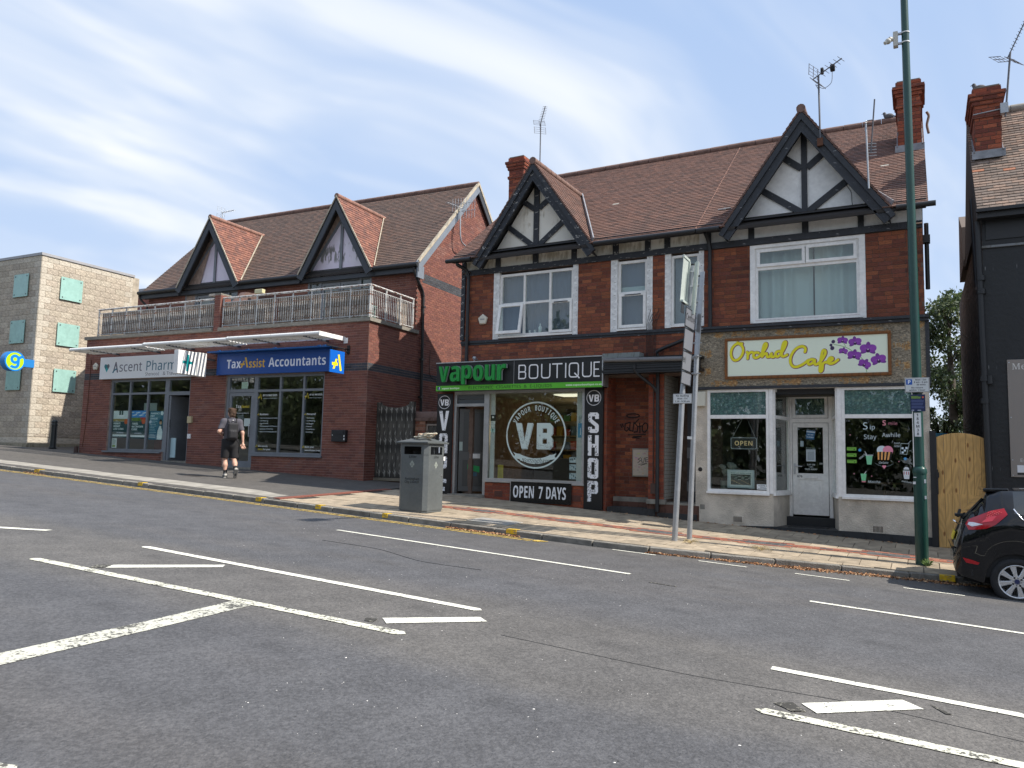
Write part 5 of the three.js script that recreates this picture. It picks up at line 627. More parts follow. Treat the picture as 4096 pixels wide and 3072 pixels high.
  tall('tall narrow black board left of the shop door, partly behind the litter bin', -6.71, -6.26, 0.5, 3.15, 'VAPE', 131, 175, 152);
  tall('tall narrow black board reading SHOP in worn white letters, right of the shop window', -2.63, -2.18, 0.46, 3.2, 'SHOP', 163, 153, 138);
  { const t = on('V', 'banner_board', 'black low banner reading OPEN 7 DAYS under the vape shop window', 'banner', -3.74, 0.56, 0.05); const b = M(t, 'board', bx(-0.8, 0.8, -0.02, 0.47, 0, 0.012), blk); M(t, 'trim', [bx(-0.8, 0.8, 0.465, 0.48, 0, 0.02), bx(-0.805, -0.79, -0.02, 0.47, 0, 0.016)], K.alu); const g = new THREE.PlaneGeometry(1.59, 0.47); g.translate(0, 0.225, 0.015); M(t, 'face', g, new THREE.MeshStandardMaterial({ roughness: 0.25, map: canvas(1024, 304, (x, w, h) => { x.fillStyle = '#141415'; x.fillRect(0, 0, w, h); const l = document.createElement('canvas'); l.width = w; l.height = h; const y = l.getContext('2d'); TX(y, 'OPEN', 40, 240, 250, '#ececec', 'bold', 0.56); TX(y, '7', 482, 240, 250, '#ececec', 'bold', 0.56); TX(y, 'DAYS', 600, 240, 250, '#ececec', 'bold', 0.56); y.strokeStyle = '#ececec'; y.globalCompositeOperation = 'source-over'; speck(y, w, h, 1500, 8, 0.25, 1); x.drawImage(l, 0, 0); }) }), true); t.rotation.z = 0.0; t.rotation.x = -0.03; }
}
// ---- cafe half (frame O)
{
  const O = on('O', 'cafe_building', 'half timbered brick house with white plaster gable above a rendered cafe front', 'building', 0, 0, 0);
  const list = [], tl = [], hole = [-3.07, -0.87, 4.5, 6.12];
  const wall = M(O, 'wall', [slab(rect(-4.14, 0.13, 4.3, 6.25), -0.25, 0, [hole]), bx(-0.12, 0.13, 0.0, 6.3, -10, -0.25), bx(-4.14, 0.13, 0.0, 6.3, -10, -9.8)], K.mortarOld);
  bricks(list, I4, -4.13, 0.13, 4.46, 6.15, { h: 0.084, L: 0.235, j: 0.009, headers: 0.25, ragged: true, holes: [[-4.13, -4.06, 4, 6.2], hole], pal: (i, r, u, v) => palOld(i + 3, r + 7, u, v).multiplyScalar(0.92), seed: 9 });
  bricks(list, FM(0.13, 0, 0, Math.PI / 2), 0, 4, 4.46, 6.3, { h: 0.084, L: 0.235, j: 0.009, ragged: true, pal: palOld });
  M(O, 'right_gable_wall', slab([[0.0, 6.2], [9.2, 6.2], [4.6, RYV - 0.2]], -0.25, 0).applyMatrix4(FM(0.13, 0, 0.1, Math.PI / 2)), K.mortarOld);
  strip(O, -4.14, 0.13, [[-3.95, -3.88], [-3.1, -2.98], [-2.03, -1.91], [-0.99, -0.88]], K.plasterWhite, K.blackTrim);
  const ap = [-1.98, 8.72], roof = roofBody(O, -4.13, 0.2, tl, (a, y) => y > ap[1] - (ap[1] - EV) * Math.abs(a - ap[0]) / 1.58 - 0.1, 8);
  timberGable(O, ap, -3.55, -0.4, 0.36, [-2.03, -1.92], K.plasterWhite, K.blackTrim, [0.41, 7.93, 7.64], [0.86, 7.3, 6.7], tl, roof, 12);
  M(roof, 'hip_tile', Array.from({ length: 20 }, (_, i) => { const t = i / 20, z = lerp(EZV, RZV, t), y = lerp(EV, RYV, t); return rod([-4.13 - 0.0 * t, y + 0.04, z], [-4.13, lerp(EV, RYV, t + 0.048) + 0.04, lerp(EZV, RZV, t + 0.048)], 0.025, 0.022, 6); }), mat([0.21, 0.105, 0.075], { map: rep(grain, 1) }));
  M(roof, 'slipped_tile', [bx(-3.75, -3.6, 7.02, 7.04, -0.16, -0.05), bx(-3.64, -3.5, 7.05, 7.07, -0.2, -0.12)], mat([0.62, 0.6, 0.56]));
  pieces('tile', O, roof, tl, K.tile, 300, 'tiling');
  const [ch, cp] = chimney(O, -0.28, 0.18, 8.55, 10.16, -3.2, -2.3, 53); pieces('brick', O, ch, cp, K.brick, 80, 'chimney_brickwork'); pieces('brick', O, wall, list, K.brick, 220, 'brickwork');
  M(ch, 'wall_anchor', [tube([[0.3, 9.5, -2.6], [0.34, 9.4, -2.6], [0.3, 9.2, -2.6], [0.33, 9.0, -2.6]], 0.03, 16, 6)], mat([0.2, 0.15, 0.12]));
  for (const [a, b] of [[-4.1, -3.62], [-0.3, 0.36]]) M(O, 'gutter', rod([a, EV - 0.01, EZV + 0.05], [b, EV - 0.01, EZV + 0.05], 0.052, 0.052, 10), K.black);
  M(O, 'downpipe', [tube([[-3.93, EV - 0.05, 0.4], [-3.93, 6.42, 0.3], [-3.91, 6.3, 0.13], [-3.89, 6.1, 0.09]], 0.045, 16, 8), rod([-3.89, 6.15, 0.09], [-3.885, 4.44, 0.08], 0.042), rod([-3.89, 5.72, 0.09], [-3.89, 5.66, 0.09], 0.053)], K.black);
  M(O, 'downpipe', [rod([0.2, 6.3, -0.3], [0.2, 5.0, -0.3], 0.04), bx(0.14, 0.26, 5.9, 6.05, -0.35, -0.2)], K.black);
  M(O, 'cable', tube([[-1.12, 7.35, 0.02], [-1.2, 7.2, 0.06], [-1.1, 7.0, 0.05], [-1.08, 6.75, 0.06], [-1.0, 6.5, 0.06], [-0.93, 6.35, 0.06]], 0.006, 30, 4), K.black);
  // big upstairs window
  M(O, 'jamb_board', [bx(-3.07, -2.97, 4.48, 6.13, -0.1, 0.015), bx(-0.98, -0.87, 4.46, 6.13, -0.1, 0.015), bx(-2.97, -0.98, 6.06, 6.13, -0.1, 0.015)], K.upvc);
  const w = windowPart(O, 'window', -2.97, -0.98, 4.52, 6.06, -0.02, 0.055, 0.07, [], [5.63], K.upvc, { mw: 0.07, skip: (i, k) => k === 1 });
  windowPart(O, 'window_sash', -2.93, -1.985, 5.66, 6.03, 0.01, 0.06, 0.05, [], [], K.upvc); windowPart(O, 'window_sash', -1.97, -1.02, 5.66, 6.03, 0.01, 0.06, 0.05, [], [], K.upvc);
  M(O, 'window_sill', bx(-3.02, -0.93, 4.47, 4.52, -0.1, 0.05), K.upvc); room(O, -3.3, -0.6, 4.47, 6.12, -3, -0.26);
  const cu = curtain([0.52, 0.60, 0.60]); wavy(-2.95, -1.86, 4.5, 6.05, -0.25, 0.03, 0.24, cu, O, 'curtain', 1); wavy(-1.83, -0.98, 4.5, 6.05, -0.25, 0.03, 0.26, cu, O, 'curtain', 5);
  M(O, 'string_course', [bx(-4.16, 0.2, 4.39, 4.44, -0.02, 0.13), bx(-4.16, 0.19, 4.33, 4.39, -0.02, 0.09), bx(0.13, 0.2, 3.1, 4.33, -0.3, 0.04)], K.blackTrim);
  // chipboard fascia
  const osb = mat([1, 1, 1], { roughness: 0.9, map: rep(tex(1024, (u, v) => { let b = 0; for (let k = 0; k < 3; k++) { const a = vn(u * 22 + k * 7, v * 22, 22, 40 + k) * 6.28; b += vn(u * 60 + Math.cos(a) * 3, v * 60 + Math.sin(a) * 3 + k * 9, 60, 50 + k); } b /= 3; const st = Math.pow(fbm(u * 34, v * 120, 3, 34, 60), 1.5), o = ss(0.56, 0.68, fbm(u * 7, v * 10, 4, 7, 61) * 0.7 + 0.3 * fbm(u * 50, v * 30, 2, 30, 62)); const g = 0.46 + 0.34 * (b - 0.5) + 0.34 * (st - 0.3); return [lerp(g * 1.1, g * 1.0 + 0.22, o * 0.55), lerp(g * 1.02, g * 0.92 + 0.04, o * 0.55), lerp(g * 0.88, g * 0.5, o * 0.55)]; }), 0.8), bumpMap: rep(bumpN, 2.5), bumpScale: 0.01 });
  for (const [a, b] of [[-4.2, -1.86], [-1.857, 0.13]]) M(O, 'fascia_board', bx(a, b, 3.17, 4.33, -0.15, 0.02), osb);
  M(O, 'black_trim', [bx(-4.22, 0.17, 3.115, 3.17, -0.15, 0.05), bx(0.131, 0.17, 0.9, 3.115, -0.4, -0.02)], K.blackTrim); M(O, 'lintel', bx(-4.2, 0.13, 3.0, 4.3, -0.3, -0.16), K.black);
  // render walls
  const sp = [[-2.64, 0.0], [-2.46, -0.92]], sq = [[-1.43, 0.0], [-1.60, -0.92]];
  const rw = (pts, v0, v1) => { const g = slab(pts.map(([x, z]) => [x, -z]), v0, v1, [], 0.0); g.applyMatrix4(new THREE.Matrix4().makeRotationX(-Math.PI / 2)); return g; };
  M(O, 'rendered_wall', [rw([[-4.22, 0], [-2.64, 0], [-2.46, -0.92], [-2.46, -1.1], [-4.22, -1.1]], 0.1, 0.97), rw([[-1.43, 0], [0.17, 0], [0.17, -1.1], [-1.6, -1.1], [-1.6, -0.92]], -0.05, 0.97), bx(-4.22, -3.97, 0.971, 3.11, -0.3, 0.0), bx(-0.06, 0.165, 0.971, 3.11, -0.4, 0.0)], K.render);
  const pt = (u) => gyf('O', u) - 0.1; M(O, 'plinth', slab([[-3.3, pt(-3.3)], [0.19, pt(0.19)], [0.19, 0.30], [-1.0, 0.325], [-2.6, 0.33], [-3.3, 0.31]], 0.0, 0.035), mat([0.022, 0.024, 0.027], { map: rep(dirt, 1.2), roughness: 0.7 }));
  M(O, 'air_brick', [[-3.46, 0.36, 0.24], [-0.86, 0.32, 0.23]].flatMap(([u, v, s]) => [bx(u, u + s, v, v + 0.15, -0.01, 0.01), ...Array.from({ length: 8 }, (_, i) => bx(u + 0.03 + i * 0.022, u + 0.041 + i * 0.022, v + 0.02, v + 0.13, 0.01, 0.012))]), K.render); M(O, 'air_slot', [[-3.46, 0.36], [-0.86, 0.32]].flatMap(([u, v]) => Array.from({ length: 8 }, (_, i) => bx(u + 0.03 + i * 0.022, u + 0.041 + i * 0.022, v + 0.02, v + 0.13, 0.012, 0.0135))), K.under);
  M(O, 'pipe_hole', rod([-4.12, 1.43, -0.02], [-4.12, 1.43, 0.006], 0.045, 0.045, 16), K.under);
  M(O, 'alarm_casing', rb(-4.21, -4.0, 2.76, 3.07, 0.0, 0.09, 0.015), mat([0.62, 0.60, 0.50], { roughness: 0.4 }));
  // bay windows: frame, film above, clear pane below
  const film = new THREE.MeshStandardMaterial({ roughness: 0.35, map: canvas(512, 256, (x, w, h) => { x.fillStyle = '#4d6466'; x.fillRect(0, 0, w, h); const r = rng(12); for (let i = 0; i < 700; i++) { const a = r() * w, b = r() * h, q = 3 + r() * 7; x.strokeStyle = `rgba(${130 + r() * 50},${160 + r() * 40},${160 + r() * 40},0.55)`; x.lineWidth = 1.3; x.beginPath(); x.arc(a, b, q, 0, 7); x.stroke(); x.beginPath(); x.arc(a, b, q * 0.35, 0, 7); x.stroke(); } }) });
  const bay = (u0, u1) => { const b = windowPart(O, 'shop_window', u0, u1, 0.98, 3.11, 0.0, 0.055, 0.09, [], [2.54], K.upvc, { mw: 0.075 }); const g = new THREE.PlaneGeometry(u1 - u0 - 0.1, 0.5); g.translate((u0 + u1) / 2, 2.82, -0.053); M(O, 'patterned_film', g, film, true); M(O, 'window_sill', bx(u0 - 0.01, u1 + 0.01, 0.94, 0.985, -0.1, 0.05), K.upvc); return b; };
  bay(-3.97, -2.72); bay(-1.35, -0.07);
  M(O, 'window_post', [bx(-2.715, -2.64, 0.98, 3.11, -0.08, 0.002), bx(-1.43, -1.352, 0.98, 3.11, -0.08, 0.002)], K.upvc);
  for (const [a, b] of [[sp[0], sp[1]], [sq[0], sq[1]]]) { // splayed returns
    const d = [b[0] - a[0], b[1] - a[1]], L = Math.hypot(...d), ang = Math.atan2(-d[1], d[0]), F = new THREE.Matrix4().makeRotationY(ang).setPosition(a[0], 0, a[1]), m = (g) => g.applyMatrix4(F);
    const f = M(O, 'return_window', [m(bx(0.03, L, 3.05, 3.11, -0.03, 0.03)), m(bx(0.03, L, 0.98, 1.04, -0.03, 0.03)), m(bx(0.03, 0.08, 1.04, 3.05, -0.03, 0.03)), m(bx(L - 0.07, L, 1.04, 3.05, -0.03, 0.03)), m(bx(0.08, L - 0.07, 2.5, 2.57, -0.029, 0.029))], K.upvc); M(f, 'pane', m(bx(0.08, L - 0.07, 1.04, 2.5, -0.003, 0.003)), K.glass); M(f, 'pane', m(bx(0.08, L - 0.07, 2.57, 3.05, -0.003, 0.003)), K.glass); M(O, 'window_sill', m(bx(0, L, 0.94, 0.985, -0.05, 0.05)), K.upvc); }
  M(O, 'porch_ceiling', bx(-2.7, -1.4, 3.111, 3.15, -1.0, -0.02), K.upvc);
  // door
  const zd = -0.9, df = M(O, 'door_frame', [bx(-2.47, -2.4, 0.49, 3.11, zd - 0.08, zd), bx(-1.68, -1.61, 0.49, 3.11, zd - 0.08, zd), bx(-2.4, -1.68, 3.04, 3.11, zd - 0.08, zd), bx(-2.4, -1.68, 2.46, 2.55, zd - 0.08, zd)], K.upvc);
  const fan = windowPart(O, 'fanlight', -2.39, -1.69, 2.56, 3.03, zd + 0.012, 0.06, 0.05, [], [], K.upvc); { const g = new THREE.PlaneGeometry(0.6, 0.36); g.translate(-2.04, 2.79, zd - 0.03); M(O, 'patterned_film', g, new THREE.MeshStandardMaterial({ map: film.map, color: C(0.4, 0.45, 0.42), roughness: 0.4 }), true); }
  const dr = M(O, 'door', [bx(-2.39, -2.29, 0.54, 2.45, zd - 0.05, zd + 0.01), bx(-1.79, -1.69, 0.54, 2.45, zd - 0.05, zd + 0.01), bx(-2.29, -1.79, 2.36, 2.45, zd - 0.05, zd + 0.01), bx(-2.29, -1.79, 1.27, 1.4, zd - 0.05, zd + 0.01), bx(-2.29, -1.79, 0.54, 0.66, zd - 0.05, zd + 0.01), bx(-2.29, -1.79, 0.66, 1.27, zd - 0.04, zd - 0.005)], K.upvc);
  M(dr, 'door_panel', [[0.22, 0.05], [0.17, 0.095], [0.12, 0.15]].map(([a, b], i) => slab([[-2.04 - a, 0.965 - 0.28 + b - 0.05], [-2.04 + a, 0.965 - 0.28 + b - 0.05], [-2.04 + a, 0.965 + 0.28 - b + 0.05], [-2.04 - a, 0.965 + 0.28 - b + 0.05]], zd - 0.006 + i * 0.006, zd + 0.001 + i * 0.006, [], 0.003)), K.upvc);
  glassIn(dr, 'pane', -2.29, -1.79, 1.4, 2.36, zd - 0.02); M(dr, 'letter_plate', rb(-2.16, -1.9, 1.295, 1.365, zd + 0.01, zd + 0.025, 0.005), K.upvc); M(dr, 'handle', [bx(-2.37, -2.33, 1.38, 1.6, zd + 0.01, zd + 0.025), rod([-2.35, 1.55, zd + 0.05], [-2.2, 1.54, zd + 0.05], 0.011), rod([-2.35, 1.55, zd + 0.01], [-2.35, 1.55, zd + 0.05], 0.011)], K.steel);
  const dec = (parent, name, u0, u1, v0, v1, z, W, H, d, tr = true) => { const g = new THREE.PlaneGeometry(u1 - u0, v1 - v0); g.translate((u0 + u1) / 2, (v0 + v1) / 2, z); return M(parent, name, g, new THREE.MeshStandardMaterial({ transparent: tr, roughness: 0.6, map: canvas(W, H, d), side: THREE.DoubleSide }), true); };
  dec(dr, 'house_number', -2.31, -2.17, 1.3, 1.37, zd + 0.0125, 96, 48, (x, w, h) => { x.clearRect(0, 0, w, h); TX(x, '676', 4, 40, 44, '#20303a', 'bold'); });
  dec(O, 'window_lettering', -2.29, -1.79, 1.41, 2.35, zd - 0.012, 400, 752, (x, w, h) => { x.clearRect(0, 0, w, h); x.save(); x.translate(200, 112); x.rotate(0.1); x.fillStyle = '#3a6f9c'; x.fillRect(-62, -70, 132, 150); x.fillStyle = '#c9dce8'; x.fillRect(-62, -56, 132, 22); TX(x, 'WE ARE', 4, 10, 26, '#d8e6ee', 'bold', 1, 'center'); TX(x, 'CLOSED', 4, 54, 30, '#d8e6ee', 'bold', 1, 'center'); x.restore(); x.fillStyle = '#a7bcc4'; x.fillRect(42, 222, 52, 92); TX(x, 'Orchid Cafe', 204, 348, 26, '#9fb6b4', 'bold', 1, 'center'); x.fillStyle = '#c8d4da'; x.fillRect(132, 360, 148, 200); x.fillStyle = '#51646c'; TX(x, 'OPENING TIMES', 206, 392, 15, '#51646c', 'bold', 1, 'center'); for (let i = 0; i < 8; i++) x.fillRect(152, 406 + i * 17, 108, 6); TX(x, 'EAT IN', 208, 628, 40, '#c6d0ce', 'bold', 1, 'center'); TX(x, '~OR~', 208, 664, 34, '#c6d0ce', 'bold', 1, 'center'); TX(x, 'TAKE AWAY', 206, 704, 40, '#c6d0ce', 'bold', 0.92, 'center'); TX(x, '200', 336, 606, 36, '#d4dad8', 'bold', 0.9); });
  M(O, 'door_step', [bx(-2.5, -1.56, 0.30, 0.50, -1.0, -0.72)], K.black); M(O, 'porch_floor', slab([[-2.66, -0.02], [-1.4, -0.02], [-1.55, 0.95], [-2.5, 0.95]], 0.05, 0.32).applyMatrix4(new THREE.Matrix4().makeRotationX(-Math.PI / 2)), mat([0.07, 0.068, 0.065], { map: rep(dirt, 1.2) }));
  { const g = new THREE.CylinderGeometry(0.4, 0.4, 0.012, 24, 1, false, -Math.PI / 2, Math.PI); g.translate(-2.02, 0.327, -0.68); g.rotateY(0); M(O, 'door_mat', bx(-2.4, -1.66, 0.32, 0.332, -0.66, -0.2), K.rubber); }
  // rooms
  M(O, 'room', [bx(-4.1, 0.05, 0.4, 3.0, -5.05, -5), bx(-4.15, -4.1, 0.4, 3.0, -5, -0.35), bx(0.0, 0.05, 0.4, 3.0, -5, -0.45), bx(-4.1, 0.05, 3.0, 3.05, -5, -0.2)], mat([0.10, 0.092, 0.08], { map: rep(mottle, 0.5) })); M(O, 'room_floor', bx(-4.1, 0.05, 0.45, 0.5, -5, -1.1), mat([0.08, 0.06, 0.045]));
  for (const [u, z] of [[-3.5, -2.4], [-0.7, -2.2]]) M(O, 'cafe_table', [rod([u, 1.2, z], [u, 1.24, z], 0.38, 0.38, 20), rod([u, 0.5, z], [u, 1.2, z], 0.03)], mat([0.2, 0.12, 0.07]));
  M(O, 'framed_picture', [bx(-3.62, -3.07, 1.06, 1.44, -0.32, -0.29)], mat([0.45, 0.5, 0.5])); dec(O, 'picture', -3.57, -3.12, 1.08, 1.4, -0.286, 256, 176, (x, w, h) => { x.fillStyle = '#c9cfca'; x.fillRect(0, 0, w, h); TX(x, 'Orchid Cafe Garden Seating', 10, 22, 18, '#33504a', 'bold'); x.fillStyle = '#3b403a'; x.fillRect(12, 30, w - 24, 120); x.fillStyle = '#8a8f86'; for (let i = 0; i < 12; i++) x.fillRect(16 + (i * 41) % 210, 40 + (i * 23) % 50, 34, 8); x.fillStyle = '#a8906a'; for (let i = 0; i < 20; i++) x.fillRect(16 + (i * 29) % 216, 96 + (i * 13) % 50, 14, 5); }, false);
  M(O, 'plant_pot', [rod([-3.72, 1.0, -0.45], [-3.72, 1.2, -0.45], 0.07, 0.09, 12), ...Array.from({ length: 9 }, (_, i) => new THREE.IcosahedronGeometry(0.05 + 0.02 * (i % 3), 0).translate(-3.72 + 0.3 * (h2(i, 1) - 0.3), 1.36 + 0.2 * h2(i, 2), -0.45 + 0.1 * (h2(i, 3) - 0.5)))], mat([0.16, 0.17, 0.14]));
  dec(O, 'window_notice', -2.97, -2.74, 1.055, 1.16, -0.03, 192, 92, (x, w, h) => { x.fillStyle = '#dfe2e2'; x.fillRect(0, 0, w, h); TX(x, 'DOG', 96, 36, 36, '#1a2630', 'bold', 1, 'center'); TX(x, 'FRIENDLY', 96, 58, 20, '#1a2630', 'bold', 1, 'center'); TX(x, 'ESTABLISHMENT', 96, 80, 20, '#1a2630', 'bold', 1, 'center'); for (const u of [36, 156]) { x.fillStyle = '#1a2630'; x.beginPath(); x.arc(u, 26, 8, 0, 7); x.fill(); } }, false);
  // open lamp sign
  const os = M(O, 'open_sign', rb(-3.55, -2.99, 1.86, 2.13, -0.28, -0.24, 0.03), mat([0.02, 0.02, 0.022], { roughness: 0.3 })); dec(os, 'open_lettering', -3.54, -3.0, 1.87, 2.12, -0.237, 512, 240, (x, w, h) => { x.clearRect(0, 0, w, h); x.strokeStyle = '#b9c3c8'; x.lineWidth = 8; x.beginPath(); const r = 34, a = 10, b = 10, W = w - 20, H = h - 20; x.moveTo(a + r, b); x.lineTo(a + W - r, b); x.quadraticCurveTo(a + W, b, a + W, b + r); x.lineTo(a + W, b + H - r); x.quadraticCurveTo(a + W, b + H, a + W - r, b + H); x.lineTo(a + r, b + H); x.quadraticCurveTo(a, b + H, a, b + H - r); x.lineTo(a, b + r); x.quadraticCurveTo(a, b, a + r, b); x.stroke(); TX(x, 'OPEN', 256, 164, 128, '#e8c690', 'bold', 1.06, 'center'); }); M(os, 'hanging_wire', [rod([-3.5, 2.13, -0.26], [-3.3, 2.5, -0.26], 0.004), rod([-3.04, 2.13, -0.26], [-3.2, 2.5, -0.26], 0.004)], K.galv);
  // chalk pen drawings on the other window
  dec(O, 'window_drawing', -1.29, -0.13, 1.04, 2.5, -0.03, 812, 1022, (x, w, h) => {
    x.clearRect(0, 0, w, h); x.lineCap = 'round'; x.lineJoin = 'round'; const tt = (s, px, py, sz, c, rot = 0, f = 'italic') => { x.save(); x.translate(px, py); x.rotate(rot); x.font = `${f} ${sz}px sans-serif`; x.fillStyle = c; x.textAlign = 'left'; x.fillText(s, 0, 0); x.restore(); };
    tt('S', 216, 150, 130, '#c6d8dc', 0, 'normal'); tt('ip', 300, 150, 84, '#c6d8dc', 0, 'normal'); tt('S', 456, 96, 96, '#d88a94', 0, 'bold'); tt('mile', 524, 90, 60, '#c27a86', 0, 'normal'); tt('Stay', 226, 280, 84, '#bfcdd0', 0, 'normal'); tt('Awhile', 452, 250, 74, '#c6d2d4', 0, 'normal');
    for (const y of [392, 476, 562]) { x.fillStyle = '#6fa83c'; x.fillRect(16, y, 118, 46); x.fillStyle = '#2f5a20'; x.beginPath(); x.arc(108, y + 30, 9, 0, 7); x.fill(); x.fillRect(26, y + 10, 70, 5); }
    tt('Matcha', 176, 560, 36, '#c8d4d4', -0.75); x.fillStyle = '#7cc79a'; x.beginPath(); x.moveTo(248, 500); x.lineTo(332, 500); x.lineTo(316, 622); x.lineTo(262, 622); x.fill(); x.strokeStyle = '#cfd8d8'; x.lineWidth = 5; x.strokeRect(246, 492, 88, 10); x.beginPath(); x.moveTo(262, 500); x.lineTo(238, 446); x.stroke();
    x.fillStyle = '#cfdde4'; x.beginPath(); x.arc(446, 430, 62, 0, 7); x.fill(); x.fillStyle = '#e58fa6'; x.beginPath(); x.arc(518, 430, 62, 0, 7); x.fill(); for (let i = 0; i < 8; i++) { x.fillStyle = i % 2 ? '#161212' : '#e8a65c'; x.beginPath(); x.moveTo(392 + i * 22, 448); x.lineTo(416 + i * 22, 448); x.lineTo(414 + i * 19, 556); x.lineTo(394 + i * 19, 556); x.fill(); } tt('Gelato', 400, 606, 40, '#c8d4d4'); x.strokeStyle = '#9fb0b0'; x.lineWidth = 3; x.beginPath(); x.moveTo(360, 600); x.quadraticCurveTo(470, 680, 570, 610); x.stroke(); x.fillStyle = '#e58fa0'; x.beginPath(); x.arc(458, 640, 13, 0, 7); x.arc(480, 640, 13, 0, 7); x.fill(); x.beginPath(); x.moveTo(446, 646); x.lineTo(492, 646); x.lineTo(469, 674); x.fill();
    tt('Iced', 588, 344, 36, '#c8d4d4'); tt('latte', 588, 382, 36, '#c8d4d4'); x.strokeStyle = '#b6c6c8'; x.lineWidth = 5; x.beginPath(); x.moveTo(676, 334); x.lineTo(664, 470); x.lineTo(740, 480); x.lineTo(772, 338); x.closePath(); x.stroke(); x.beginPath(); x.moveTo(752, 340); x.lineTo(796, 296); x.stroke(); x.fillStyle = '#cfe0e6'; for (const [a, b] of [[680, 384], [726, 380], [706, 414], [680, 440]]) x.fillRect(a, b, 26, 26);
    for (const [a, b, c] of [[176, 430, '#4f9fd8'], [722, 536, '#4f9fd8']]) { x.strokeStyle = c; x.lineWidth = 8; for (let i = 0; i < 4; i++) { x.beginPath(); x.moveTo(a - 18 * Math.cos(i * 0.785), b - 18 * Math.sin(i * 0.785)); x.lineTo(a + 18 * Math.cos(i * 0.785), b + 18 * Math.sin(i * 0.785)); x.stroke(); } }
    x.fillStyle = '#74c490'; x.beginPath(); x.moveTo(180, 746); x.lineTo(254, 746); x.lineTo(242, 840); x.lineTo(192, 840); x.fill(); x.fillStyle = '#d8878f'; x.fillRect(192, 842, 50, 18); x.strokeStyle = '#d4dada'; x.beginPath(); x.moveTo(230, 746); x.lineTo(250, 712); x.stroke(); tt('Matcha', 264, 866, 46, '#c8d4d4'); x.fillStyle = '#d4dadc'; x.beginPath(); x.moveTo(690, 690); x.lineTo(774, 690); x.lineTo(762, 800); x.lineTo(702, 800); x.fill(); x.beginPath(); x.arc(732, 676, 34, 3.1, 6.3); x.fill(); x.strokeStyle = '#b8383e'; for (const a of [704, 732, 756]) { x.beginPath(); x.moveTo(a, 706); x.lineTo(a, 740); x.stroke(); } tt('Milkshake', 668, 838, 28, '#c8d4d4', 0.14); for (const [a, b] of [[60, 226], [646, 574], [100, 750], [316, 776]]) { x.fillStyle = '#d58f9c'; x.beginPath(); x.arc(a, b, 7, 0, 7); x.fill(); } });
}
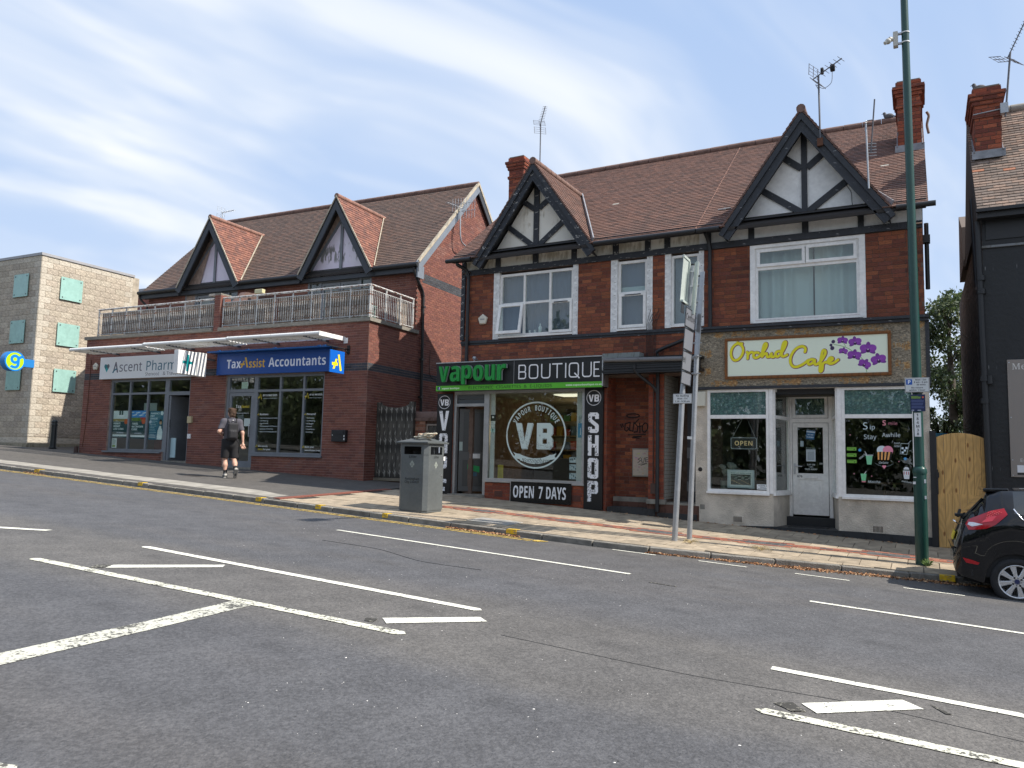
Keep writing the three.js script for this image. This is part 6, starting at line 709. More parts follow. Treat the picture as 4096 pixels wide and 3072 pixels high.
{ // cafe sign board
  const t = on('O', 'shop_sign', 'cream cafe sign with yellow script, purple orchids and a brown timber frame', 'shop sign', -2.02, 3.32, 0.02);
  M(t, 'board', bx(-1.52, 1.52, 0.03, 0.83, 0, 0.03), mat([0.6, 0.64, 0.52])); const wood = mat([1, 1, 1], { roughness: 0.6, map: rep(tex(256, (u, v) => { const s = fbm(u * 40, v * 5, 4, 5, 33); return [0.36 + 0.22 * s, 0.22 + 0.14 * s, 0.09 + 0.06 * s]; }), 1) });
  M(t, 'frame', [rb(-1.57, 1.57, 0.8, 0.86, 0, 0.055, 0.012), rb(-1.57, 1.57, 0.0, 0.06, 0, 0.055, 0.012), rb(-1.57, -1.51, 0.06, 0.8, 0, 0.055, 0.012), rb(1.51, 1.57, 0.06, 0.8, 0, 0.055, 0.012), bx(-1.55, 1.55, 0.82, 0.834, 0.055, 0.06), bx(-1.55, 1.55, 0.026, 0.04, 0.055, 0.06)], wood);
  const g = new THREE.PlaneGeometry(3.02, 0.75); g.translate(0, 0.43, 0.033); M(t, 'face', g, new THREE.MeshStandardMaterial({ roughness: 0.5, map: canvas(1536, 384, (x, w, h) => {
    x.fillStyle = '#e4ecd6'; x.fillRect(0, 0, w, h); x.lineCap = 'round'; x.lineJoin = 'round';
    // script letters as brush strokes
    const st = [[[150, 34], [96, 22], [40, 78], [30, 156], [62, 216], [118, 204], [164, 132], [158, 62], [104, 20]], [[200, 128], [212, 132], [206, 196]], [[206, 160], [232, 126], [262, 134]], [[318, 140], [284, 128], [262, 164], [276, 196], [318, 186], [350, 150]], [[350, 150], [396, 92], [404, 44], [378, 42], [360, 110], [346, 196], [376, 152], [404, 146], [400, 190], [430, 186]], [[430, 186], [452, 136], [446, 186], [464, 194], [492, 172]], [[540, 134], [502, 128], [484, 166], [502, 196], [544, 164], [596, 62], [592, 30], [568, 42], [554, 100], [546, 186], [572, 190], [602, 172]],
      [[776, 150], [790, 112], [748, 84], [684, 112], [634, 190], [632, 268], [672, 310], [744, 288], [806, 238]], [[866, 236], [832, 222], [800, 256], [812, 288], [856, 264], [872, 230], [864, 280], [886, 286], [920, 258]], [[920, 258], [968, 196], [972, 142], [946, 138], [932, 196], [916, 310], [914, 362], [940, 350], [942, 274], [974, 262]], [[984, 268], [1024, 252], [1042, 228], [1018, 214], [992, 244], [1000, 282], [1042, 280], [1086, 244]]];
    const sp = (p) => { if (p.length < 2) return; x.beginPath(); x.moveTo(...p[0]); for (let i = 1; i < p.length - 1; i++) x.quadraticCurveTo(p[i][0], p[i][1], (p[i][0] + p[i + 1][0]) / 2, (p[i][1] + p[i + 1][1]) / 2); x.lineTo(...p[p.length - 1]); x.stroke(); };
    x.strokeStyle = '#7c3350'; x.lineWidth = 37; x.save(); x.translate(4, 2); st.forEach(sp); x.restore(); x.strokeStyle = '#e6dc1c'; x.lineWidth = 27; st.forEach(sp);
    // orchid spray
    x.strokeStyle = '#8fb37a'; x.lineWidth = 7; sp([[1050, 88], [1150, 104], [1254, 190], [1330, 260], [1346, 374]]); x.lineWidth = 5; sp([[1370, 290], [1352, 330]]); sp([[1132, 60], [1160, 112]]);
    const fl = (X, Y, s, r) => { x.save(); x.translate(X, Y); x.rotate(r); x.scale(s, s); for (const [a, rw, rh, d, c] of [[-1.57, 17, 34, 26, '#6a2a84'], [0.5, 15, 32, 26, '#64267c'], [2.64, 15, 32, 26, '#64267c'], [-0.35, 30, 34, 26, '#8a3aa6'], [3.5, 30, 34, 26, '#8436a0']]) { x.save(); x.rotate(a); x.fillStyle = c; x.beginPath(); x.ellipse(d, 0, rh, rw, 0, 0, 7); x.fill(); x.strokeStyle = 'rgba(190,120,210,0.35)'; x.lineWidth = 2; for (let k = -2; k < 3; k++) { x.beginPath(); x.moveTo(6, 0); x.lineTo(d + rh * 0.8, k * rw * 0.36); x.stroke(); } x.restore(); } x.fillStyle = '#3c0d4a'; x.beginPath(); x.ellipse(0, 8, 13, 16, 0, 0, 7); x.fill(); x.fillStyle = '#d8b8e0'; x.beginPath(); x.arc(0, -2, 5, 0, 7); x.fill(); x.restore(); };
    x.fillStyle = '#3a2b4e'; for (const [a, b, r] of [[1046, 58, 17], [1024, 92, 14], [1036, 124, 19]]) { x.beginPath(); x.ellipse(a, b, r, r * 1.1, 0.4, 0, 7); x.fill(); }
    fl(1132, 54, 0.86, 0.1); fl(1246, 76, 1.05, -0.1); fl(1136, 162, 0.74, 0.2); fl(1236, 210, 1.12, 0.15); fl(1362, 152, 1.3, 0.05); fl(1326, 300, 1.02, 0.5); fl(1454, 262, 1.2, -0.2); }) }), true);
}
// ---------------------------------------------------------------- ground, road, footways
const zk = (() => { const t = [[-80, -11.95], [-4.2, -11.95], [-3.2, -12.2], [-2.3, -12.46], [-1.4, -12.72], [-0.5, -12.95], [0.3, -13.12], [1.2, -13.34], [2.2, -13.6], [4, -13.9], [60, -13.9]]; return (x) => { for (let i = 1; i < t.length; i++) if (x <= t[i][0]) return lerp(t[i - 1][1], t[i][1], (x - t[i - 1][0]) / (t[i][0] - t[i - 1][0])); return -13.9; }; })();
function sheet(x0, x1, nx, zf, nz, yf, col) { // zf(x, t): z for t 0..1
  const pos = [], uv = [], c = [], idx = [];
  for (let i = 0; i <= nx; i++) for (let k = 0; k <= nz; k++) { const x = lerp(x0, x1, i / nx), z = zf(x, k / nz); pos.push(x, yf(x, z), z); uv.push(x, z); if (col) c.push(...col(x, z)); }
  for (let i = 0; i < nx; i++) for (let k = 0; k < nz; k++) { const a = i * (nz + 1) + k, b = a + nz + 1; idx.push(a, a + 1, b, b, a + 1, b + 1); }
  const g = new THREE.BufferGeometry(); g.setAttribute('position', new THREE.Float32BufferAttribute(pos, 3)); g.setAttribute('uv', new THREE.Float32BufferAttribute(uv, 2)); if (col) g.setAttribute('color', new THREE.Float32BufferAttribute(c, 3)); g.setIndex(idx); g.computeVertexNormals();
  if (g.attributes.normal.getY(0) < 0) { const a = g.index.array; for (let i = 0; i < a.length; i += 3) { const t = a[i]; a[i] = a[i + 1]; a[i + 1] = t; } g.computeVertexNormals(); }
  return g;
}
const setting = (name, g, m, label) => { const o = new THREE.Mesh(g, m); o.name = nm(name); o.receiveShadow = true; o.castShadow = false; o.userData.kind = 'structure'; if (label) o.userData.label = label; scene.add(o); return o; };
const asphaltTex = tex(1024, (u, v, i, j) => { const a = fbm(u * 90, v * 90, 3, 90, 101), b = fbm(u * 8, v * 8, 4, 8, 103), s = h2(i >> 1, j >> 1, 7), f = vn(u * 170, v * 170, 170, 105), k = h2(Math.floor(u * 170), Math.floor(v * 170), 8); let c = 0.86 + 0.34 * (a - 0.5) + 0.16 * (b - 0.5) + 0.12 * (s - 0.5); const w = f > 0.88 && k > 0.5 ? 0.5 : 0; if (h2(i >> 1, j >> 1, 12) > 0.9985) c += 0.5; c += w * 0.22; return [c, c, c * 1.01]; });
const asphaltBump = tex(512, (u, v) => fbm(u * 110, v * 110, 3, 110, 111), false);
const asphalt = new THREE.MeshStandardMaterial({ vertexColors: true, map: rep(asphaltTex, 0.55), roughness: 0.78, bumpMap: rep(asphaltBump, 0.8), bumpScale: 0.006 });
setting('ground', sheet(-300, 300, 12, (x, t) => lerp(-300, 300, t), 12, (x, z) => 0.15 - 0.0468 * x - 0.9), mat([0.09, 0.085, 0.07], { map: rep(grain, 0.3) }), 'earth beneath the street');
setting('road', sheet(-70, 34, 416, (x, t) => lerp(-15.5, 3, t), 74, ry, (x, z) => {
  const e = 0.35 * (fbm(x * 1.3, z * 2, 3, 0, 5) - 0.5), mid = ss(-6.95, -6.3, z + e) * ss(-4.2, -4.75, z + e), n = fbm(x * 0.6, z * 0.9, 4, 0, 7), tr = ss(0.45, 0.7, fbm(x * 0.25 + 3, z * 1.6, 4, 0, 9));
  const a = [0.112, 0.112, 0.114], b = [0.15, 0.141, 0.126], g = [0.124, 0.118, 0.112], gut = ss(-11.2, -11.75, z + e), f = 0.88 + 0.24 * n;
  return [0, 1, 2].map((i) => lerp(lerp(lerp(a[i], g[i], tr * 0.7), b[i], mid * (0.6 + 0.5 * n)), b[i] * 0.95, gut * 0.5) * f);
}), asphalt);
const tarmac = new THREE.MeshStandardMaterial({ vertexColors: true, map: rep(asphaltTex, 0.8), roughness: 0.85, bumpMap: rep(asphaltBump, 1), bumpScale: 0.004 });
setting('footway', sheet(-70, -12.05, 120, (x, t) => lerp(zk(x) - 0.12, -21, t), 30, gy, (x, z) => { const n = fbm(x * 0.8, z * 1.1, 4, 0, 33), f = 0.85 + 0.3 * n; const w = [0.125, 0.115, 0.10]; return w.map((v) => v * f); }), tarmac);
setting('footway_base', sheet(-12.05, 34, 90, (x, t) => lerp(zk(x) - 0.12, -21, t), 14, (x, z) => gy(x, z) - 0.012), mat([0.05, 0.042, 0.032], { map: rep(grain, 1) }), 'bedding sand between the paving slabs');
setting('concrete_strip', sheet(-26, -12.3, 60, (x, t) => lerp(-12.32 + 0.06 * (vn(x * 0.9, 1) - 0.5), lerp(-12.95, -13.1, cl((x + 22) / 10)) - 0.25 * ss(-13.6, -12.4, x) * -1 + 0.1 * (vn(x * 0.8, 5) - 0.5), t), 4, (x, z) => gy(x, z) + 0.004), mat([0.37, 0.345, 0.295], { map: rep(grain, 0.6), roughness: 0.9 }), 'pale worn strip of footway along the kerb');
{ // kerb stones
  const k = thing('kerb', 'long run of grey kerb stones along the footway edge', null); k.userData.kind = 'structure';
  const ms = [0.25, 0.285, 0.22].map((v) => mat([v, v * 0.94, v * 0.82], { map: rep(grain, 1.1), roughness: 0.93, bumpMap: rep(pits, 1.6), bumpScale: 0.006 }));
  for (let x = -60; x < 12; x += 0.92) { const a = [x + 0.006, 0, zk(x) - 0.065], b = [x + 0.914, 0, zk(x + 0.92) - 0.065], L = Math.hypot(b[0] - a[0], b[2] - a[2]), dj = 0.01 * (h2(Math.round(x * 9), 4) - 0.5), g = new RoundedBoxGeometry(L, 0.3, 0.135, 2, 0.018); const y0 = gy(x, zk(x)), y1 = gy(x + 0.92, zk(x + 0.92)); const d = new THREE.Vector3(b[0] - a[0], y1 - y0, b[2] - a[2]).normalize(), up = new THREE.Vector3(0, 1, 0), n = new THREE.Vector3().crossVectors(d, up).normalize(), u2 = new THREE.Vector3().crossVectors(n, d); g.applyMatrix4(new THREE.Matrix4().makeBasis(d, u2, n).setPosition((a[0] + b[0]) / 2, (y0 + y1) / 2 - 0.15 + dj, (a[2] + b[2]) / 2)); M(k, 'kerb_stone', g, ms[Math.floor(h2(Math.round(x * 10), 9) * 3)]); }
  const ym = mat([1, 1, 1], { map: rep(flake(91, 0.57, [0.88, 0.72, 0.1], [0.5, 0.46, 0.4]), 3), roughness: 0.7 });
  for (const [x, w] of [[-20.3, 0.2], [-16.2, 0.16], [-12.4, 0.16], [-10.75, 0.14], [-9.08, 0.12], [-6.4, 0.2], [0.2, 0.2]]) { const z = zk(x), y = gy(x, z); M(k, 'yellow_mark', [bx(x, x + w, y - 0.07, y + 0.012, z - 0.001, z + 0.0075), bx(x, x + w, y + 0.002, y + 0.009 + 0.0, z - 0.14, z - 0.001)], ym); }
}
// painted markings: thin sheets on the road
const paintTex = (seed, d) => tex(512, (u, v) => { const f = fbm(u * 60, v * 60, 3, 60, seed), g = fbm(u * 9, v * 9, 4, 9, seed + 4), s = ss(d, d + 0.08, f * 0.62 + g * 0.38); return [0, 1, 2].map((i) => lerp([0.91, 0.905, 0.86][i], [0.42, 0.415, 0.4][i], s) - 0.08 * (g - 0.5)); });
const paintNew = mat([0.86, 0.86, 0.83], { map: rep(paintTex(201, 0.66), 1), roughness: 0.7 }), paintWorn = mat([0.74, 0.74, 0.68], { map: rep(paintTex(211, 0.585), 1), roughness: 0.8 }), paintGrey = mat([0.62, 0.62, 0.585], { map: rep(paintTex(221, 0.53), 1), roughness: 0.8 }), paintGhost = mat([0.3, 0.29, 0.265], { map: rep(paintTex(225, 0.4), 1), roughness: 0.8 }), paintYellow = mat([0.72, 0.50, 0.11], { map: rep(paintTex(231, 0.56), 1), roughness: 0.8 });
const mark = (pts, m, e = 0.0055, label) => { // polygon of [x, z], edge broken up a little
  const s = []; for (let i = 0; i < pts.length; i++) { const a = pts[i], b = pts[(i + 1) % pts.length], n = Math.max(1, Math.round(Math.hypot(b[0] - a[0], b[1] - a[1]) / 0.045)); for (let k = 0; k < n; k++) { const t = k / n, x = lerp(a[0], b[0], t), z = lerp(a[1], b[1], t); s.push(new THREE.Vector2(x + 0.007 * (vn(x * 31, z * 31, 0, 3) - 0.5), -(z + 0.009 * (vn(x * 37, z * 29, 0, 4) - 0.5)))); } }
  const g = new THREE.ShapeGeometry(new THREE.Shape(s)); g.rotateX(-Math.PI / 2); const p = g.attributes.position; for (let i = 0; i < p.count; i++) p.setY(i, ry(p.getX(i), p.getZ(i)) + e); g.computeVertexNormals(); return setting('road_marking', uvm(g), m, label);
};
const line = (x0, z0, x1, z1, w, m, r = 0) => { const d = [x1 - x0, z1 - z0], L = Math.hypot(...d), n = [-d[1] / L * w / 2, d[0] / L * w / 2], c = [d[0] / L * r, d[1] / L * r]; return mark([[x0 + n[0], z0 + n[1]], [x0 - c[0], z0 - c[1]], [x0 - n[0], z0 - n[1]], [x1 - n[0], z1 - n[1]], [x1 + c[0], z1 + c[1]], [x1 + n[0], z1 + n[1]]], m); };
line(-8.28, -6.27, -3.62, -6.23, 0.115, paintNew, 0.05); line(-8.15, -4.87, -3.6, -5.02, 0.125, paintWorn, 0.05);
mark([[-7.3, -5.08], [-7.4, -5.24], [-6.76, -6.12], [-6.66, -6.0]], paintNew); mark([[-7.31, -5.06], [-7.41, -5.22], [-7.5, -5.12], [-7.4, -4.98]], paintGhost);
mark([[-10.9, -5.55], [-11.0, -5.68], [-10.1, -6.24], [-10.06, -6.12]], paintNew);
mark([[-5.31, -4.93], [-5.17, -3.96], [-5.06, -2.85], [-4.98, -1.6], [-4.74, -1.6], [-4.82, -2.72], [-4.96, -3.98], [-5.08, -4.95]], paintGrey, 0.004);
mark([[-3.87, -5.2], [-4.01, -5.33], [-3.44, -5.98], [-3.31, -5.87]], paintNew); mark([[-3.98, -5.17], [-4.02, -5.28], [-4.11, -5.24], [-4.05, -5.14]], paintGhost);
line(-8.3, -9.76, -3.33, -9.62, 0.085, paintNew); line(-1.16, -9.55, 6, -9.3, 0.085, paintNew);
for (let i = 0; i < 7; i++) line(-4.42 + i * 1.39, -11.88, -3.7 + i * 1.39, -11.88, 0.055, paintNew);
line(-1.02, -6.13, 5, -6.1, 0.105, paintNew); line(-0.88, -5.03, 5, -5.12, 0.115, paintWorn, 0.055);
mark([[-0.71, -5.36], [-0.15, -5.93], [-0.02, -5.80], [-0.6, -5.21]], paintNew); mark([[-0.66, -5.2], [-0.76, -5.34], [-0.86, -5.24], [-0.74, -5.14]], paintGhost); mark([[0.0, -5.98], [0.02, -5.95], [0.14, -5.8], [0.1, -5.78]], paintGhost);
line(-2.95, -9.2, -2.6, -9.18, 0.03, paintGhost);
mark([[-3.9, -1.9], [-3.62, -1.95], [-3.4, -2.03], [-3.2, -1.9], [-3.3, -1.6], [-3.9, -1.6]], paintGrey);
line(-60, -11.72, -5.62, -11.76, 0.06, paintYellow); line(-60, -11.53, -5.75, -11.6, 0.06, paintYellow); mark([[-5.72, -11.79], [-5.72, -11.57], [-5.62, -11.6], [-5.5, -11.79]], paintYellow, 0.009);
{ const g = tube([[-4.75, 0, -8.25], [-5.6, 0, -8.2], [-6.6, 0, -8.6], [-7.6, 0, -8.62]].map(([x, , z]) => [x, ry(x, z) - 0.002, z]), 0.008, 60, 4); setting('tar_joint', uvm(g), K.rubber); const g2 = tube([[-3.0, 0, -5.55], [-1.5, 0, -5.5], [-0.4, 0, -5.62], [0.6, 0, -5.5]].map(([x, , z]) => [x, ry(x, z) - 0.004, z]), 0.008, 60, 4); setting('tar_joint', uvm(g2), K.rubber); }
{ // paving slabs and inlaid clay pavers
  const pv = thing('pavement', 'cream riven paving slabs with a red and grey paver band outside the shops', null); pv.userData.kind = 'structure';
  const bandZ = (x) => -13.95 + 0.62 * Math.min(0, zk(x) + 12.1);
  const slabM = []; for (let i = 0; i < 7; i++) { const f = 0.88 + 0.24 * (i / 6); slabM.push(mat([0.385 * f, 0.315 * f, 0.225 * f], { map: rep(grain, 0.9), roughness: 0.9, bumpMap: rep(tex(256, (u, v) => fbm(u * 5, v * 9, 5, 0, 300 + i), false), 1.7), bumpScale: 0.012 })); }
  const rows = [], near = [], rest = [];
  let z = -11.9, r = 0; while (z > -18) { const dz = 0.61; rows.push([z, z - dz]); z -= dz; }
  const top = (c, e) => { const p = c.map(([x, z2]) => [x, gy(x, z2) + e, z2]), q = c.map(([x, z2]) => [x, gy(x, z2) - 0.03, z2]), pos = []; const f = (a, b, d) => pos.push(...a, ...b, ...d); f(p[0], p[1], p[2]); f(p[0], p[2], p[3]); for (let i = 0; i < 4; i++) { const k = (i + 1) % 4; f(p[i], q[i], p[k]); f(p[k], q[i], q[k]); } const g = new THREE.BufferGeometry(); g.setAttribute('position', new THREE.Float32BufferAttribute(pos, 3)); g.computeVertexNormals(); return uvm(g); };
  for (const [za, zb] of rows) { r++; for (let x = -12.1 + (r % 2) * 0.22; x < 6; x += 0.44) { const a = x + 0.006, b = Math.min(x + 0.434, 6), j = () => 0.004 * (R() - 0.5); const f0 = Math.min(za - 0.008, zk(a) - 0.14), f1 = Math.min(za - 0.008, zk(b) - 0.14); if (Math.min(f0, f1) - zb < 0.05 || a < -12.05) continue; const e = 0.005 * (R() - 0.5), t = Math.floor(R() * 7), c = [[a + j(), f0], [b + j(), f1], [b + j(), zb + 0.004], [a + j(), zb + 0.004]]; const d = Math.hypot((a + b) / 2, zb); const o = { c, e, t, d: Math.abs(a + 4.5) > 7 ? d + 100 : d, vis: zb > -16.8 }; rest.push(o); } }
  rest.sort((a, b) => a.d + (a.vis ? 0 : 200) - b.d - (b.vis ? 0 : 200)); rest.splice(0, 300).forEach((o) => M(pv, 'slab', top(o.c, o.e), slabM[o.t], true)); if (rest.length) { const m = M(pv, 'slabs_beyond', rest.map((o) => top(o.c, o.e)), slabM[3], true); m.userData.kind = 'stuff'; }
  const red = [0, 1, 2].map((i) => mat([[0.30, 0.105, 0.06], [0.25, 0.085, 0.055], [0.36, 0.14, 0.085]][i], { map: rep(grain, 2), roughness: 0.9 })), gr = [0, 1].map((i) => mat([[0.085, 0.088, 0.092], [0.11, 0.11, 0.11]][i], { map: rep(grain, 2), roughness: 0.9 }));
  for (let x = -9.2, i = 0; x < 1.9; x += 0.212, i++) for (let k = -4; k <= 4; k++) { const q = mod(x + 9.2, 1.9), dia = Math.abs(q - 0.95), rowsIn = dia < 0.42 ? 2 : 1, sft = (k & 1) ? 0.1 : 0; if (Math.abs(k) > rowsIn) continue; const grey = Math.abs(k) <= (dia < 0.3 ? 1 : dia < 0.55 ? 0 : -1) || (dia > 0.75 && k === 0 && i % 3 === 0); const zc = bandZ(x) + k * 0.108 - 0.06 * Math.sin(i * 0.2), a = x + sft, c = [[a, zc + 0.05], [a + 0.204, zc + 0.05 + bandZ(a + 0.204) - bandZ(a)], [a + 0.204, zc - 0.05 + bandZ(a + 0.204) - bandZ(a)], [a, zc - 0.05]]; M(pv, 'paver', top(c, 0.006 + 0.002 * R()), grey ? gr[i % 2] : red[(i * 7 + k + 9) % 3], true); }
  M(pv, 'paver_edge', Array.from({ length: 36 }, (_, i) => { const z2 = -12.2 - i * 0.108, a = -12.16; return top([[a, z2], [a + 0.2, z2], [a + 0.2, z2 - 0.1], [a, z2 - 0.1]], 0.006); }), red[1], true);
  const cov = (x0, x1, z0, z1, c, e) => M(pv, 'access_cover', top([[x0, z0], [x1, z0], [x1, z1], [x0, z1]], e), mat(c, { map: rep(grain, 1), roughness: 0.7 }), true); cov(-7.5, -6.62, -12.42, -13.02, [0.36, 0.345, 0.31], 0.01); cov(-4.9, -4.3, -14.7, -14.9, [0.05, 0.045, 0.04], 0.008); cov(-5.6, -5.15, -14.62, -14.8, [0.055, 0.05, 0.045], 0.008); cov(-17.5, -16.85, -14.15, -14.5, [0.06, 0.05, 0.04], 0.006);
}
{ // dry leaves in the gutter
  const lg = new THREE.BufferGeometry(); lg.setAttribute('position', new THREE.Float32BufferAttribute([-0.02, 0, 0, 0, 0.008, 0.012, 0.02, 0, 0, -0.02, 0, 0, 0.02, 0, 0, 0, 0.006, -0.012], 3)); lg.computeVertexNormals(); lg.setAttribute('uv', new THREE.Float32BufferAttribute(new Float32Array(12), 2));
  const L = [], add = (x, z, y) => L.push([x, y, z]); const r = rng(88);
  for (let i = 0; i < 5200; i++) { const x = -3.9 + 8 * r() ** 0.9, dens = fbm(x * 2.2, 1, 3, 0, 5); if (r() > dens * 1.5) continue; const z = zk(x) + 0.015 + 0.26 * r() * r() * (0.5 + dens) * ss(-4, -1.5, x) + 0.03 * r(); add(x, z, ry(x, z) + 0.004 + 0.025 * r() * r()); }
  for (let i = 0; i < 500; i++) { const x = -7.6 + 1.5 * r(), z = -11.9 + 0.12 * r() * r(); add(x, z, ry(x, z) + 0.004 + 0.02 * r()); }
  for (let i = 0; i < 160; i++) { const x = -20.6 + 0.9 * r(), z = -11.9 + 0.12 * r() * r(); add(x, z, ry(x, z) + 0.004 + 0.01 * r()); }
  for (let i = 0; i < 130; i++) { const x = -6.3 + 6 * r(), z = -16.25 + 0.1 * r(); add(x, z + 0.0, gy(x, z) + 0.006); }
  const im = new THREE.InstancedMesh(lg, new THREE.MeshStandardMaterial({ roughness: 0.95, side: THREE.DoubleSide }), L.length), m = new THREE.Matrix4(), e = new THREE.Euler(); L.forEach((p, i) => { e.set(r() * 1.2 - 0.6, r() * 6.28, r() * 1.2 - 0.6); const s = 0.5 + r() * 0.9; m.makeRotationFromEuler(e).scale(new THREE.Vector3(s, s, s)).setPosition(...p); im.setMatrixAt(i, m); const c = pick([[0.42, 0.23, 0.11], [0.36, 0.17, 0.08], [0.5, 0.33, 0.19], [0.28, 0.14, 0.07]], r()); im.setColorAt(i, C(...c)); });
  im.name = 'fallen_leaves'; tag(im, 'dry brown leaf litter along the gutter beside the kerb', 'leaf litter', null, 'stuff'); im.castShadow = im.receiveShadow = true; scene.add(im);
}
{ // small stones and white flecks on the near road
  const g = new THREE.IcosahedronGeometry(0.006, 0), r = rng(33), n = 650, im = new THREE.InstancedMesh(g, mat([1, 1, 1]), n), m = new THREE.Matrix4(); for (let i = 0; i < n; i++) { const z = -2 - 9.5 * r(), x = -0.7 * -z + r() * (-z) * 0.95 - 1.2 + (z < -6 ? -2 : 0), s = 0.35 + r() * r() * 0.9; m.makeRotationY(r() * 6).scale(new THREE.Vector3(s * 1.3, s * 0.35, s)).setPosition(x, ry(x, z) + 0.001, z); im.setMatrixAt(i, m); const c = r() < 0.62 ? 0.55 + 0.3 * r() : 0.12 * r() + 0.03; im.setColorAt(i, C(c, c * 0.97, c * 0.9)); } im.name = 'loose_grit'; tag(im, 'scattered pale grit and small stones lying on the road', 'grit', null, 'stuff'); im.receiveShadow = true; scene.add(im);
}
// ---------------------------------------------------------------- passage gate and brick pier between the first two buildings
const weathered = mat([1, 1, 1], { roughness: 0.92, map: rep(tex(512, (u, v) => { const g = fbm(u * 60, v * 3, 4, 3, 401), k = fbm(u * 9, v * 3, 4, 3, 402), p = ss(0.6, 0.66, fbm(u * 30, v * 6, 4, 6, 404)); const b = 0.29 + 0.26 * (g - 0.5) + 0.2 * (k - 0.5); return [b + 0.3 * p, b * 0.96 + 0.3 * p, b * 0.88 + 0.29 * p]; }), 1.1), bumpMap: rep(tex(256, (u, v) => fbm(u * 60, v * 3, 3, 3, 405), false), 1.1), bumpScale: 0.006 });
{ const g = on('T', 'timber_gate', 'weathered grey timber gate with dipped top beside the accountants wall', 'gate', 0, 0, -0.55); M(g, 'post', bx(0.02, 0.13, 0.6, 3.09, -0.06, 0.05), weathered); M(g, 'post', bx(1.14, 1.29, 0.6, 3.1, -0.06, 0.06), weathered); for (let i = 0; i < 7; i++) { const a = 0.135 + i * 0.143, b = a + 0.136, t = (x) => 2.93 + 0.11 * ((x - 0.64) / 0.5) ** 2; M(g, 'board', slab([[a, 0.92], [b, 0.92], [b, t(b)], [a, t(a)]], -0.01 + 0.006 * (i % 2), 0.014 + 0.006 * (i % 2)), weathered); } M(g, 'sill', bx(0.0, 1.3, 0.84, 0.92, -0.05, 0.09), mat([0.22, 0.19, 0.14], { map: rep(grain, 1) })); M(g, 'threshold', bx(0.0, 1.3, 0.5, 0.84, -0.05, 0.06), mat([0.11, 0.06, 0.05], { map: rep(grain, 1) })); }
{ const w = on('T', 'brick_pier', 'old crumbling brick pier and wall with round coping behind the litter bin', 'wall', 0, 0, -0.6); const c = M(w, 'core', [bx(1.18, 1.62, 0.4, 2.62, -0.5, -0.02), bx(1.62, 3.2, 0.4, 2.62, -0.4, -0.12)], mat([0.3, 0.24, 0.18], { map: rep(grain, 1) })), l = []; const pal = palette([[0.30, 0.10, 0.06], [0.40, 0.2, 0.13], [0.24, 0.085, 0.055], [0.34, 0.14, 0.08]], 15, 0.2); bricks(l, FM(0, 0, -0.02, 0), 1.18, 1.62, 0.5, 2.6, { h: 0.085, L: 0.23, j: 0.014, pal, ragged: true, proud: 0.012 }); bricks(l, FM(0, 0, -0.12, 0), 1.62, 3.2, 0.5, 2.6, { h: 0.085, L: 0.23, j: 0.014, pal, ragged: true }); bricks(l, FM(1.62, 0, -0.02, Math.PI / 2), 0, 0.1, 0.5, 2.6, { h: 0.085, L: 0.23, pal }); pieces('brick', w, c, l, K.brick, 160, 'brickwork'); M(w, 'coping', [rod([1.12, 2.62, -0.25], [3.2, 2.62, -0.25], 0.22, 0.22, 14), bx(1.1, 3.2, 2.56, 2.64, -0.52, 0.03)], mat([0.16, 0.1, 0.08], { map: rep(dirt, 1), bumpMap: rep(bumpN, 2), bumpScale: 0.01 })); }
{ const f = on('T', 'fence_panel', 'small framed timber panel in front of the old brick wall', 'fence panel', 0, 0, -0.6); M(f, 'frame', [bx(1.7, 2.4, 2.42, 2.47, 0, 0.05), bx(1.7, 1.745, 0.7, 2.42, 0, 0.05)], mat([0.27, 0.22, 0.18], { map: rep(grain, 2) })); for (let i = 0; i < 5; i++) M(f, 'board', bx(1.75 + i * 0.13, 1.872 + i * 0.13, 0.7, 2.42, 0.0, 0.025), weathered); }
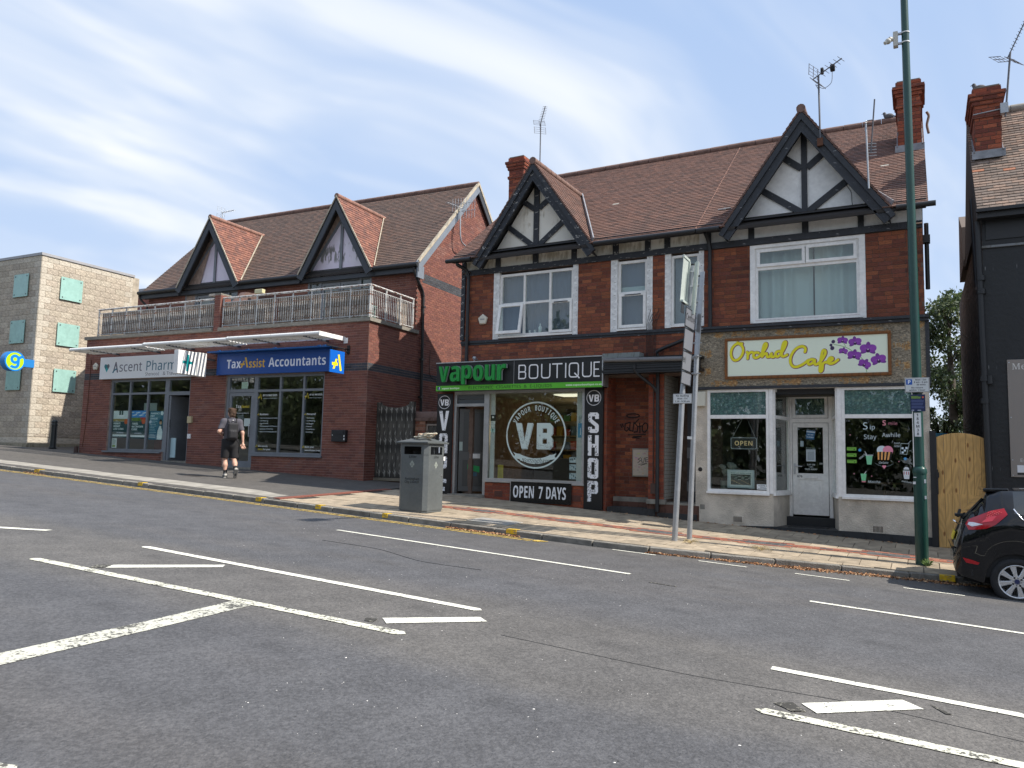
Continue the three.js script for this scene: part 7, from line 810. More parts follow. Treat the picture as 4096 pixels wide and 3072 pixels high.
// ---------------------------------------------------------------- litter bin with a tangle of rope on its lid
{ const bxx = -8.9, bz = -12.95, y0 = gy(bxx, bz) - 0.01, b = thing('litter_bin', 'dark grey council litter bin with pyramid lid near the kerb', 'litter bin', [bxx, y0, bz]); const grey = mat([0.115, 0.128, 0.13], { roughness: 0.42, map: rep(mottle, 1.1) }), w = 0.34, ch = 0.075, oc = (s, h) => [[-s + h, -s], [s - h, -s], [s, -s + h], [s, s - h], [s - h, s], [-s + h, s], [-s, s - h], [-s, -s + h]];
  const pr = (s, h, a, c) => slab(oc(s, h), a, c).rotateX(-Math.PI / 2);
  M(b, 'body', [pr(w - 0.01, ch, 0.0, 0.04), pr(w, ch, 0.04, 1.13)], grey);
  const hood = []; for (let k = 0; k < 4; k++) { const g = slab([[-w + ch, 1.13], [w - ch, 1.13], [w - ch, 1.35], [-w + ch, 1.35]], w - 0.012, w, [rect(-0.205, 0.205, 1.135, 1.29)]); g.rotateY(k * Math.PI / 2); hood.push(g); const c = bar([w - ch / 2, 1.13, w - ch / 2], [w - ch / 2, 1.35, w - ch / 2], ch * 1.414, 0.012, [1, 0, -1]); c.rotateY(k * Math.PI / 2); hood.push(c); } M(b, 'hood', hood, grey);
  M(b, 'liner', [bx(-0.3, 0.3, 1.12, 1.128, -0.3, 0.3), bx(-0.25, -0.235, 1.12, 1.35, -0.3, 0.3), bx(0.0, 0.01, 1.12, 1.2, -0.3, 0.3)], K.rubber);
  const lid = new THREE.ConeGeometry(0.545, 0.12, 4, 1); lid.rotateY(Math.PI / 4); lid.translate(0, 1.44, 0); M(b, 'lid', [rb(-0.385, 0.385, 1.35, 1.385, -0.385, 0.385, 0.008), lid], mat([0.10, 0.112, 0.113], { roughness: 0.45, map: rep(mottle, 1) }));
  M(b, 'door_gap', bx(w - 0.05, w - 0.047, 0.1, 1.1, 0, 0), K.rubber).visible = true;
  const pt = (x0, x1, v0, v1, ryy, W, H, d) => { const g = new THREE.PlaneGeometry(x1 - x0, v1 - v0); g.translate((x0 + x1) / 2, (v0 + v1) / 2, w + 0.002); g.rotateY(ryy); M(b, 'lettering', g, new THREE.MeshStandardMaterial({ transparent: true, roughness: 0.6, map: canvas(W, H, d) }), true); };
  const dia = (x, X, Y, s) => { x.fillStyle = '#8f968f'; x.beginPath(); x.moveTo(X, Y - s); x.lineTo(X + s * 0.8, Y); x.lineTo(X, Y + s); x.lineTo(X - s * 0.8, Y); x.fill(); TX(x, 'Stub it', X, Y - 8, 15, '#222', 'bold', 1, 'center'); TX(x, 'and', X, Y + 8, 15, '#222', 'bold', 1, 'center'); TX(x, 'Bin it', X, Y + 24, 15, '#222', 'bold', 1, 'center'); };
  pt(-0.24, 0.26, 0.55, 1.13, 0, 400, 464, (x, w2, h) => { x.clearRect(0, 0, w2, h); TX(x, 'Litter', 200, 52, 54, '#15181a', 'bold', 1, 'center'); dia(x, 190, 150, 60); TX(x, 'Nottingham', 60, 400, 52, '#24282a', 'bold', 0.92); TX(x, 'City Council', 56, 448, 52, '#24282a', 'bold', 0.92); });
  pt(-0.25, 0.25, 0.75, 1.13, Math.PI / 2, 400, 304, (x, w2, h) => { x.clearRect(0, 0, w2, h); TX(x, 'Litter', 200, 52, 54, '#15181a', 'bold', 1, 'center'); dia(x, 196, 160, 60); }); const st = bx(0.26, 0.32, 1.02, 1.1, w + 0.002, w + 0.004); st.rotateY(Math.PI / 2); M(b, 'sticker', st, K.white); const lk = rod([0.2, 0.72, w], [0.2, 0.72, w + 0.012], 0.018, 0.018, 12); lk.rotateY(Math.PI / 2); M(b, 'lock', lk, K.steel);
  const rp = thing('rope_bundle', 'tangled cream rope left lying on the litter bin lid', 'rope', [bxx + 0.12, y0 + 1.43, bz + 0.12]); const cr = mat([0.66, 0.60, 0.46], { roughness: 0.95, map: rep(grain, 4) }), cr2 = mat([0.42, 0.22, 0.13], { roughness: 0.95 }), r = rng(6); for (let k = 0; k < 7; k++) { const pts = []; for (let i = 0; i < 9; i++) { const a = i / 9 * 6.28; pts.push([0.19 * Math.cos(a) * (0.65 + 0.5 * r()) + 0.02 * k - 0.05, 0.02 + 0.014 * k + 0.03 * r() + (Math.abs(Math.cos(a)) < 0.3 ? 0.01 : 0), 0.1 * Math.sin(a) * (0.6 + 0.6 * r())]); } M(rp, 'strand', tube(pts, k % 3 === 2 ? 0.009 : 0.015, 60, 7, true), k % 3 === 2 ? cr2 : cr); } }
// ---------------------------------------------------------------- direction sign on two leaning posts
{ const y1 = gy(-3.75, -13.08), s = thing('direction_sign', 'tall direction sign seen from its edge on two leaning galvanised posts', 'road sign', [-3.75, y1, -13.08]); const L = (x, y, z) => [x + 3.75, y - y1, z + 13.08];
  M(s, 'post', [rod(L(-3.75, y1 - 0.1, -13.08), L(-3.62, 2.8, -13.1), 0.049, 0.049, 16), rod(L(-3.62, 2.8, -13.1), L(-3.44, 5.0, -13.12), 0.043, 0.043, 16)], K.galv); M(s, 'post', rod(L(-3.6, y1 - 0.1, -13.47), L(-3.40, 4.86, -13.42), 0.046, 0.043, 16), K.galv); M(s, 'post_cap', [rod(L(-3.44, 5.0, -13.12), L(-3.438, 5.03, -13.12), 0.045, 0.04, 12), rod(L(-3.40, 4.86, -13.42), L(-3.398, 4.89, -13.42), 0.045, 0.04, 12)], K.rubber);
  const pale = mat([0.50, 0.56, 0.52], { roughness: 0.45, map: rep(mottle, 1) });
    // upper plate, turned away: its back with stiffening frame
  const up = (ya, yb, z0, z1, t, x0) => bar(L(x0, (ya + yb) / 2, z0), L(x0, (ya + yb) / 2, z1), yb - ya, t, [0.08, 1, 0]);
  M(s, 'upper_plate', up(4.3, 5.12, -12.72, -13.08, 0.006, -3.53), pale); M(s, 'plate_frame', [up(4.3, 4.335, -12.73, -13.1, 0.04, -3.53), up(5.07, 5.11, -12.73, -13.1, 0.04, -3.505), up(4.34, 5.06, -13.04, -13.08, 0.04, -3.518)], pale); M(s, 'lower_flap', up(4.12, 4.3, -12.74, -12.92, 0.006, -3.545), K.darkGrey);
  M(s, 'edge_plate', [bar(L(-3.43, 4.12, -13.05), L(-3.355, 5.04, -13.06), 0.085, 0.014, [1, 0, 0.4]), bar(L(-3.41, 4.12, -12.99), L(-3.335, 5.05, -13.0), 0.03, 0.014, [1, 0, 0])], pale); M(s, 'edge_plate', bar(L(-3.42, 3.45, -13.3), L(-3.325, 4.93, -13.32), 0.1, 0.014, [1, 0, 0.6]), K.galv);
  for (const [y, x, z] of [[4.88, -3.45, -13.12], [4.62, -3.46, -13.12], [4.28, -3.48, -13.12], [4.4, -3.42, -13.4], [4.12, -3.43, -13.4], [3.9, -3.44, -13.4], [3.66, -3.46, -13.4], [3.42, -3.47, -13.4], [3.12, -3.49, -13.4], [4.7, -3.41, -13.4]]) M(s, 'clip', [rod(L(x, y, z), L(x + 0.002, y + 0.025, z), 0.052, 0.052, 14), bx(...(() => { const p = L(x, y, z); return [p[0] - 0.03, p[0] + 0.11, p[1] + 0.004, p[1] + 0.022, p[2] + 0.02, p[2] + 0.05]; })())], K.steel);
  // four grey plates with black borders, facing along the street
  const pl = (ya, yb, zf0, zb0, txt, cut) => { const w = zb0 - zf0, m = (ya + yb) / 2, x = lerp(-3.53, -3.44, (m - 2.9) / 1.3); M(s, 'plate', up(ya + 0.004, yb - 0.004, -12.66, -13.32 + (cut || 0), 0.008, x), K.darkGrey);
    const W = 0.64 - (cut || 0), g = new THREE.PlaneGeometry(W - 0.02, yb - ya - 0.02); g.rotateY(Math.PI / 2); g.rotateZ(-0.08); const p = L(x + 0.006, m, -12.66 - W / 2 - 0.01); g.translate(...p); M(s, 'plate_face', g, new THREE.MeshStandardMaterial({ roughness: 0.45, map: canvas(512, 256, (q, w2, h) => { q.fillStyle = '#74777e'; q.fillRect(0, 0, w2, h); q.strokeStyle = '#141516'; q.lineWidth = 10; q.beginPath(); q.moveTo(0, 5); q.lineTo(w2 - 14, 5); q.lineTo(w2 - 5, 22); q.lineTo(w2 - 5, h - 22); q.lineTo(w2 - 14, h - 5); q.lineTo(0, h - 5); q.stroke(); if (txt) TX(q, txt[0], txt[1], txt[2], txt[3], '#111', 'bold', txt[4]); }) }), true); };
  pl(3.86, 4.2, 0, 1, ['Centre', 8, 160, 122, 1.15]); pl(3.47, 3.85, 0, 1, null, 0.08); pl(3.12, 3.46, 0, 1, ['ee)', 0, 150, 120, 1.0], 0.1); pl(2.89, 3.115, 0, 1, null, 0.02);
  M(s, 'sticker', [bx(...(() => { const p = L(-3.55, 1.98, -13.42); return [p[0] - 0.06, p[0] + 0.02, p[1], p[1] + 0.05, p[2] + 0.04, p[2] + 0.044]; })())], K.white); }
{ const t = thing('restriction_plate', 'small white plate with black loading hours on the nearer leaning post', 'road sign', [-3.6, 2.58, -13.03]); M(t, 'plate', rb(-0.165, 0.165, 0, 0.17, 0, 0.008, 0.003), K.alu); const g = new THREE.PlaneGeometry(0.325, 0.165); g.translate(0, 0.085, 0.0095); M(t, 'face', g, new THREE.MeshStandardMaterial({ roughness: 0.45, map: canvas(420, 214, (x, w, h) => { x.fillStyle = '#d5d6d4'; x.fillRect(0, 0, w, h); x.strokeStyle = '#222'; x.lineWidth = 5; x.strokeRect(6, 6, w - 12, h - 12); TX(x, 'No loading', 210, 62, 56, '#161616', 'bold', 1, 'center'); TX(x, 'Mon - Fri', 210, 124, 54, '#161616', 'bold', 1, 'center'); TX(x, '7.30 - 9.30 am', 212, 186, 52, '#161616', 'bold', 1, 'center'); }) }), true); M(t, 'clip', bx(-0.05, 0.05, 0.06, 0.1, -0.05, 0), K.galv); }
// ---------------------------------------------------------------- lamp post and what hangs on it
{ const y0 = gy(-0.02, -13.92), l = thing('lamp_post', 'tall dark green street lamp post with collar outside the cafe', 'street lamp', [-0.02, y0 - 0.02, -13.95]); const gm = mat([0.012, 0.062, 0.05], { roughness: 0.34, map: rep(mottle, 1.2) });
  M(l, 'base', new THREE.LatheGeometry([[0, 0], [0.095, 0], [0.095, 1.42], [0.098, 1.44], [0.104, 1.45], [0.104, 1.50], [0.095, 1.53], [0.076, 1.56], [0.0, 1.56]].map((p) => new THREE.Vector2(...p)), 28), gm); const sh = rod([0, 1.5, 0], [-0.05, 10.6, 0.0], 0.073, 0.055, 24); M(l, 'shaft', sh, gm); M(l, 'arm', tube([[-0.05, 10.5, 0], [-0.05, 10.9, 0.1], [-0.05, 11.0, 0.8], [-0.05, 11.05, 1.4]], 0.04, 24, 10), gm); M(l, 'lantern', rb(-0.2, 0.1, 10.98, 11.12, 1.3, 1.9, 0.05), K.galv);
  M(l, 'sticker', [bx(-0.1, -0.06, 1.28, 1.32, 0.07, 0.082), bx(0.05, 0.085, 1.3, 1.36, 0.06, 0.075), bx(-0.09, -0.05, 1.38, 1.395, 0.075, 0.088), bx(0.06, 0.085, 1.05, 1.1, 0.06, 0.076)], K.white);
  const num = on('W', 'number_plate', 'narrow vertical white plate with black figures on the green lamp post', 'number plate', -0.03, 2.07, -13.868); M(num, 'plate', bx(-0.048, 0.048, 0, 0.38, 0, 0.006), K.white); const g = new THREE.PlaneGeometry(0.095, 0.378); g.translate(0, 0.19, 0.008); M(num, 'face', g, new THREE.MeshStandardMaterial({ roughness: 0.4, map: canvas(96, 384, (x, w, h) => { x.fillStyle = '#dcdddd'; x.fillRect(0, 0, w, h); [...'184M38'].forEach((c, i) => TX(x, c, 48, 58 + i * 61, 60, '#15181a', 'bold', 1, 'center')); }) }), true);
  const nb = on('W', 'notice', 'dark blue notice with small print hung on the lamp post', 'notice', -0.02, 2.47, -13.84); M(nb, 'plate', bx(-0.105, 0.105, 0, 0.27, 0, 0.006), mat([0.02, 0.03, 0.09])); const g2 = new THREE.PlaneGeometry(0.208, 0.268); g2.translate(0, 0.135, 0.008); M(nb, 'face', g2, new THREE.MeshStandardMaterial({ roughness: 0.35, map: canvas(208, 268, (x, w, h) => { x.fillStyle = '#1c2750'; x.fillRect(0, 0, w, h); x.fillStyle = '#8db13c'; for (let i = 0; i < 4; i++) x.fillRect(10, 24 + i * 11, 100 + (i * 37) % 40, 6); x.fillStyle = '#e0653c'; x.beginPath(); x.arc(176, 44, 14, 0, 7); x.fill(); x.fillStyle = '#6f7cab'; for (let i = 0; i < 15; i++) if (i % 5 !== 4) x.fillRect(12, 84 + i * 10, 150 + (i * 29) % 32, 3); x.fillStyle = '#c9cfdf'; x.fillRect(12, 244, 36, 10); x.fillRect(96, 246, 50, 9); }) }), true); M(nb, 'strap', rod([0, 0.3, -0.08], [0, 0.34, -0.08], 0.082, 0.082, 16), K.rubber);
  const pk = on('W', 'parking_plate', 'white parking hours plate with blue square symbol on the lamp post', 'parking sign', -0.025, 2.775, -13.82); M(pk, 'plate', rb(-0.175, 0.175, 0, 0.235, 0, 0.008, 0.003), K.alu); M(pk, 'clip', bx(-0.06, 0.06, 0.08, 0.14, -0.07, 0), K.galv); const g3 = new THREE.PlaneGeometry(0.345, 0.23); g3.translate(0, 0.1175, 0.0095); M(pk, 'face', g3, new THREE.MeshStandardMaterial({ roughness: 0.4, map: canvas(512, 340, (x, w, h) => { x.fillStyle = '#c9cbca'; x.fillRect(0, 0, w, h); x.strokeStyle = '#2a2c2c'; x.lineWidth = 6; x.strokeRect(8, 8, w - 16, h - 16); x.fillStyle = '#1c55a8'; x.fillRect(26, 34, 130, 130); TX(x, 'P', 91, 142, 122, '#f0f2f4', 'bold', 1, 'center'); TX(x, 'Mon - Sat', 336, 68, 52, '#141616', 'bold', 1, 'center'); TX(x, '8 am - 6 pm', 334, 124, 52, '#141616', 'bold', 1, 'center'); TX(x, '30 mins', 340, 184, 52, '#141616', 'bold', 1, 'center'); TX(x, 'No return', 256, 254, 52, '#141616', 'bold', 1, 'center'); TX(x, 'within 1 hour', 256, 312, 52, '#141616', 'bold', 1, 'center'); }) }), true);
  const cm = on('W', 'sensor_camera', 'small cream camera box strapped high on the green lamp post', 'camera', -0.2, 8.64, -13.93), cream = mat([0.5, 0.48, 0.42], { roughness: 0.5 }); M(cm, 'box', rb(-0.045, 0.03, 0, 0.26, -0.05, 0.06, 0.012), cream); M(cm, 'bracket', [bx(0.03, 0.08, 0.04, 0.07, -0.02, 0.02), bx(0.03, 0.08, 0.21, 0.24, -0.02, 0.02)], K.galv); M(cm, 'strap', [0.05, 0.22].map((y) => rod([0.138, y, -0.02], [0.138, y + 0.018, -0.02], 0.068, 0.068, 20)), K.white); M(cm, 'lens_head', [rod([-0.04, 0.14, 0.03], [-0.1, 0.13, 0.06], 0.035, 0.045, 12), new THREE.SphereGeometry(0.05, 12, 10).translate(-0.12, 0.1, 0.07), rod([-0.12, 0.1, 0.07], [-0.17, 0.06, 0.1], 0.035, 0.03, 12)], cream);
  // weed at the foot
  const wd = thing('grass_tuft', 'green grass tuft growing at the foot of the lamp post', 'grass', [0.05, y0, -13.83]); const bl = []; const r = rng(14); for (let i = 0; i < 34; i++) { const a = r() * 6.28, h = 0.05 + r() * 0.08, o = 0.03 + r() * 0.055, p = [0.06 * (r() - 0.5), 0, 0.05 * (r() - 0.5)]; const g5 = new THREE.BufferGeometry(); g5.setAttribute('position', new THREE.Float32BufferAttribute([p[0] - 0.006, 0, p[2], p[0] + 0.006, 0, p[2] + 0.004, p[0] + o * Math.cos(a) * 0.6, h * 0.8, p[2] + o * Math.sin(a) * 0.6, p[0] + 0.006, 0, p[2] + 0.004, p[0] + o * Math.cos(a) * 1.2, h, p[2] + o * Math.sin(a) * 1.2, p[0] + o * Math.cos(a) * 0.6, h * 0.8, p[2] + o * Math.sin(a) * 0.6], 3)); g5.computeVertexNormals(); bl.push(g5); } M(wd, 'blades', bl, new THREE.MeshStandardMaterial({ color: C(0.10, 0.17, 0.04), side: THREE.DoubleSide, roughness: 0.8 })); wd.userData.kind = 'stuff'; }
for (const [x, z, lab] of [[-3.45, -13.0, 'dry straw coloured weed by the leaning sign posts'], [-2.35, -13.25, 'dry straw coloured weed in a slab joint before the cafe window']]) { const w = thing('dry_weed', lab, 'weed', [x, gy(x, z), z]), bl = [], r = rng(Math.round(-x * 100)); for (let i = 0; i < 26; i++) { const a = r() * 6.28, o = 0.05 + 0.14 * r(), h = 0.02 + 0.06 * r(); bl.push(tube([[0, 0.004, 0], [o * 0.5 * Math.cos(a), h, o * 0.5 * Math.sin(a)], [o * Math.cos(a), h * 0.5, o * Math.sin(a)]], 0.003, 6, 4)); } M(w, 'stems', bl, mat([0.45, 0.35, 0.18])); w.userData.kind = 'stuff'; }
// ---------------------------------------------------------------- black painted building at the edge, garden gate, what lies behind
{
  const z0 = -16.2, B = thing('black_building', 'black painted corner building with grey tiled roof and brick chimney', 'building', [1.09, 0, z0]);
  const bp = mat([1, 1, 1], { roughness: 0.55, map: rep(tex(512, (u, v) => { const n = fbm(u * 6, v * 3, 4, 3, 501), st = ss(0.70, 0.74, fbm(u * 60, v * 4, 3, 4, 503)) * ss(0.5, 0.62, fbm(u * 5, v * 2, 3, 2, 504)); const b = 0.10 + 0.05 * (n - 0.5); return [0, 1, 2].map((i) => lerp(b * [0.95, 1, 1.08][i], 0.6, st)); }), 0.55), bumpMap: rep(bumpN, 1.2), bumpScale: 0.004 });
  M(B, 'wall', bx(0, 9, -1, 6.2, -0.3, 0), bp); M(B, 'ledge', [bx(-0.01, 9, 5.6, 5.64, 0, 0.04)], mat([0.2, 0.21, 0.22], { map: rep(dirt, 1) }));
  M(B, 'reveal', bx(0.06, 9, 5.75, 6.2, 0.001, 0.02), K.black);
  const sw = M(B, 'side_wall', [bx(0, 0.3, -1, 6.25, -9, -0.3), slab([[0.2, 6.2], [4.2, 6.2], [2.2, 8.35]], -0.28, 0).applyMatrix4(FM(0.28, 0, 0, Math.PI / 2))], K.mortarOld), l = []; const pg = palette([[0.17, 0.145, 0.125], [0.13, 0.11, 0.1], [0.2, 0.165, 0.14]], 61, 0.15); const Fl = FM(0, 0, -9, -Math.PI / 2); bricks(l, Fl, 0, 9, -0.2, 8.2, { h: 0.081, L: 0.235, pal: pg, ragged: true, inside: (s, v) => v < 6.2 + Math.max(0, 2.0 - Math.abs(6.8 - s) * 1.02) }); pieces('brick', B, sw, l, K.brick, 120, 'brickwork');
  const sl = 1.12, ey = 6.26, ez = 0.22, rz = -2.2, ryy = ey + sl * (ez - rz), roof = M(B, 'roof', slab([[-ez, ey - 0.06], [-ez, ey], [-rz, ryy], [-2 * rz + ez, ey]], -0.06, 9).applyMatrix4(new THREE.Matrix4().makeRotationY(Math.PI / 2)), K.under), L = Math.hypot(ryy - ey, rz - ez), U = new THREE.Vector3(0, (ryy - ey) / L, (rz - ez) / L), tl = [];
  tiles(tl, new THREE.Vector3(0, ey, ez), new THREE.Vector3(1, 0, 0), U, new THREE.Vector3(0, -U.z, U.y), -0.08, 2.2, L, { g: 0.095, w: 0.2, pal: palTileC, seed: 71 }); pieces('tile', B, roof, tl, K.tile, 300, 'tiling'); M(roof, 'roof_beyond', bx(2.2, 9, 6.3, 6.4, -2, 0.2), K.under); ridgeTiles(roof, [[0, ryy + 0.06, rz], [2.2, ryy + 0.06, rz]], mat([0.3, 0.28, 0.24], { map: rep(grain, 1) }), 0.1, 0.4);
  M(B, 'eave_board', [bx(-0.08, 9, ey - 0.16, ey - 0.02, 0.1, ez + 0.05), bx(-0.1, 9, ey - 0.06, ey + 0.0, ez + 0.05, ez + 0.13)], K.black);
  const [ch, cp] = chimney(B, 0.0, 0.44, 7.62, 9.04, -1.9, -0.88, 77); pieces('brick', B, ch, cp, K.brick, 80, 'chimney_brickwork'); M(ch, 'aerial_clamp', [bx(0.43, 0.56, 8.42, 8.62, -0.9, -0.76), rod([-0.02, 8.5, -0.84], [0.5, 8.54, -0.84], 0.012)], K.galv);
  M(B, 'rear_hip', [slab([[4.4, 6.3], [6.2, 6.3], [5.8, 7.9], [4.6, 7.3]], -0.3, -0.02).applyMatrix4(FM(0.2, 0, 0, Math.PI / 2))], mat([0.15, 0.12, 0.1]));
  M(B, 'downpipe', [rod([-0.07, 6.1, 0.03], [-0.02, 1.0, 0.03], 0.055, 0.055, 12), ...[5.0, 4.75, 3.15, 2.75].map((y) => rod([-0.045, y, 0.03], [-0.045, y + 0.09, 0.03], 0.075, 0.075, 12)), rod([0.04, 3.1, 0.06], [0.04, 3.25, 0.06], 0.05)], K.black); M(B, 'downpipe', [rod([-0.06, 7.0, -1.5], [-0.06, 5.2, -0.9], 0.04), tube([[-0.06, 5.2, -0.9], [-0.06, 5.0, -0.7], [-0.05, 4.85, -0.1]], 0.04, 12, 8), rod([-0.05, 4.3, -0.4], [-0.05, 3.4, -0.35], 0.035)], K.black);
  const s = on('W', 'notice_board', 'large taupe notice board with white lettering on the black wall', 'notice board', 1.98, 1.45, z0 + 0.01); M(s, 'board', rb(-0.58, 0.58, 0, 2.08, 0, 0.02, 0.005), mat([0.24, 0.21, 0.185], { roughness: 0.5 })); M(s, 'screw', [[-0.55, 2.03], [-0.55, 1.05], [-0.55, 0.3], [-0.55, 0.03]].map(([u, v]) => rod([u, v, 0.02], [u, v, 0.026], 0.01)), K.steel); const g = new THREE.PlaneGeometry(1.14, 2.06); g.translate(0, 1.04, 0.023); M(s, 'lettering', g, new THREE.MeshStandardMaterial({ roughness: 0.5, transparent: true, map: canvas(570, 1030, (x, w, h) => { x.clearRect(0, 0, w, h); x.font = '74px serif'; x.fillStyle = '#d6d2cc'; x.fillText('Med', 28, 84); TX(x, 'A', 112, 296, 36, '#d6d2cc', 'normal'); x.fillStyle = '#a7a198'; x.fillRect(104, 214, 60, 2); x.fillRect(120, 518, 60, 2); TX(x, 'w', 116, 620, 34, '#d6d2cc', 'normal'); TX(x, 'Ema', 64, 902, 42, '#d6d2cc', 'normal', 1.1); x.fillStyle = '#dfe0e2'; x.fillRect(120, 700, 40, 26); x.fillStyle = '#d8d9dc'; x.fillRect(42, 930, 74, 64); x.fillStyle = '#1d1d1d'; x.fillRect(42, 998, 74, 16); }) }), true);
}
{ const g = thing('garden_gate', 'new pine garden gate with arched top between cafe and black building', 'gate', [0.2, 0, -16.26]); const pine = [0, 1, 2].map((k) => mat([1, 1, 1], { roughness: 0.7, map: rep(tex(512, (u, v) => { const wv = fbm(u * 3, v * 1.2, 3, 0, 601 + k), r = 0.5 + 0.5 * Math.sin((u * 9 + wv * 5 + 0.6 * fbm(u * 2, v * 4, 3, 0, 602 + k)) * 9), gr = fbm(u * 120, v * 4, 3, 4, 603 + k); let b = 0.86 + 0.1 * r + 0.14 * (gr - 0.5), kn = 0; for (let i = 0; i < 5; i++) { const a = h2(i, k, 71), c = h2(i, k, 72), d = Math.hypot((u - a) * 4, (v - c) * 1.6); kn = Math.max(kn, ss(0.085, 0.03, d)); } return [0.82 * b * (1 - 0.35 * kn), 0.655 * b * (1 - 0.45 * kn), 0.40 * b * (1 - 0.55 * kn)]; }), 0.9) }));
  for (let i = 0; i < 7; i++) { const a = 0.06 + i * 0.117, b = a + 0.114, t = (x) => 2.235 - 0.42 * ((x - 0.42) / 0.84) ** 2 - 0.01; M(g, 'board', slab([[a, 0.14], [b, 0.14], [b, t(b)], [a, t(a)]], -0.02, 0.0, [], 0.003), pine[i % 3]); } M(g, 'ledge', [bx(0.06, 0.88, 0.4, 0.5, -0.06, -0.021), bx(0.06, 0.88, 1.8, 1.9, -0.06, -0.021)], pine[0]); M(g, 'post', bx(-0.05, 0.055, -0.1, 2.26, -0.08, 0.03), K.black); M(g, 'post', bx(0.885, 0.98, -0.1, 2.24, -0.06, 0.02), K.black); M(g, 'hinge', [bx(0.04, 0.075, 1.1, 1.55, 0.0, 0.04), bx(0.04, 0.09, 1.4, 1.5, 0, 0.05)], K.black); M(g, 'kick_board', bx(0.05, 0.89, 0.0, 0.13, -0.05, -0.01), K.black); }
const leafTex = (sd) => tex(64, (u, v) => 0.8 + 0.4 * (fbm(u * 8, v * 8, 3, 0, sd) - 0.5));
const leafMat = (c, t = 0.35) => new THREE.MeshPhysicalMaterial({ color: C(...c), roughness: 0.75, transmission: t, thickness: 0, side: THREE.DoubleSide });
// tree: tapered trunk, limbs, many small leaves gathered in uneven clumps
function tree(label, pos, H, rad, crown0, seed, nClump, perClump, leaf, cols, group, cutTop) {
  const t = thing('tree', label, 'tree', pos, 0, group), r = rng(seed), tr = [rod([0, -0.5, 0], [0.1, H * 0.5, 0.05], H * 0.03, H * 0.018, 10), rod([0.1, H * 0.5, 0.05], [0, H * 0.9, 0], H * 0.018, H * 0.006, 8)], cen = [];
  for (let i = 0; i < nClump; i++) { const v = (i + 0.5) / nClump, y = crown0 + (H - crown0) * v, w = rad * Math.sqrt(Math.max(0.05, Math.sin(Math.PI * Math.min(0.98, 0.16 + v * 0.82)))) , a = r() * 6.28, d = w * Math.sqrt(r()); const c = [d * Math.cos(a), y, d * Math.sin(a)]; cen.push([c, rad * (0.2 + 0.22 * r())]); if (i % 2 === 0) tr.push(rod([0.06, Math.max(crown0 * 0.7, y - d * 0.9), 0], c, H * 0.006, H * 0.0025, 5)); }
  M(t, 'trunk', tr, mat([0.10, 0.08, 0.06], { map: rep(grain, 1) }));
  const g = new THREE.BufferGeometry(); g.setAttribute('position', new THREE.Float32BufferAttribute([0, 0, 0, 0.32, 0.5, 0.06, 0, 1, 0, 0, 0, 0, 0, 1, 0, -0.32, 0.5, 0.06], 3)); g.computeVertexNormals(); g.setAttribute('uv', new THREE.Float32BufferAttribute(new Float32Array(12), 2));
  const n = nClump * perClump, im = new THREE.InstancedMesh(g, leafMat([1, 1, 1]), n), m = new THREE.Matrix4(), e = new THREE.Euler(); let k = 0;
  for (const [c, R0] of cen) for (let i = 0; i < perClump; i++) { let x, y, z; do { x = r() * 2 - 1; y = r() * 2 - 1; z = r() * 2 - 1; } while (x * x + y * y + z * z > 1); const s = leaf * (0.6 + 0.8 * r()); e.set(r() * 6.28, r() * 6.28, r() * 6.28); m.makeRotationFromEuler(e).scale(new THREE.Vector3(s, s, s)).setPosition(c[0] + x * R0, c[1] + y * R0 * 0.75, c[2] + z * R0); im.setMatrixAt(k, m); const q = pick(cols, r()), f = 0.75 + 0.5 * r(); im.setColorAt(k, C(q[0] * f, q[1] * f, q[2] * f)); k++; }
  im.name = nm('crown'); im.castShadow = im.receiveShadow = true; im.userData.kind = 'stuff'; t.add(im); return t;
}
const greens = [[0.075, 0.115, 0.035], [0.10, 0.145, 0.04], [0.055, 0.09, 0.03], [0.13, 0.16, 0.05]];
tree('tall uneven green tree behind the pine garden gate', [0.95, 0.3, -31], 7.3, 1.45, 1.6, 21, 64, 230, 0.13, greens, null);
tree('darker bushy tree low behind the garden gate beside the black wall', [1.9, 0.2, -35], 5.6, 2.0, 0.8, 25, 40, 220, 0.14, [[0.05, 0.08, 0.026], [0.065, 0.1, 0.03], [0.04, 0.07, 0.024]], null);
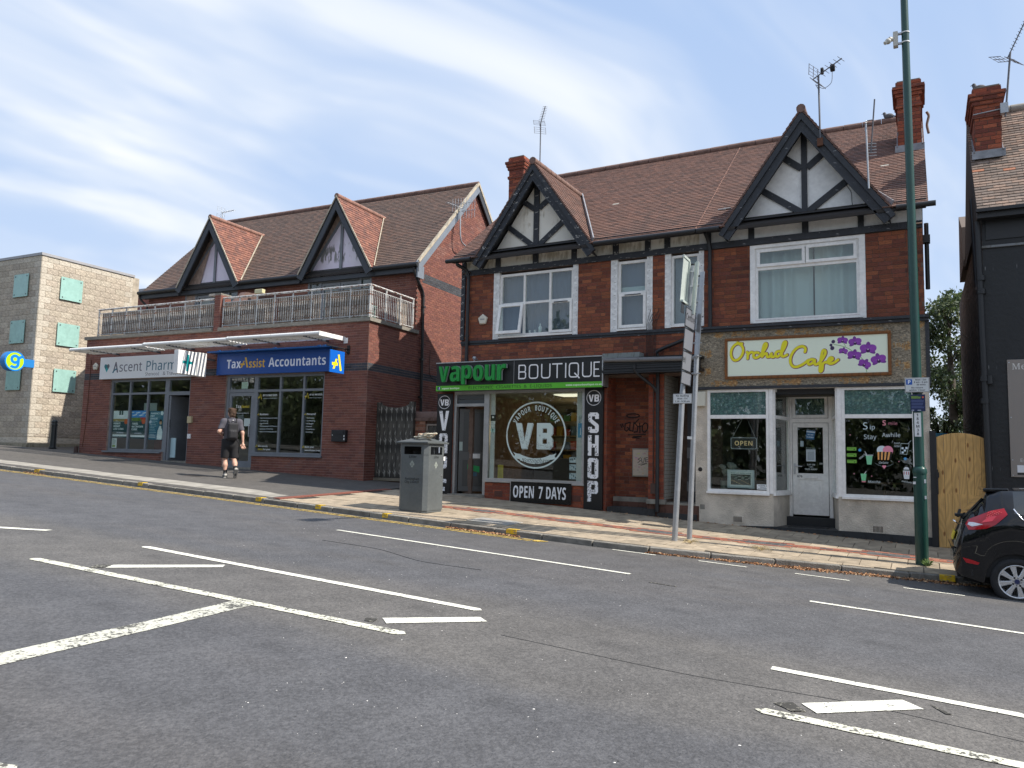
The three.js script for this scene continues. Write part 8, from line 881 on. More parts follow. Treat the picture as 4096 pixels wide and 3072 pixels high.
{ const p = thing('palm_plant', 'spiky green palm like plant behind the garden gate', 'plant', [0.48, 1.7, -22]); const r = rng(31), b = []; for (let i = 0; i < 46; i++) { const a = r() * 6.28, o = 0.35 + 0.4 * r(), h = 0.2 + 0.65 * r(); b.push(...[bar([0, 0.3, 0], [o * 0.6 * Math.cos(a), 0.3 + h, o * 0.6 * Math.sin(a)], 0.035, 0.004, [-Math.sin(a), 0, Math.cos(a)]), bar([o * 0.6 * Math.cos(a), 0.3 + h, o * 0.6 * Math.sin(a)], [o * 1.15 * Math.cos(a), 0.25 + h * 0.8, o * 1.15 * Math.sin(a)], 0.022, 0.004, [-Math.sin(a), 0, Math.cos(a)])]); } M(p, 'leaf', b, leafMat([0.16, 0.2, 0.06], 0.2)); M(p, 'stem', rod([0, -1.7, 0], [0, 0.35, 0], 0.07), mat([0.12, 0.09, 0.06]));
  const q = thing('dry_plume', 'brownish feathery dead frond beside the spiky plant', 'plant', [0.86, 2.0, -21.6]), d = []; for (let i = 0; i < 90; i++) { const a = (r() - 0.4) * 2.2, o = 0.25 + 0.35 * r(); d.push(bar([0, 0, 0.02 * r()], [o * Math.sin(a), o * 0.5 * Math.cos(a) * (0.4 + r() * 0.7), 0.2 * (r() - 0.5)], 0.012, 0.004)); } M(q, 'frond', d, mat([0.30, 0.21, 0.11])); M(q, 'stem', rod([0, -1.8, 0], [0, 0.05, 0], 0.02), mat([0.2, 0.15, 0.08]));
  const w = thing('garden_shed', 'white corner of a garden structure behind the gate', 'shed', [1.18, 0.6, -21.8]); M(w, 'wall', rb(-0.3, 0.25, 0, 1.78, -0.5, 0, 0.01), K.plasterWhite); M(w, 'roof', rb(-0.34, 0.29, 1.78, 1.82, -0.55, 0.05, 0.01), K.white);
  const f = thing('red_umbrella', 'closed dark red parasol standing behind the garden gate', 'parasol', [0.5, 0, -19]); M(f, 'pole', rod([0, 0, 0], [0, 2.0, 0], 0.02), K.steel); M(f, 'canopy', rod([0, 1.3, 0], [0, 2.35, 0], 0.07, 0.02, 10), mat([0.22, 0.02, 0.02])); const c = thing('planter', 'blue and white planter rim just over the garden gate', 'planter', [0.32, 0, -18]); M(c, 'pot', new THREE.LatheGeometry([[0, 0], [0.1, 0], [0.16, 2.2], [0.17, 2.28], [0.14, 2.28], [0.13, 2.1], [0, 2.1]].map((v) => new THREE.Vector2(...v)), 18), mat([0.12, 0.36, 0.5]));
  const lw = thing('washing_line', 'thin line across the gap between cafe and black building', 'cable'); M(lw, 'line', tube([[0.2, 5.0, -17.5], [0.7, 4.6, -19], [1.3, 4.4, -21]], 0.006, 20, 4), K.galv); }
{ const b = thing('far_brick_building', 'distant red brick building with grey edged flat roof behind stone block', 'building', [-38.3, 0, -27], RY('G')); const w = M(b, 'wall', bx(-0.5, 7, 0.5, 9.95, -5, 0), K.mortarNew), l = []; bricks(l, I4, -0.5, 3.4, 8.6, 9.9, { h: 0.075, pal: palette([[0.3, 0.1, 0.075], [0.26, 0.085, 0.065]], 77, 0.12) }); pieces('brick', b, w, l, K.brick, 60, 'brickwork'); M(b, 'parapet_cap', [bx(-0.6, 7.1, 10.1, 10.26, -5.1, 0.1)], mat([0.36, 0.36, 0.37])); M(b, 'roof_edge', bx(-0.55, 7.05, 9.95, 10.1, -5.05, 0.05), K.darkGrey); }
// ---------------------------------------------------------------- roof aerials and birds
function yagi(o, base, top, boomDir, n, len, el, grid, m = K.galv) { // mast, boom with rods, reflector grid
  const b = V3(base), t = V3(top), D = V3(boomDir).normalize(), X = new THREE.Vector3().crossVectors(D, new THREE.Vector3(0, 1, 0)).normalize(), Y = new THREE.Vector3().crossVectors(X, D);
  M(o, 'mast', rod(b, t, 0.018, 0.018, 8), m); const a0 = t.clone().addScaledVector(D, -0.12), a1 = t.clone().addScaledVector(D, len); M(o, 'boom', rod(a0, a1, 0.012, 0.012, 6), m);
  for (let i = 0; i < n; i++) { const p = t.clone().addScaledVector(D, 0.06 + (len - 0.08) * i / (n - 1)), h = el * (1 - 0.25 * i / n), q = grid === 'x' ? Y : X; M(o, 'element', rod(p.clone().addScaledVector(q, -h), p.clone().addScaledVector(q, h), 0.005, 0.005, 5), m); }
  if (grid) { const gs = []; for (const s of [1, -1]) { const u = Y.clone().multiplyScalar(s * 0.9).addScaledVector(D, -0.15 + (grid === 'V' ? 0.5 : 0)).normalize(); for (let i = 0; i < 4; i++) { const p = a0.clone().addScaledVector(u, 0.05 + i * 0.07); gs.push(rod(p.clone().addScaledVector(X, -0.17), p.clone().addScaledVector(X, 0.17), 0.004, 0.004, 4)); } for (const e of [-0.17, 0, 0.17]) gs.push(rod(a0.clone().addScaledVector(u, 0.04).addScaledVector(X, e), a0.clone().addScaledVector(u, 0.27).addScaledVector(X, e), 0.007, 0.007, 5)); } M(o, 'reflector', gs, m); } }
const aer = (f, lab) => on(f, 'tv_aerial', lab, 'aerial', 0, 0, 0, 0, 'roof aerials'); const dk = mat([0.12, 0.12, 0.13], { roughness: 0.5, metalness: 0.4 });
{ let a = aer('O', 'large tangled aerial on a pale mast beside the white gable apex'); a.userData.group = undefined; yagi(a, [-1.62, 7.95, 0.38], [-1.64, 9.4, 0.36], [0.72, 0.26, 0.3], 6, 0.52, 0.17, 'V', dk); M(a, 'bracket', [bx(-1.68, -1.57, 7.92, 8.08, 0.3, 0.4)], K.rust); M(a, 'junction_box', [rb(-1.6, -1.54, 9.42, 9.54, 0.3, 0.4, 0.02), rb(-1.42, -1.33, 9.44, 9.57, 0.3, 0.4, 0.02)], K.rubber); M(a, 'lead', tube([[-1.38, 9.44, 0.36], [-1.4, 9.2, 0.36], [-1.55, 9.1, 0.37], [-1.7, 9.22, 0.36], [-1.64, 9.05, 0.38], [-1.62, 8.3, 0.4]], 0.006, 40, 5), dk);
  a = aer('O', 'slim rusty aerial on the slope of the white gable'); yagi(a, [-0.76, 6.9, 0.42], [-0.79, 8.2, 0.4], [0.1, 0.6, 0.1], 3, 0.02, 0.02, null, K.galv); M(a, 'side_arm', [tube([[-0.79, 8.2, 0.4], [-0.77, 8.27, 0.38], [-0.66, 8.29, 0.34]], 0.012, 12, 6), rod([-0.72, 7.7, 0.2], [-0.63, 8.72, 0.3], 0.014), rod([-0.85, 8.2, 0.4], [-0.7, 8.18, 0.4], 0.006)], dk); M(a, 'reflector', [rod([-0.78, 7.86, 0.2], [-0.78, 7.62, 0.2], 0.008), ...[0, 1, 2, 3, 4].map((i) => rod([-0.8, 7.88 - i * 0.06, 0.2], [-0.62, 7.86 - i * 0.06, 0.2], 0.009))], K.galv);
  a = aer('V', 'small aerial high on a thin mast behind the cream gable'); yagi(a, [-5.5, 9.9, -3.0], [-5.5, 11.32, -3.0], [0.62, 0.42, 0.75], 10, 0.62, 0.085, 'n', dk);
  a = aer('T', 'long thin aerial behind the first steep gable'); yagi(a, [-12.55, 10.0, -6.0], [-12.62, 11.95, -6.0], [0.95, -0.1, 0.3], 10, 1.1, 0.12, 'n', K.galv);
  a = aer('T', 'aerial with grid reflector on a bent pipe at the lit brick gable'); M(a, 'bent_pipe', tube([[0.14, 8.75, -5.35], [0.25, 8.85, -5.1], [0.3, 8.95, -4.6], [0.3, 9.3, -4.5], [0.3, 10.0, -4.48]], 0.025, 40, 8), K.galv); yagi(a, [0.3, 10.0, -4.48], [0.3, 10.1, -4.48], [-0.35, 0.08, 0.9], 8, 0.6, 0.16, 'n', K.galv); M(a, 'grid', Array.from({ length: 9 }, (_, i) => rod([-0.1 + i * 0.11, 9.75, -4.62], [-0.1 + i * 0.11, 10.5, -4.62], 0.007)).concat([rod([-0.12, 10.02, -4.62], [0.8, 10.02, -4.62], 0.012), rod([-0.12, 10.3, -4.62], [0.8, 10.3, -4.62], 0.008)]), K.galv);
  a = aer('W', 'long bristling aerial clamped to the chimney of the black building'); yagi(a, [1.6, 8.35, -17.0], [1.72, 9.62, -17.0], [0.42, 0.86, 0.25], 16, 1.0, 0.07, 'n', dk); }
for (const [x, y, z, lab] of [[-0.5, 10.2, -20.66, 'small pigeon perched on the ridge beside the cafe chimney'], [1.22, 9.07, -17.35, 'small pigeon sitting on the chimney top of the black building']]) { const b = thing('pigeon', lab, 'bird', [x, y - 0.02, z]), s = (p, r, sx = 1, sy = 1, sz = 1) => new THREE.SphereGeometry(r, 12, 9).scale(sx, sy, sz).translate(...p), gm = mat([0.12, 0.12, 0.13], { map: rep(grain, 5) }); M(b, 'body', [s([0, 0.1, 0], 0.075, 1.5, 1, 0.9), s([-0.1, 0.19, 0], 0.038), rod([-0.07, 0.12, 0], [-0.1, 0.19, 0], 0.05, 0.035), bar([0.08, 0.1, 0], [0.22, 0.06, 0], 0.05, 0.015, [0, 0, 1]), rod([-0.13, 0.19, 0], [-0.165, 0.183, 0], 0.01, 0.003), rod([0, 0, 0.02], [0, 0.06, 0.02], 0.006), rod([0, 0, -0.02], [0, 0.06, -0.02], 0.006)], gm); }
// ---------------------------------------------------------------- across the road, seen only in the windows: footway, hedge and trees
setting('far_footway', sheet(-70, 34, 60, (x, t) => lerp(1.2, 12, t), 6, (x, z) => ry(x, 1.2) + 0.11, null), mat([0.16, 0.15, 0.135], { map: rep(asphaltTex, 0.7) }), 'footway on the side of the road the picture is taken from');
for (const [x, z, h, r, s] of [[-37, 14, 9, 5.2, 1], [-29, 15, 8.4, 5, 2], [-21, 14, 9, 5, 3], [-13, 15, 8.6, 5, 4], [-5, 16, 8.2, 5, 5], [4, 16, 8.8, 5, 6]]) tree(['broad tree across the road facing the stone building', 'broad tree across the road facing the pharmacy', 'broad tree across the road facing the accountants', 'broad tree across the road facing the timber gate', 'broad tree across the road facing the vape shop', 'broad tree across the road facing the cafe'][s - 1], [x, 0.15 - 0.0468 * x, z], h, r, 0.6, 60 + s, 50, 130, 0.46, greens, null);
[[-46, 15, 'by the first bend'], [-56, 14, 'second from the bend'], [-66, 15, 'third from the bend'], [-77, 14, 'fourth from the bend'], [-89, 15, 'last of the row']].forEach(([x, z, w], i) => { const c = scene.getObjectByName('tree_004').clone(); c.name = nm('tree'); c.position.set(x, 0.15 - 0.0468 * x, z); c.rotation.y = i * 1.3; c.userData.label = 'broad tree across the road farther up the street, ' + w; scene.add(c); });
{ const r = rng(99), g = new THREE.PlaneGeometry(1, 1), n = 10000, im = new THREE.InstancedMesh(g, leafMat([1, 1, 1]), n), m = new THREE.Matrix4(), e = new THREE.Euler(); for (let i = 0; i < n; i++) { const x = -100 + 110 * r(), y = 2.9 * r() * (0.8 + 0.4 * vn(x * 0.7, 3)), z = 11.4 + 1.0 * r(), s = 0.2 + 0.16 * r(); e.set(r() * 6.28, r() * 6.28, 0); m.makeRotationFromEuler(e).scale(new THREE.Vector3(s, s, s)).setPosition(x, 0.15 - 0.0468 * x + y, z); im.setMatrixAt(i, m); const c = pick(greens, r()), f = 0.6 + 0.5 * r(); im.setColorAt(i, C(c[0] * f, c[1] * f, c[2] * f)); } im.name = 'hedge'; tag(im, 'long dense hedge across the road, reflected in the shop windows', 'hedge', null, 'stuff'); im.castShadow = im.receiveShadow = true; scene.add(im); }
// ---------------------------------------------------------------- signed distance meshes (figure)
function sdf(f, lo, hi, cell) {
  const n = [0, 1, 2].map((i) => hi[i] - lo[i]), size = Math.max(...n), res = Math.ceil(size / cell) + 3, mc = new MarchingCubes(res, new THREE.MeshBasicMaterial(), false, false, 120000);
  const c = [0, 1, 2].map((i) => (lo[i] + hi[i]) / 2), half = res / 2, st = cell;
  for (let z = 0; z < res; z++) for (let y = 0; y < res; y++) for (let x = 0; x < res; x++) mc.field[x + y * res + z * res * res] = -f(c[0] + (x - half) * st, c[1] + (y - half) * st, c[2] + (z - half) * st);
  mc.isolation = 0; mc.update(); const g = new THREE.BufferGeometry(), k = mc.count, p = mc.positionArray.slice(0, k * 3), q = mc.normalArray.slice(0, k * 3);
  for (let i = 0; i < k * 3; i++) p[i] = p[i] * half * st + c[i % 3]; g.setAttribute('position', new THREE.BufferAttribute(p, 3)); g.setAttribute('normal', new THREE.BufferAttribute(q, 3)); g.setAttribute('uv', new THREE.BufferAttribute(new Float32Array(k * 2), 2)); return g;
}
const cap = (a, b, r1, r2) => { const B = [b[0] - a[0], b[1] - a[1], b[2] - a[2]], L = B[0] ** 2 + B[1] ** 2 + B[2] ** 2; return (x, y, z) => { const px = x - a[0], py = y - a[1], pz = z - a[2], t = cl((px * B[0] + py * B[1] + pz * B[2]) / L); return Math.hypot(px - B[0] * t, py - B[1] * t, pz - B[2] * t) - lerp(r1, r2, t); }; };
const ell = (c, r) => (x, y, z) => { const k = Math.hypot((x - c[0]) / r[0], (y - c[1]) / r[1], (z - c[2]) / r[2]); return (k - 1) * Math.min(...r); };
const smin = (fs, k = 0.03) => (x, y, z) => { let d = 1e3; for (const f of fs) { const e = f(x, y, z), h = Math.max(k - Math.abs(d - e), 0) / k; d = Math.min(d, e) - h * h * k * 0.25; } return d; };
const clip = (f, ...pl) => (x, y, z) => Math.max(f(x, y, z), ...pl.map((p) => p(x, y, z)));
{ // a man walking up the footway, seen from behind: x right, y up, -z forward
  const px = -16.32, pz = -14.72, man = thing('person', 'person in grey polo shirt, black shorts and black backpack walking on the footway', 'person', [px, gy(px, pz), pz], 1.02); man.scale.setScalar(1.045);
  const hipL = [-0.1, 0.93, 0], kneeL = [-0.1, 0.5, -0.05], ankL = [-0.09, 0.085, 0.03], hipR = [0.1, 0.93, 0], kneeR = [0.1, 0.51, 0.02], ankR = [0.11, 0.21, 0.30], chest = [0, 1.3, 0.01], neck = [0, 1.5, 0.02], shL = [-0.185, 1.42, 0.02], shR = [0.185, 1.42, 0.02], elL = [-0.3, 1.17, 0.08], wrL = [-0.2, 1.1, -0.15], elR = [0.265, 1.15, 0.1], wrR = [0.285, 0.9, 0.12];
  const skin = mat([0.56, 0.33, 0.24], { roughness: 0.6 });
  const arms = [cap(shL, elL, 0.055, 0.043), cap(elL, wrL, 0.042, 0.028), cap(shR, elR, 0.055, 0.042), cap(elR, wrR, 0.041, 0.027)], legs = [cap(hipL, kneeL, 0.085, 0.056), cap(kneeL, [-0.1, 0.33, 0.0], 0.055, 0.058), cap([-0.1, 0.33, 0.0], ankL, 0.056, 0.034), cap(hipR, kneeR, 0.085, 0.056), cap(kneeR, [0.105, 0.37, 0.17], 0.055, 0.058), cap([0.105, 0.37, 0.17], ankR, 0.056, 0.034)];
  const torso = [cap([0, 0.95, 0.0], [0, 1.2, 0.0], 0.135, 0.13), ell([0, 1.28, 0.0], [0.185, 0.2, 0.115]), cap(shL, shR, 0.07, 0.07), cap([0, 1.4, 0.02], [0, 1.56, 0.0], 0.062, 0.056)], head = [ell([0, 1.655, -0.015], [0.078, 0.112, 0.096]), ell([0, 1.60, -0.05], [0.056, 0.06, 0.06]), ell([-0.08, 1.645, 0.0], [0.014, 0.03, 0.02]), ell([0.08, 1.645, 0.0], [0.014, 0.03, 0.02]), ell([0, 1.64, -0.115], [0.014, 0.025, 0.02])];
  const bodyF = smin([...torso, ...arms, ...legs, ...head], 0.04); const handR = [], fing = (base, pts, r) => { let p = base; for (const q of pts) { handR.push(cap(p, q, r, r * 0.92)); p = q; } };
  const h0 = [0.29, 0.845, 0.135]; handR.push(cap([0.282, 0.905, 0.12], [0.285, 0.85, 0.13], 0.026, 0.03), cap([0.268, 0.835, 0.135], [0.318, 0.84, 0.15], 0.018, 0.016), cap([0.285, 0.86, 0.13], [0.295, 0.825, 0.145], 0.03, 0.026)); [[0.262, 0.0], [0.28, 0.012], [0.298, 0.008], [0.318, -0.008]].forEach(([fx, e], i) => fing([fx, 0.825, 0.14], [[fx + 0.006 * (i - 1), 0.79 - e, 0.155], [fx + 0.012 * (i - 1), 0.765 - e, 0.165], [fx + 0.018 * (i - 1), 0.748 - e, 0.165]], 0.009)); fing([0.262, 0.86, 0.12], [[0.236, 0.835, 0.125], [0.222, 0.81, 0.135]], 0.0105);
  const handL = [cap(wrL, [-0.17, 1.11, -0.22], 0.026, 0.03)]; [-0.03, -0.01, 0.01, 0.028].forEach((d, i) => { handL.push(cap([-0.165, 1.11 + d, -0.235], [-0.15, 1.115 + d, -0.275], 0.0095, 0.009), cap([-0.15, 1.115 + d, -0.275], [-0.115, 1.12 + d, -0.275], 0.009, 0.008)); }); handL.push(cap([-0.15, 1.14, -0.2], [-0.12, 1.16, -0.235], 0.011, 0.009));
  M(man, 'body', [sdf(bodyF, [-0.42, 0.0, -0.32], [0.42, 1.82, 0.42], 0.02), sdf(smin(handR, 0.012), [0.18, 0.71, 0.06], [0.38, 0.94, 0.2], 0.005), sdf(smin(handL, 0.012), [-0.24, 1.02, -0.32], [-0.08, 1.2, -0.14], 0.005)], skin, true);
  const shirtF = smin([cap([0, 0.93, 0.0], [0, 1.2, 0.005], 0.165, 0.16), ell([0, 1.28, 0.0], [0.205, 0.21, 0.14]), cap(shL, shR, 0.084, 0.084), cap([0, 1.42, 0.02], [0, 1.5, 0.015], 0.075, 0.07), cap(shL, [-0.27, 1.24, 0.06], 0.078, 0.068), cap(shR, [0.245, 1.22, 0.07], 0.078, 0.066)], 0.05);
  M(man, 'shirt', sdf(clip(shirtF, (x, y) => 0.9 - y, (x, y) => y - 1.515, (x, y, z) => (x < -0.2 && y < 1.235 + 0.1 * (x + 0.3) ? 0.02 : x > 0.2 && y < 1.2 ? 0.02 : -1)), [-0.42, 0.84, -0.26], [0.42, 1.58, 0.32], 0.013), mat([0.085, 0.083, 0.10], { roughness: 0.95, map: rep(mottle, 3) }), true);
  M(man, 'collar', sdf(clip((x, y, z) => Math.abs(Math.hypot(x, z - 0.012) - 0.072) - 0.01, (x, y) => 1.485 - y, (x, y) => y - 1.535), [-0.1, 1.46, -0.1], [0.1, 1.56, 0.12], 0.008), mat([0.07, 0.07, 0.085]), true); M(man, 'shirt_mark', bx(-0.0, 0.03, 1.455, 1.475, 0.116, 0.122), K.white);
  const shF = smin([cap([0, 0.95, 0.0], [0, 0.86, 0.0], 0.165, 0.17), cap(hipL, [-0.11, 0.53, -0.03], 0.118, 0.105), cap(hipR, [0.11, 0.53, 0.03], 0.118, 0.105)], 0.04);
  M(man, 'shorts', sdf(clip(shF, (x, y) => 0.5 - y, (x, y) => y - 0.99), [-0.3, 0.44, -0.26], [0.3, 1.02, 0.26], 0.013), mat([0.014, 0.014, 0.016], { roughness: 0.9, map: rep(mottle, 3) }), true);
  const hairF = smin([ell([0, 1.69, 0.0], [0.094, 0.1, 0.108]), ell([0, 1.63, 0.045], [0.078, 0.09, 0.065]), ...Array.from({ length: 16 }, (_, i) => ell([0.075 * Math.cos(i * 2.4), 1.66 + 0.09 * Math.sin(i * 1.7), 0.02 + 0.075 * Math.sin(i * 2.4)], [0.034, 0.034, 0.034]))], 0.02); M(man, 'hair', sdf(clip(hairF, (x, y, z) => (-z - 0.06) - 0.9 * (y - 1.66), (x, y) => 1.555 - y), [-0.14, 1.52, -0.15], [0.14, 1.83, 0.16], 0.008), mat([0.075, 0.042, 0.024], { roughness: 0.9, map: rep(grain, 8) }), true);
  const bagM = mat([0.016, 0.016, 0.019], { roughness: 0.75, map: rep(mottle, 3) }), bag = M(man, 'backpack', sdf(smin([(x, y, z) => Math.hypot(Math.max(Math.abs(x) - 0.075, 0), Math.max(Math.abs(y - 1.18) - 0.165, 0), Math.max(Math.abs(z - 0.205) - 0.02, 0)) - 0.055, (x, y, z) => Math.hypot(Math.max(Math.abs(x) - 0.05, 0), Math.max(Math.abs(y - 1.1) - 0.06, 0), Math.max(Math.abs(z - 0.26) - 0.005, 0)) - 0.035], 0.04), [-0.2, 0.9, 0.08], [0.2, 1.44, 0.36], 0.013), bagM, true);
  M(bag, 'strap', [tube([[-0.09, 1.4, 0.17], [-0.11, 1.5, 0.06], [-0.12, 1.45, -0.09], [-0.12, 1.2, -0.14], [-0.13, 1.0, 0.0], [-0.12, 0.99, 0.15]], 0.016, 40, 6), tube([[0.09, 1.4, 0.17], [0.11, 1.5, 0.06], [0.12, 1.45, -0.09], [0.12, 1.2, -0.14], [0.13, 1.0, 0.0], [0.12, 0.99, 0.15]], 0.016, 40, 6), tube([[-0.04, 1.38, 0.22], [-0.03, 1.43, 0.21], [0.03, 1.43, 0.21], [0.04, 1.38, 0.22]], 0.01, 14, 6), tube([[0.12, 1.0, 0.15], [0.2, 0.93, 0.12], [0.235, 0.88, 0.12]], 0.006, 10, 5)], bagM); M(bag, 'zip', [tube([[-0.09, 1.1, 0.285], [-0.07, 1.3, 0.27], [0, 1.35, 0.265], [0.07, 1.3, 0.27], [0.09, 1.1, 0.285]], 0.004, 30, 5), bx(-0.008, 0.008, 1.16, 1.19, 0.29, 0.3)], mat([0.09, 0.09, 0.1]));
  const sock = mat([0.012, 0.012, 0.013]), shoe = mat([0.055, 0.055, 0.06], { roughness: 0.7 }); M(man, 'sock', rod([-0.093, 0.2, 0.013], [-0.09, 0.07, 0.03], 0.047, 0.043, 14), sock); M(man, 'sock', rod([0.108, 0.29, 0.235], [0.112, 0.19, 0.31], 0.047, 0.044, 14), sock);
  const shG = () => sdf(smin([cap([0, 0.05, 0.05], [0, 0.045, -0.06], 0.046, 0.044), cap([0, 0.045, -0.06], [0.008, 0.035, -0.16], 0.044, 0.034), ell([0, 0.09, 0.035], [0.042, 0.05, 0.055])], 0.03), [-0.08, -0.02, -0.24], [0.08, 0.16, 0.13], 0.008), soG = () => slab([[-0.045, -0.11], [0.045, -0.11], [0.052, 0.05], [0.045, 0.15], [0.02, 0.2], [-0.02, 0.2], [-0.042, 0.15], [-0.045, 0.05]], 0, 0.025, [], 0.005).rotateX(-Math.PI / 2);
  const put = (m, p, rx) => { m.position.set(...p); m.rotation.x = rx; }; for (const [p, rx] of [[[-0.09, 0.0, 0.02], 0], [[0.115, 0.135, 0.31], -0.95]]) { const s = M(man, 'shoe', shG(), shoe, true); put(s, p, rx); M(s, 'sole', soG(), mat([0.3, 0.29, 0.27])); M(s, 'heel_patch', sdf(clip(ell([0, 0.07, 0.06], [0.046, 0.045, 0.045]), (x, y, z) => 0.06 - z), [-0.07, 0.0, 0.02], [0.07, 0.14, 0.14], 0.007), mat([0.45, 0.43, 0.38]), true); M(s, 'stripe', [bar([0.04, 0.035, -0.06], [0.043, 0.085, 0.0], 0.014, 0.012, [0, 0, 1]), bar([0.041, 0.04, -0.02], [0.042, 0.09, -0.06], 0.012, 0.011, [0, 0, 1]), bar([-0.042, 0.035, -0.06], [-0.043, 0.085, 0.0], 0.014, 0.01, [0, 0, 1])], mat([0.5, 0.5, 0.5])); }
  M(man, 'phone', rb(-0.14, -0.128, 1.06, 1.2, -0.29, -0.22, 0.004), K.rubber);
}
// ---------------------------------------------------------------- parked black hatchback (only its tail is in the picture)
{
  const S = 1.04, cx = 0.345, zs = -12.1, y0 = ry(1.05, -12.2) - 0.035, car = thing('parked_car', 'glossy black hatchback parked at the kerb, tail towards the cafe', 'car', [cx, y0, zs - 0.86 * S]); car.scale.setScalar(S); car.rotation.z = -0.035;
  const paint = new THREE.MeshPhysicalMaterial({ color: C(0.004, 0.0045, 0.006), roughness: 0.5, specularIntensity: 0.1, clearcoat: 1, clearcoatRoughness: 0.02 }), gl = new THREE.MeshPhysicalMaterial({ color: C(0.02, 0.024, 0.026), roughness: 0.05, clearcoat: 1, clearcoatRoughness: 0.02 });
  const tb = (t) => (x) => { for (let i = 1; i < t.length; i++) if (x <= t[i][0]) { const a = t[i - 1], b = t[i], k = (x - a[0]) / (b[0] - a[0]), q = k * k * (3 - 2 * k); return lerp(a[1], b[1], lerp(k, q, 0.6)); } return t[t.length - 1][1]; };
  const wx1 = 0.69, wx2 = 3.18, wr = 0.335;
  const top = tb([[0, 0.56], [0.02, 0.70], [0.06, 0.84], [0.10, 0.99], [0.2, 1.12], [0.33, 1.27], [0.37, 1.375], [0.55, 1.43], [1.2, 1.475], [1.7, 1.46], [2.2, 1.36], [2.85, 1.0], [3.2, 0.93], [3.7, 0.78], [3.9, 0.6], [3.95, 0.5]]), belt = tb([[0, 0.52], [0.06, 0.74], [0.12, 0.86], [0.35, 1.0], [0.62, 1.06], [1.2, 0.99], [2.0, 0.93], [2.7, 0.90], [3.2, 0.84], [3.7, 0.7], [3.95, 0.46]]), bot = (x) => { let b = tb([[0, 0.40], [0.02, 0.33], [0.1, 0.27], [0.4, 0.22], [0.6, 0.2], [3.5, 0.2], [3.9, 0.26], [3.95, 0.34]])(x); for (const w of [wx1, wx2]) { const d = wr ** 2 - (x - w) ** 2; if (d > 0) b = Math.max(b, 0.29 + Math.sqrt(d)); } return b; }, hw = tb([[0, 0.60], [0.03, 0.70], [0.1, 0.775], [0.3, 0.83], [0.69, 0.86], [2, 0.86], [3.18, 0.855], [3.6, 0.78], [3.85, 0.66], [3.95, 0.5]]), tw = tb([[0, 0.56], [0.1, 0.62], [0.33, 0.56], [0.6, 0.57], [1.4, 0.6], [2.0, 0.6], [2.8, 0.68], [3.4, 0.66], [3.95, 0.45]]);
  const xs = []; for (let x = 0; x <= 0.4; x += 0.02) xs.push(x); for (let x = 0.42; x < 1.06; x += 0.02) xs.push(x); for (let x = 1.1; x < 2.8; x += 0.1) xs.push(x); for (let x = 2.8; x < 3.56; x += 0.04) xs.push(x); for (let x = 3.6; x <= 3.96; x += 0.05) xs.push(Math.min(x, 3.95));
  const rows = 15, sect = (x) => { const b = bot(x), e = Math.max(belt(x), b + 0.03), t = Math.max(top(x), e + 0.02), w = hw(x), v = Math.min(tw(x), w - 0.01), out = []; for (let i = 0; i <= 8; i++) { const k = i / 8, y = lerp(b, e, k); const bul = 1 - 0.045 * (1 - k) ** 2 - 0.03 * k ** 4; out.push([y, w * bul - 0.0 + 0.012 * Math.exp(-((k - 0.78) ** 2) / 0.006)]); } for (let i = 1; i <= 5; i++) { const k = i / 5; out.push([lerp(e, t - 0.03, k), lerp(w * 0.97, v, Math.pow(k, 1.25))]); } out.push([t - 0.005, v * 0.86]); out.push([t, 0]); return out; };
  const grid = xs.map(sect), build = (sel, off = 0) => { const pos = []; const V = (i, j, s) => [xs[i], grid[i][j][0], s * (grid[i][j][1] + off)]; for (const s of [1, -1]) for (let i = 0; i < xs.length - 1; i++) for (let j = 0; j < grid[0].length - 1; j++) { if (!sel(i, j, (xs[i] + xs[i + 1]) / 2)) continue; const a = V(i, j, s), b = V(i + 1, j, s), c = V(i + 1, j + 1, s), d = V(i, j + 1, s); if (s > 0) pos.push(...a, ...b, ...c, ...a, ...c, ...d); else pos.push(...a, ...c, ...b, ...a, ...d, ...c); } const g = new THREE.BufferGeometry(); g.setAttribute('position', new THREE.Float32BufferAttribute(pos, 3)); const m = mergeVertices(g, 1e-4); m.computeVertexNormals(); m.setAttribute('uv', new THREE.Float32BufferAttribute(new Float32Array(m.attributes.position.count * 2), 2)); return m; };
  const isGlass = (i, j, x) => j >= 9 && j <= 12 && x > 0.66 && x < 2.6 && !(x > 1.62 && x < 1.72), ws = (i, j, x) => (j >= 13 && x > 1.95 && x < 2.8);
  const capR = (() => { const g = grid[0], pos = []; for (let j = 0; j < g.length - 1; j++) for (const s of [1, -1]) { const a = [0, g[j][0], 0], b = [0, g[j][0], s * g[j][1]], c = [0, g[j + 1][0], s * g[j + 1][1]], d = [0, g[j + 1][0], 0]; if (s > 0) pos.push(...a, ...b, ...c, ...a, ...c, ...d); else pos.push(...a, ...c, ...b, ...a, ...d, ...c); } const q = new THREE.BufferGeometry(); q.setAttribute('position', new THREE.Float32BufferAttribute(pos, 3)); q.computeVertexNormals(); q.setAttribute('uv', new THREE.Float32BufferAttribute(new Float32Array(pos.length / 3 * 2), 2)); return q; })();
  M(car, 'body', [build((i, j, x) => !isGlass(i, j, x) && !ws(i, j, x)), capR], paint, true); M(car, 'side_window', build(isGlass), gl, true); M(car, 'windscreen', build(ws), gl, true);
  M(car, 'underbody', [bx(0.12, 3.85, 0.2, 0.75, -0.6, 0.6), bx(0.2, 1.2, 0.3, 0.62, -0.78, 0.78)], K.rubber);
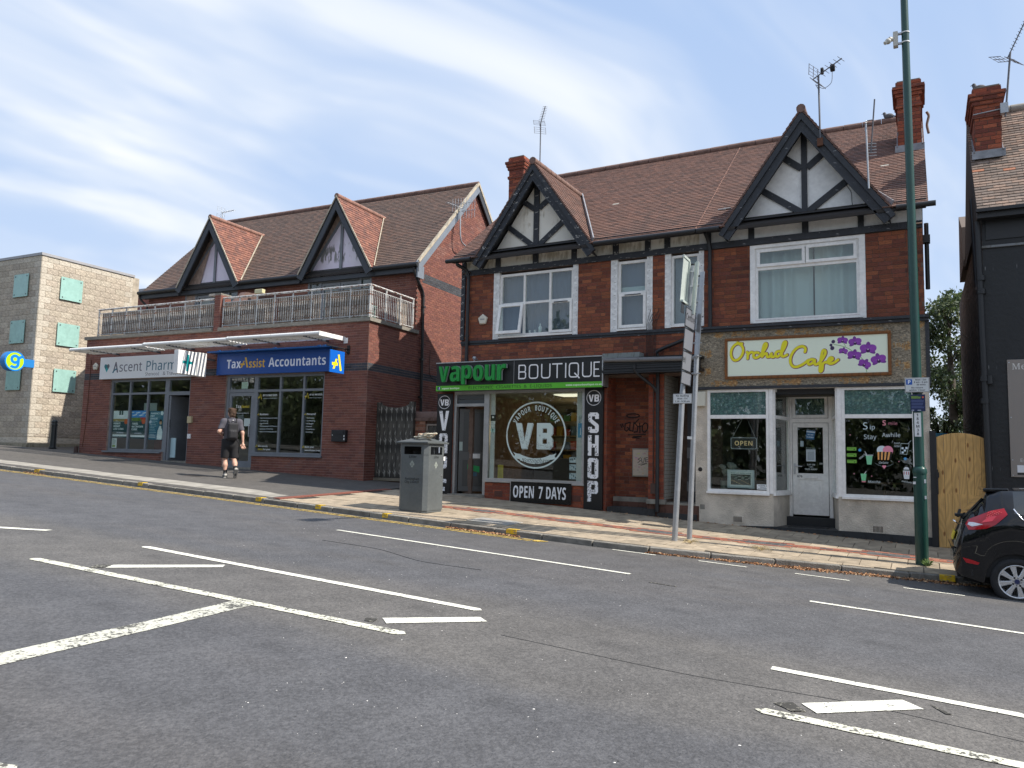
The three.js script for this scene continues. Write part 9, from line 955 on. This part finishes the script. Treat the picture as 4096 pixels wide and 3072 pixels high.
  const zSide = (x, y) => { let best = 0; const g = sect(x); for (let j = 0; j < g.length - 1; j++) if (y >= g[j][0] && y <= g[j + 1][0]) { const k = (y - g[j][0]) / Math.max(1e-5, g[j + 1][0] - g[j][0]); best = lerp(g[j][1], g[j + 1][1], k); } return best; };
  // patches laid on the flank: polygon in x,y lifted onto the body
  const patch = (name, poly, m, e, both = true, parent = car) => { const sh = new THREE.Shape(poly.map((p) => new THREE.Vector2(...p))), bb = poly.reduce((a, p) => [Math.min(a[0], p[0]), Math.max(a[1], p[0]), Math.min(a[2], p[1]), Math.max(a[3], p[1])], [9, -9, 9, -9]), gs = []; const inside = (x, y) => { let c = false; for (let i = 0, j = poly.length - 1; i < poly.length; j = i++) if ((poly[i][1] > y) !== (poly[j][1] > y) && x < (poly[j][0] - poly[i][0]) * (y - poly[i][1]) / (poly[j][1] - poly[i][1]) + poly[i][0]) c = !c; return c; }; const g = new THREE.ExtrudeGeometry(sh, { depth: 0.02, bevelEnabled: false, steps: 1 }); 
    // refine by splitting into columns
    const N = 14, cols = []; for (let i = 0; i < N; i++) { const xa = lerp(bb[0], bb[1], i / N), xb = lerp(bb[0], bb[1], (i + 1) / N); const span = (x) => { const ys = []; for (let k = 0, q = poly.length - 1; k < poly.length; q = k++) { const [x1, y1] = poly[q], [x2, y2] = poly[k]; if ((x1 <= x && x2 > x) || (x2 <= x && x1 > x)) ys.push(lerp(y1, y2, (x - x1) / (x2 - x1))); } ys.sort((a, b) => a - b); return ys.length > 1 ? [ys[0], ys[ys.length - 1]] : null; }; const A = span(cl(xa, bb[0] + 0.001, bb[1] - 0.001)), Bq = span(cl(xb, bb[0] + 0.001, bb[1] - 0.001)); if (A && Bq) cols.push([xa, xb, A, Bq]); }
    const pos = []; for (const s of both ? [1, -1] : [1]) for (const [xa, xb, A, B2] of cols) for (let k = 0; k < 6; k++) { const P3 = (x, r, t) => { const y = lerp(r[0], r[1], t); return [x, y, s * (zSide(x, y) + e)]; }; const a = P3(xa, A, k / 6), b = P3(xb, B2, k / 6), c = P3(xb, B2, (k + 1) / 6), d = P3(xa, A, (k + 1) / 6); if (s > 0) pos.push(...a, ...b, ...c, ...a, ...c, ...d); else pos.push(...a, ...c, ...b, ...a, ...d, ...c); } const q = new THREE.BufferGeometry(); q.setAttribute('position', new THREE.Float32BufferAttribute(pos, 3)); const mm = mergeVertices(q, 1e-4); mm.computeVertexNormals(); mm.setAttribute('uv', new THREE.Float32BufferAttribute(new Float32Array(mm.attributes.position.count * 2), 2)); return M(parent, name, mm, m, true); };
  const red = new THREE.MeshPhysicalMaterial({ color: C(0.40, 0.004, 0.01), roughness: 0.3, specularIntensity: 0.3, clearcoat: 1, clearcoatRoughness: 0.04 }), redB = new THREE.MeshPhysicalMaterial({ color: C(0.6, 0.02, 0.03), roughness: 0.3, clearcoat: 1 });
  const lamp = patch('tail_light', [[0.13, 0.955], [0.165, 0.885], [0.36, 0.925], [0.46, 0.985], [0.585, 1.12], [0.575, 1.205], [0.4, 1.15], [0.24, 1.06], [0.14, 1.005]].map(([x, y]) => [x, y - 0.01]), red, 0.012);
  patch('reverse_lens', [[0.155, 0.962], [0.2, 0.945], [0.32, 0.985], [0.22, 1.0], [0.16, 0.995]].map(([x, y]) => [x, y - 0.02]), new THREE.MeshPhysicalMaterial({ color: C(0.7, 0.7, 0.72), roughness: 0.15, clearcoat: 1 }), 0.018); patch('lamp_core', [[0.3, 1.0], [0.42, 1.03], [0.47, 1.1], [0.38, 1.085]].map(([x, y]) => [x, y - 0.015]), redB, 0.0165);
  const dots = []; for (let i = 0; i < 7; i++) for (let k = 0; k < 4; k++) { const x = 0.36 + i * 0.026 + k * 0.008, y = 1.062 + i * 0.013 + k * 0.02 - 0.01; if (y < 1.14 && x < 0.55) for (const s of [1, -1]) dots.push(new THREE.SphereGeometry(0.008, 6, 5).translate(x, y, s * (zSide(x, y) + 0.012))); } M(car, 'lamp_facet', dots, redB);
  patch('reflector', [[0.1, 0.515], [0.14, 0.455], [0.27, 0.445], [0.285, 0.475], [0.2, 0.5]], red, 0.008);
  // spoiler, wiper, bumper steps, plate, window trim
  M(car, 'spoiler', [rb(0.33, 0.62, 1.355, 1.405, -0.56, 0.56, 0.02, 3)].map((g) => { g.rotateZ(0.06); g.translate(0.085, 0.0, 0); return g; }), paint); M(car, 'brake_light', bx(0.335, 0.35, 1.385, 1.4, -0.12, 0.12), red); M(car, 'rear_window', [bar([0.095, 1.0, 0], [0.325, 1.29, 0], 0.02, 1.02, [-0.7, 0.7, 0])], gl); M(car, 'wiper', [bar([0.06, 1.02, 0.3], [0.1, 1.08, -0.2], 0.03, 0.03), rb(0.02, 0.12, 1.02, 1.06, 0.28, 0.42, 0.01)], K.rubber); M(car, 'badge', rod([0.05, 0.93, 0], [0.035, 0.92, 0], 0.06, 0.06, 18).scale(1, 0.6, 1).translate(0, 0.37, 0), K.chrome); M(car, 'number_plate', bar([0.015, 0.75, -0.26], [0.015, 0.75, 0.26], 0.11, 0.012, [0.25, 1, 0]), mat([0.7, 0.55, 0.05])); M(car, 'bumper_step', [bar([0.0, 0.62, -0.6], [0.0, 0.62, 0.6], 0.025, 0.05, [0, 1, 0])], paint); M(car, 'lower_bumper', [bx(0.05, 0.3, 0.25, 0.32, -0.62, 0.62)], K.rubber);
  for (const s of [1, -1]) { M(car, 'window_trim', tube([[0.655, 1.185, s * (zSide(0.655, 1.185) + 0.008)], [0.7, 1.12, s * (zSide(0.7, 1.12) + 0.01)], [0.76, 1.055, s * (zSide(0.76, 1.055) + 0.012)], [0.9, 1.03, s * (zSide(0.9, 1.03) + 0.014)], [1.6, 0.975, s * (zSide(1.6, 0.975) + 0.014)], [2.5, 0.93, s * (zSide(2.5, 0.93) + 0.014)]], 0.009, 60, 6), K.chrome); M(car, 'panel_gap', tube([[0.33, 0.93, s * (zSide(0.33, 0.93) + 0.001)], [0.4, 0.75, s * (zSide(0.4, 0.75) + 0.001)], [0.46, 0.6, s * (zSide(0.46, 0.6) + 0.001)]], 0.003, 20, 4), K.rubber); M(car, 'door_gap', tube([[0.99, 1.04, s * (zSide(0.99, 1.04) + 0.001)], [0.97, 0.9, s * (zSide(0.97, 0.9) + 0.001)], [1.05, 0.7, s * (zSide(1.05, 0.7) + 0.001)], [1.12, 0.3, s * (zSide(1.12, 0.3) + 0.001)]], 0.004, 30, 4), K.rubber); }
  const silver = mat([0.62, 0.63, 0.65], { roughness: 0.28, metalness: 0.75 });
  for (const [x, s] of [[wx1, 1], [wx2, 1], [wx1, -1], [wx2, -1]]) { const w = new THREE.Group(); w.name = nm('wheel'); w.position.set(x, 0.287, s * 0.75); if (s < 0) w.rotation.y = Math.PI; car.add(w);
    const ty = new THREE.LatheGeometry([[0.2, -0.09], [0.262, -0.095], [0.283, -0.075], [0.288, 0.0], [0.283, 0.07], [0.268, 0.092], [0.235, 0.1], [0.208, 0.09], [0.204, 0.07], [0.204, -0.05]].map((p) => new THREE.Vector2(...p)), 48); ty.rotateX(Math.PI / 2); M(w, 'tyre', ty, K.rubber); const rm = new THREE.LatheGeometry([[0.207, 0.075], [0.21, 0.088], [0.2, 0.093], [0.19, 0.086], [0.184, 0.06], [0.18, -0.05], [0.1, -0.06], [0, -0.06]].map((p) => new THREE.Vector2(...p)), 48); rm.rotateX(Math.PI / 2); const sp = []; for (let i = 0; i < 8; i++) { const g = slab([[-0.028, 0.03], [0.028, 0.03], [0.022, 0.09], [0.036, 0.196], [-0.036, 0.196], [-0.022, 0.09]], 0.04, 0.082, [[[-0.004, 0.12], [0.004, 0.12], [0.017, 0.19], [-0.017, 0.19]]], 0.006); g.rotateZ(i * Math.PI / 4 + 0.25); sp.push(g); } M(w, 'rim', [rm, ...sp, rod([0, 0, 0.02], [0, 0, 0.078], 0.06, 0.05, 24)], silver); M(w, 'brake_disc', rod([0, 0, -0.03], [0, 0, -0.01], 0.13, 0.13, 28), mat([0.1, 0.1, 0.1], { roughness: 0.5, metalness: 0.6 })); M(w, 'hub_cap', rod([0, 0, 0.078], [0, 0, 0.086], 0.03, 0.028, 24), mat([0.02, 0.03, 0.1], { roughness: 0.25 })); for (let i = 0; i < 4; i++) { const a = i * Math.PI / 2 + 0.6; M(w, 'wheel_nut', rod([0.054 * Math.cos(a), 0.054 * Math.sin(a), 0.06], [0.054 * Math.cos(a), 0.054 * Math.sin(a), 0.084], 0.014, 0.012, 10), K.rubber); } }
}
renderer.render(scene, camera);
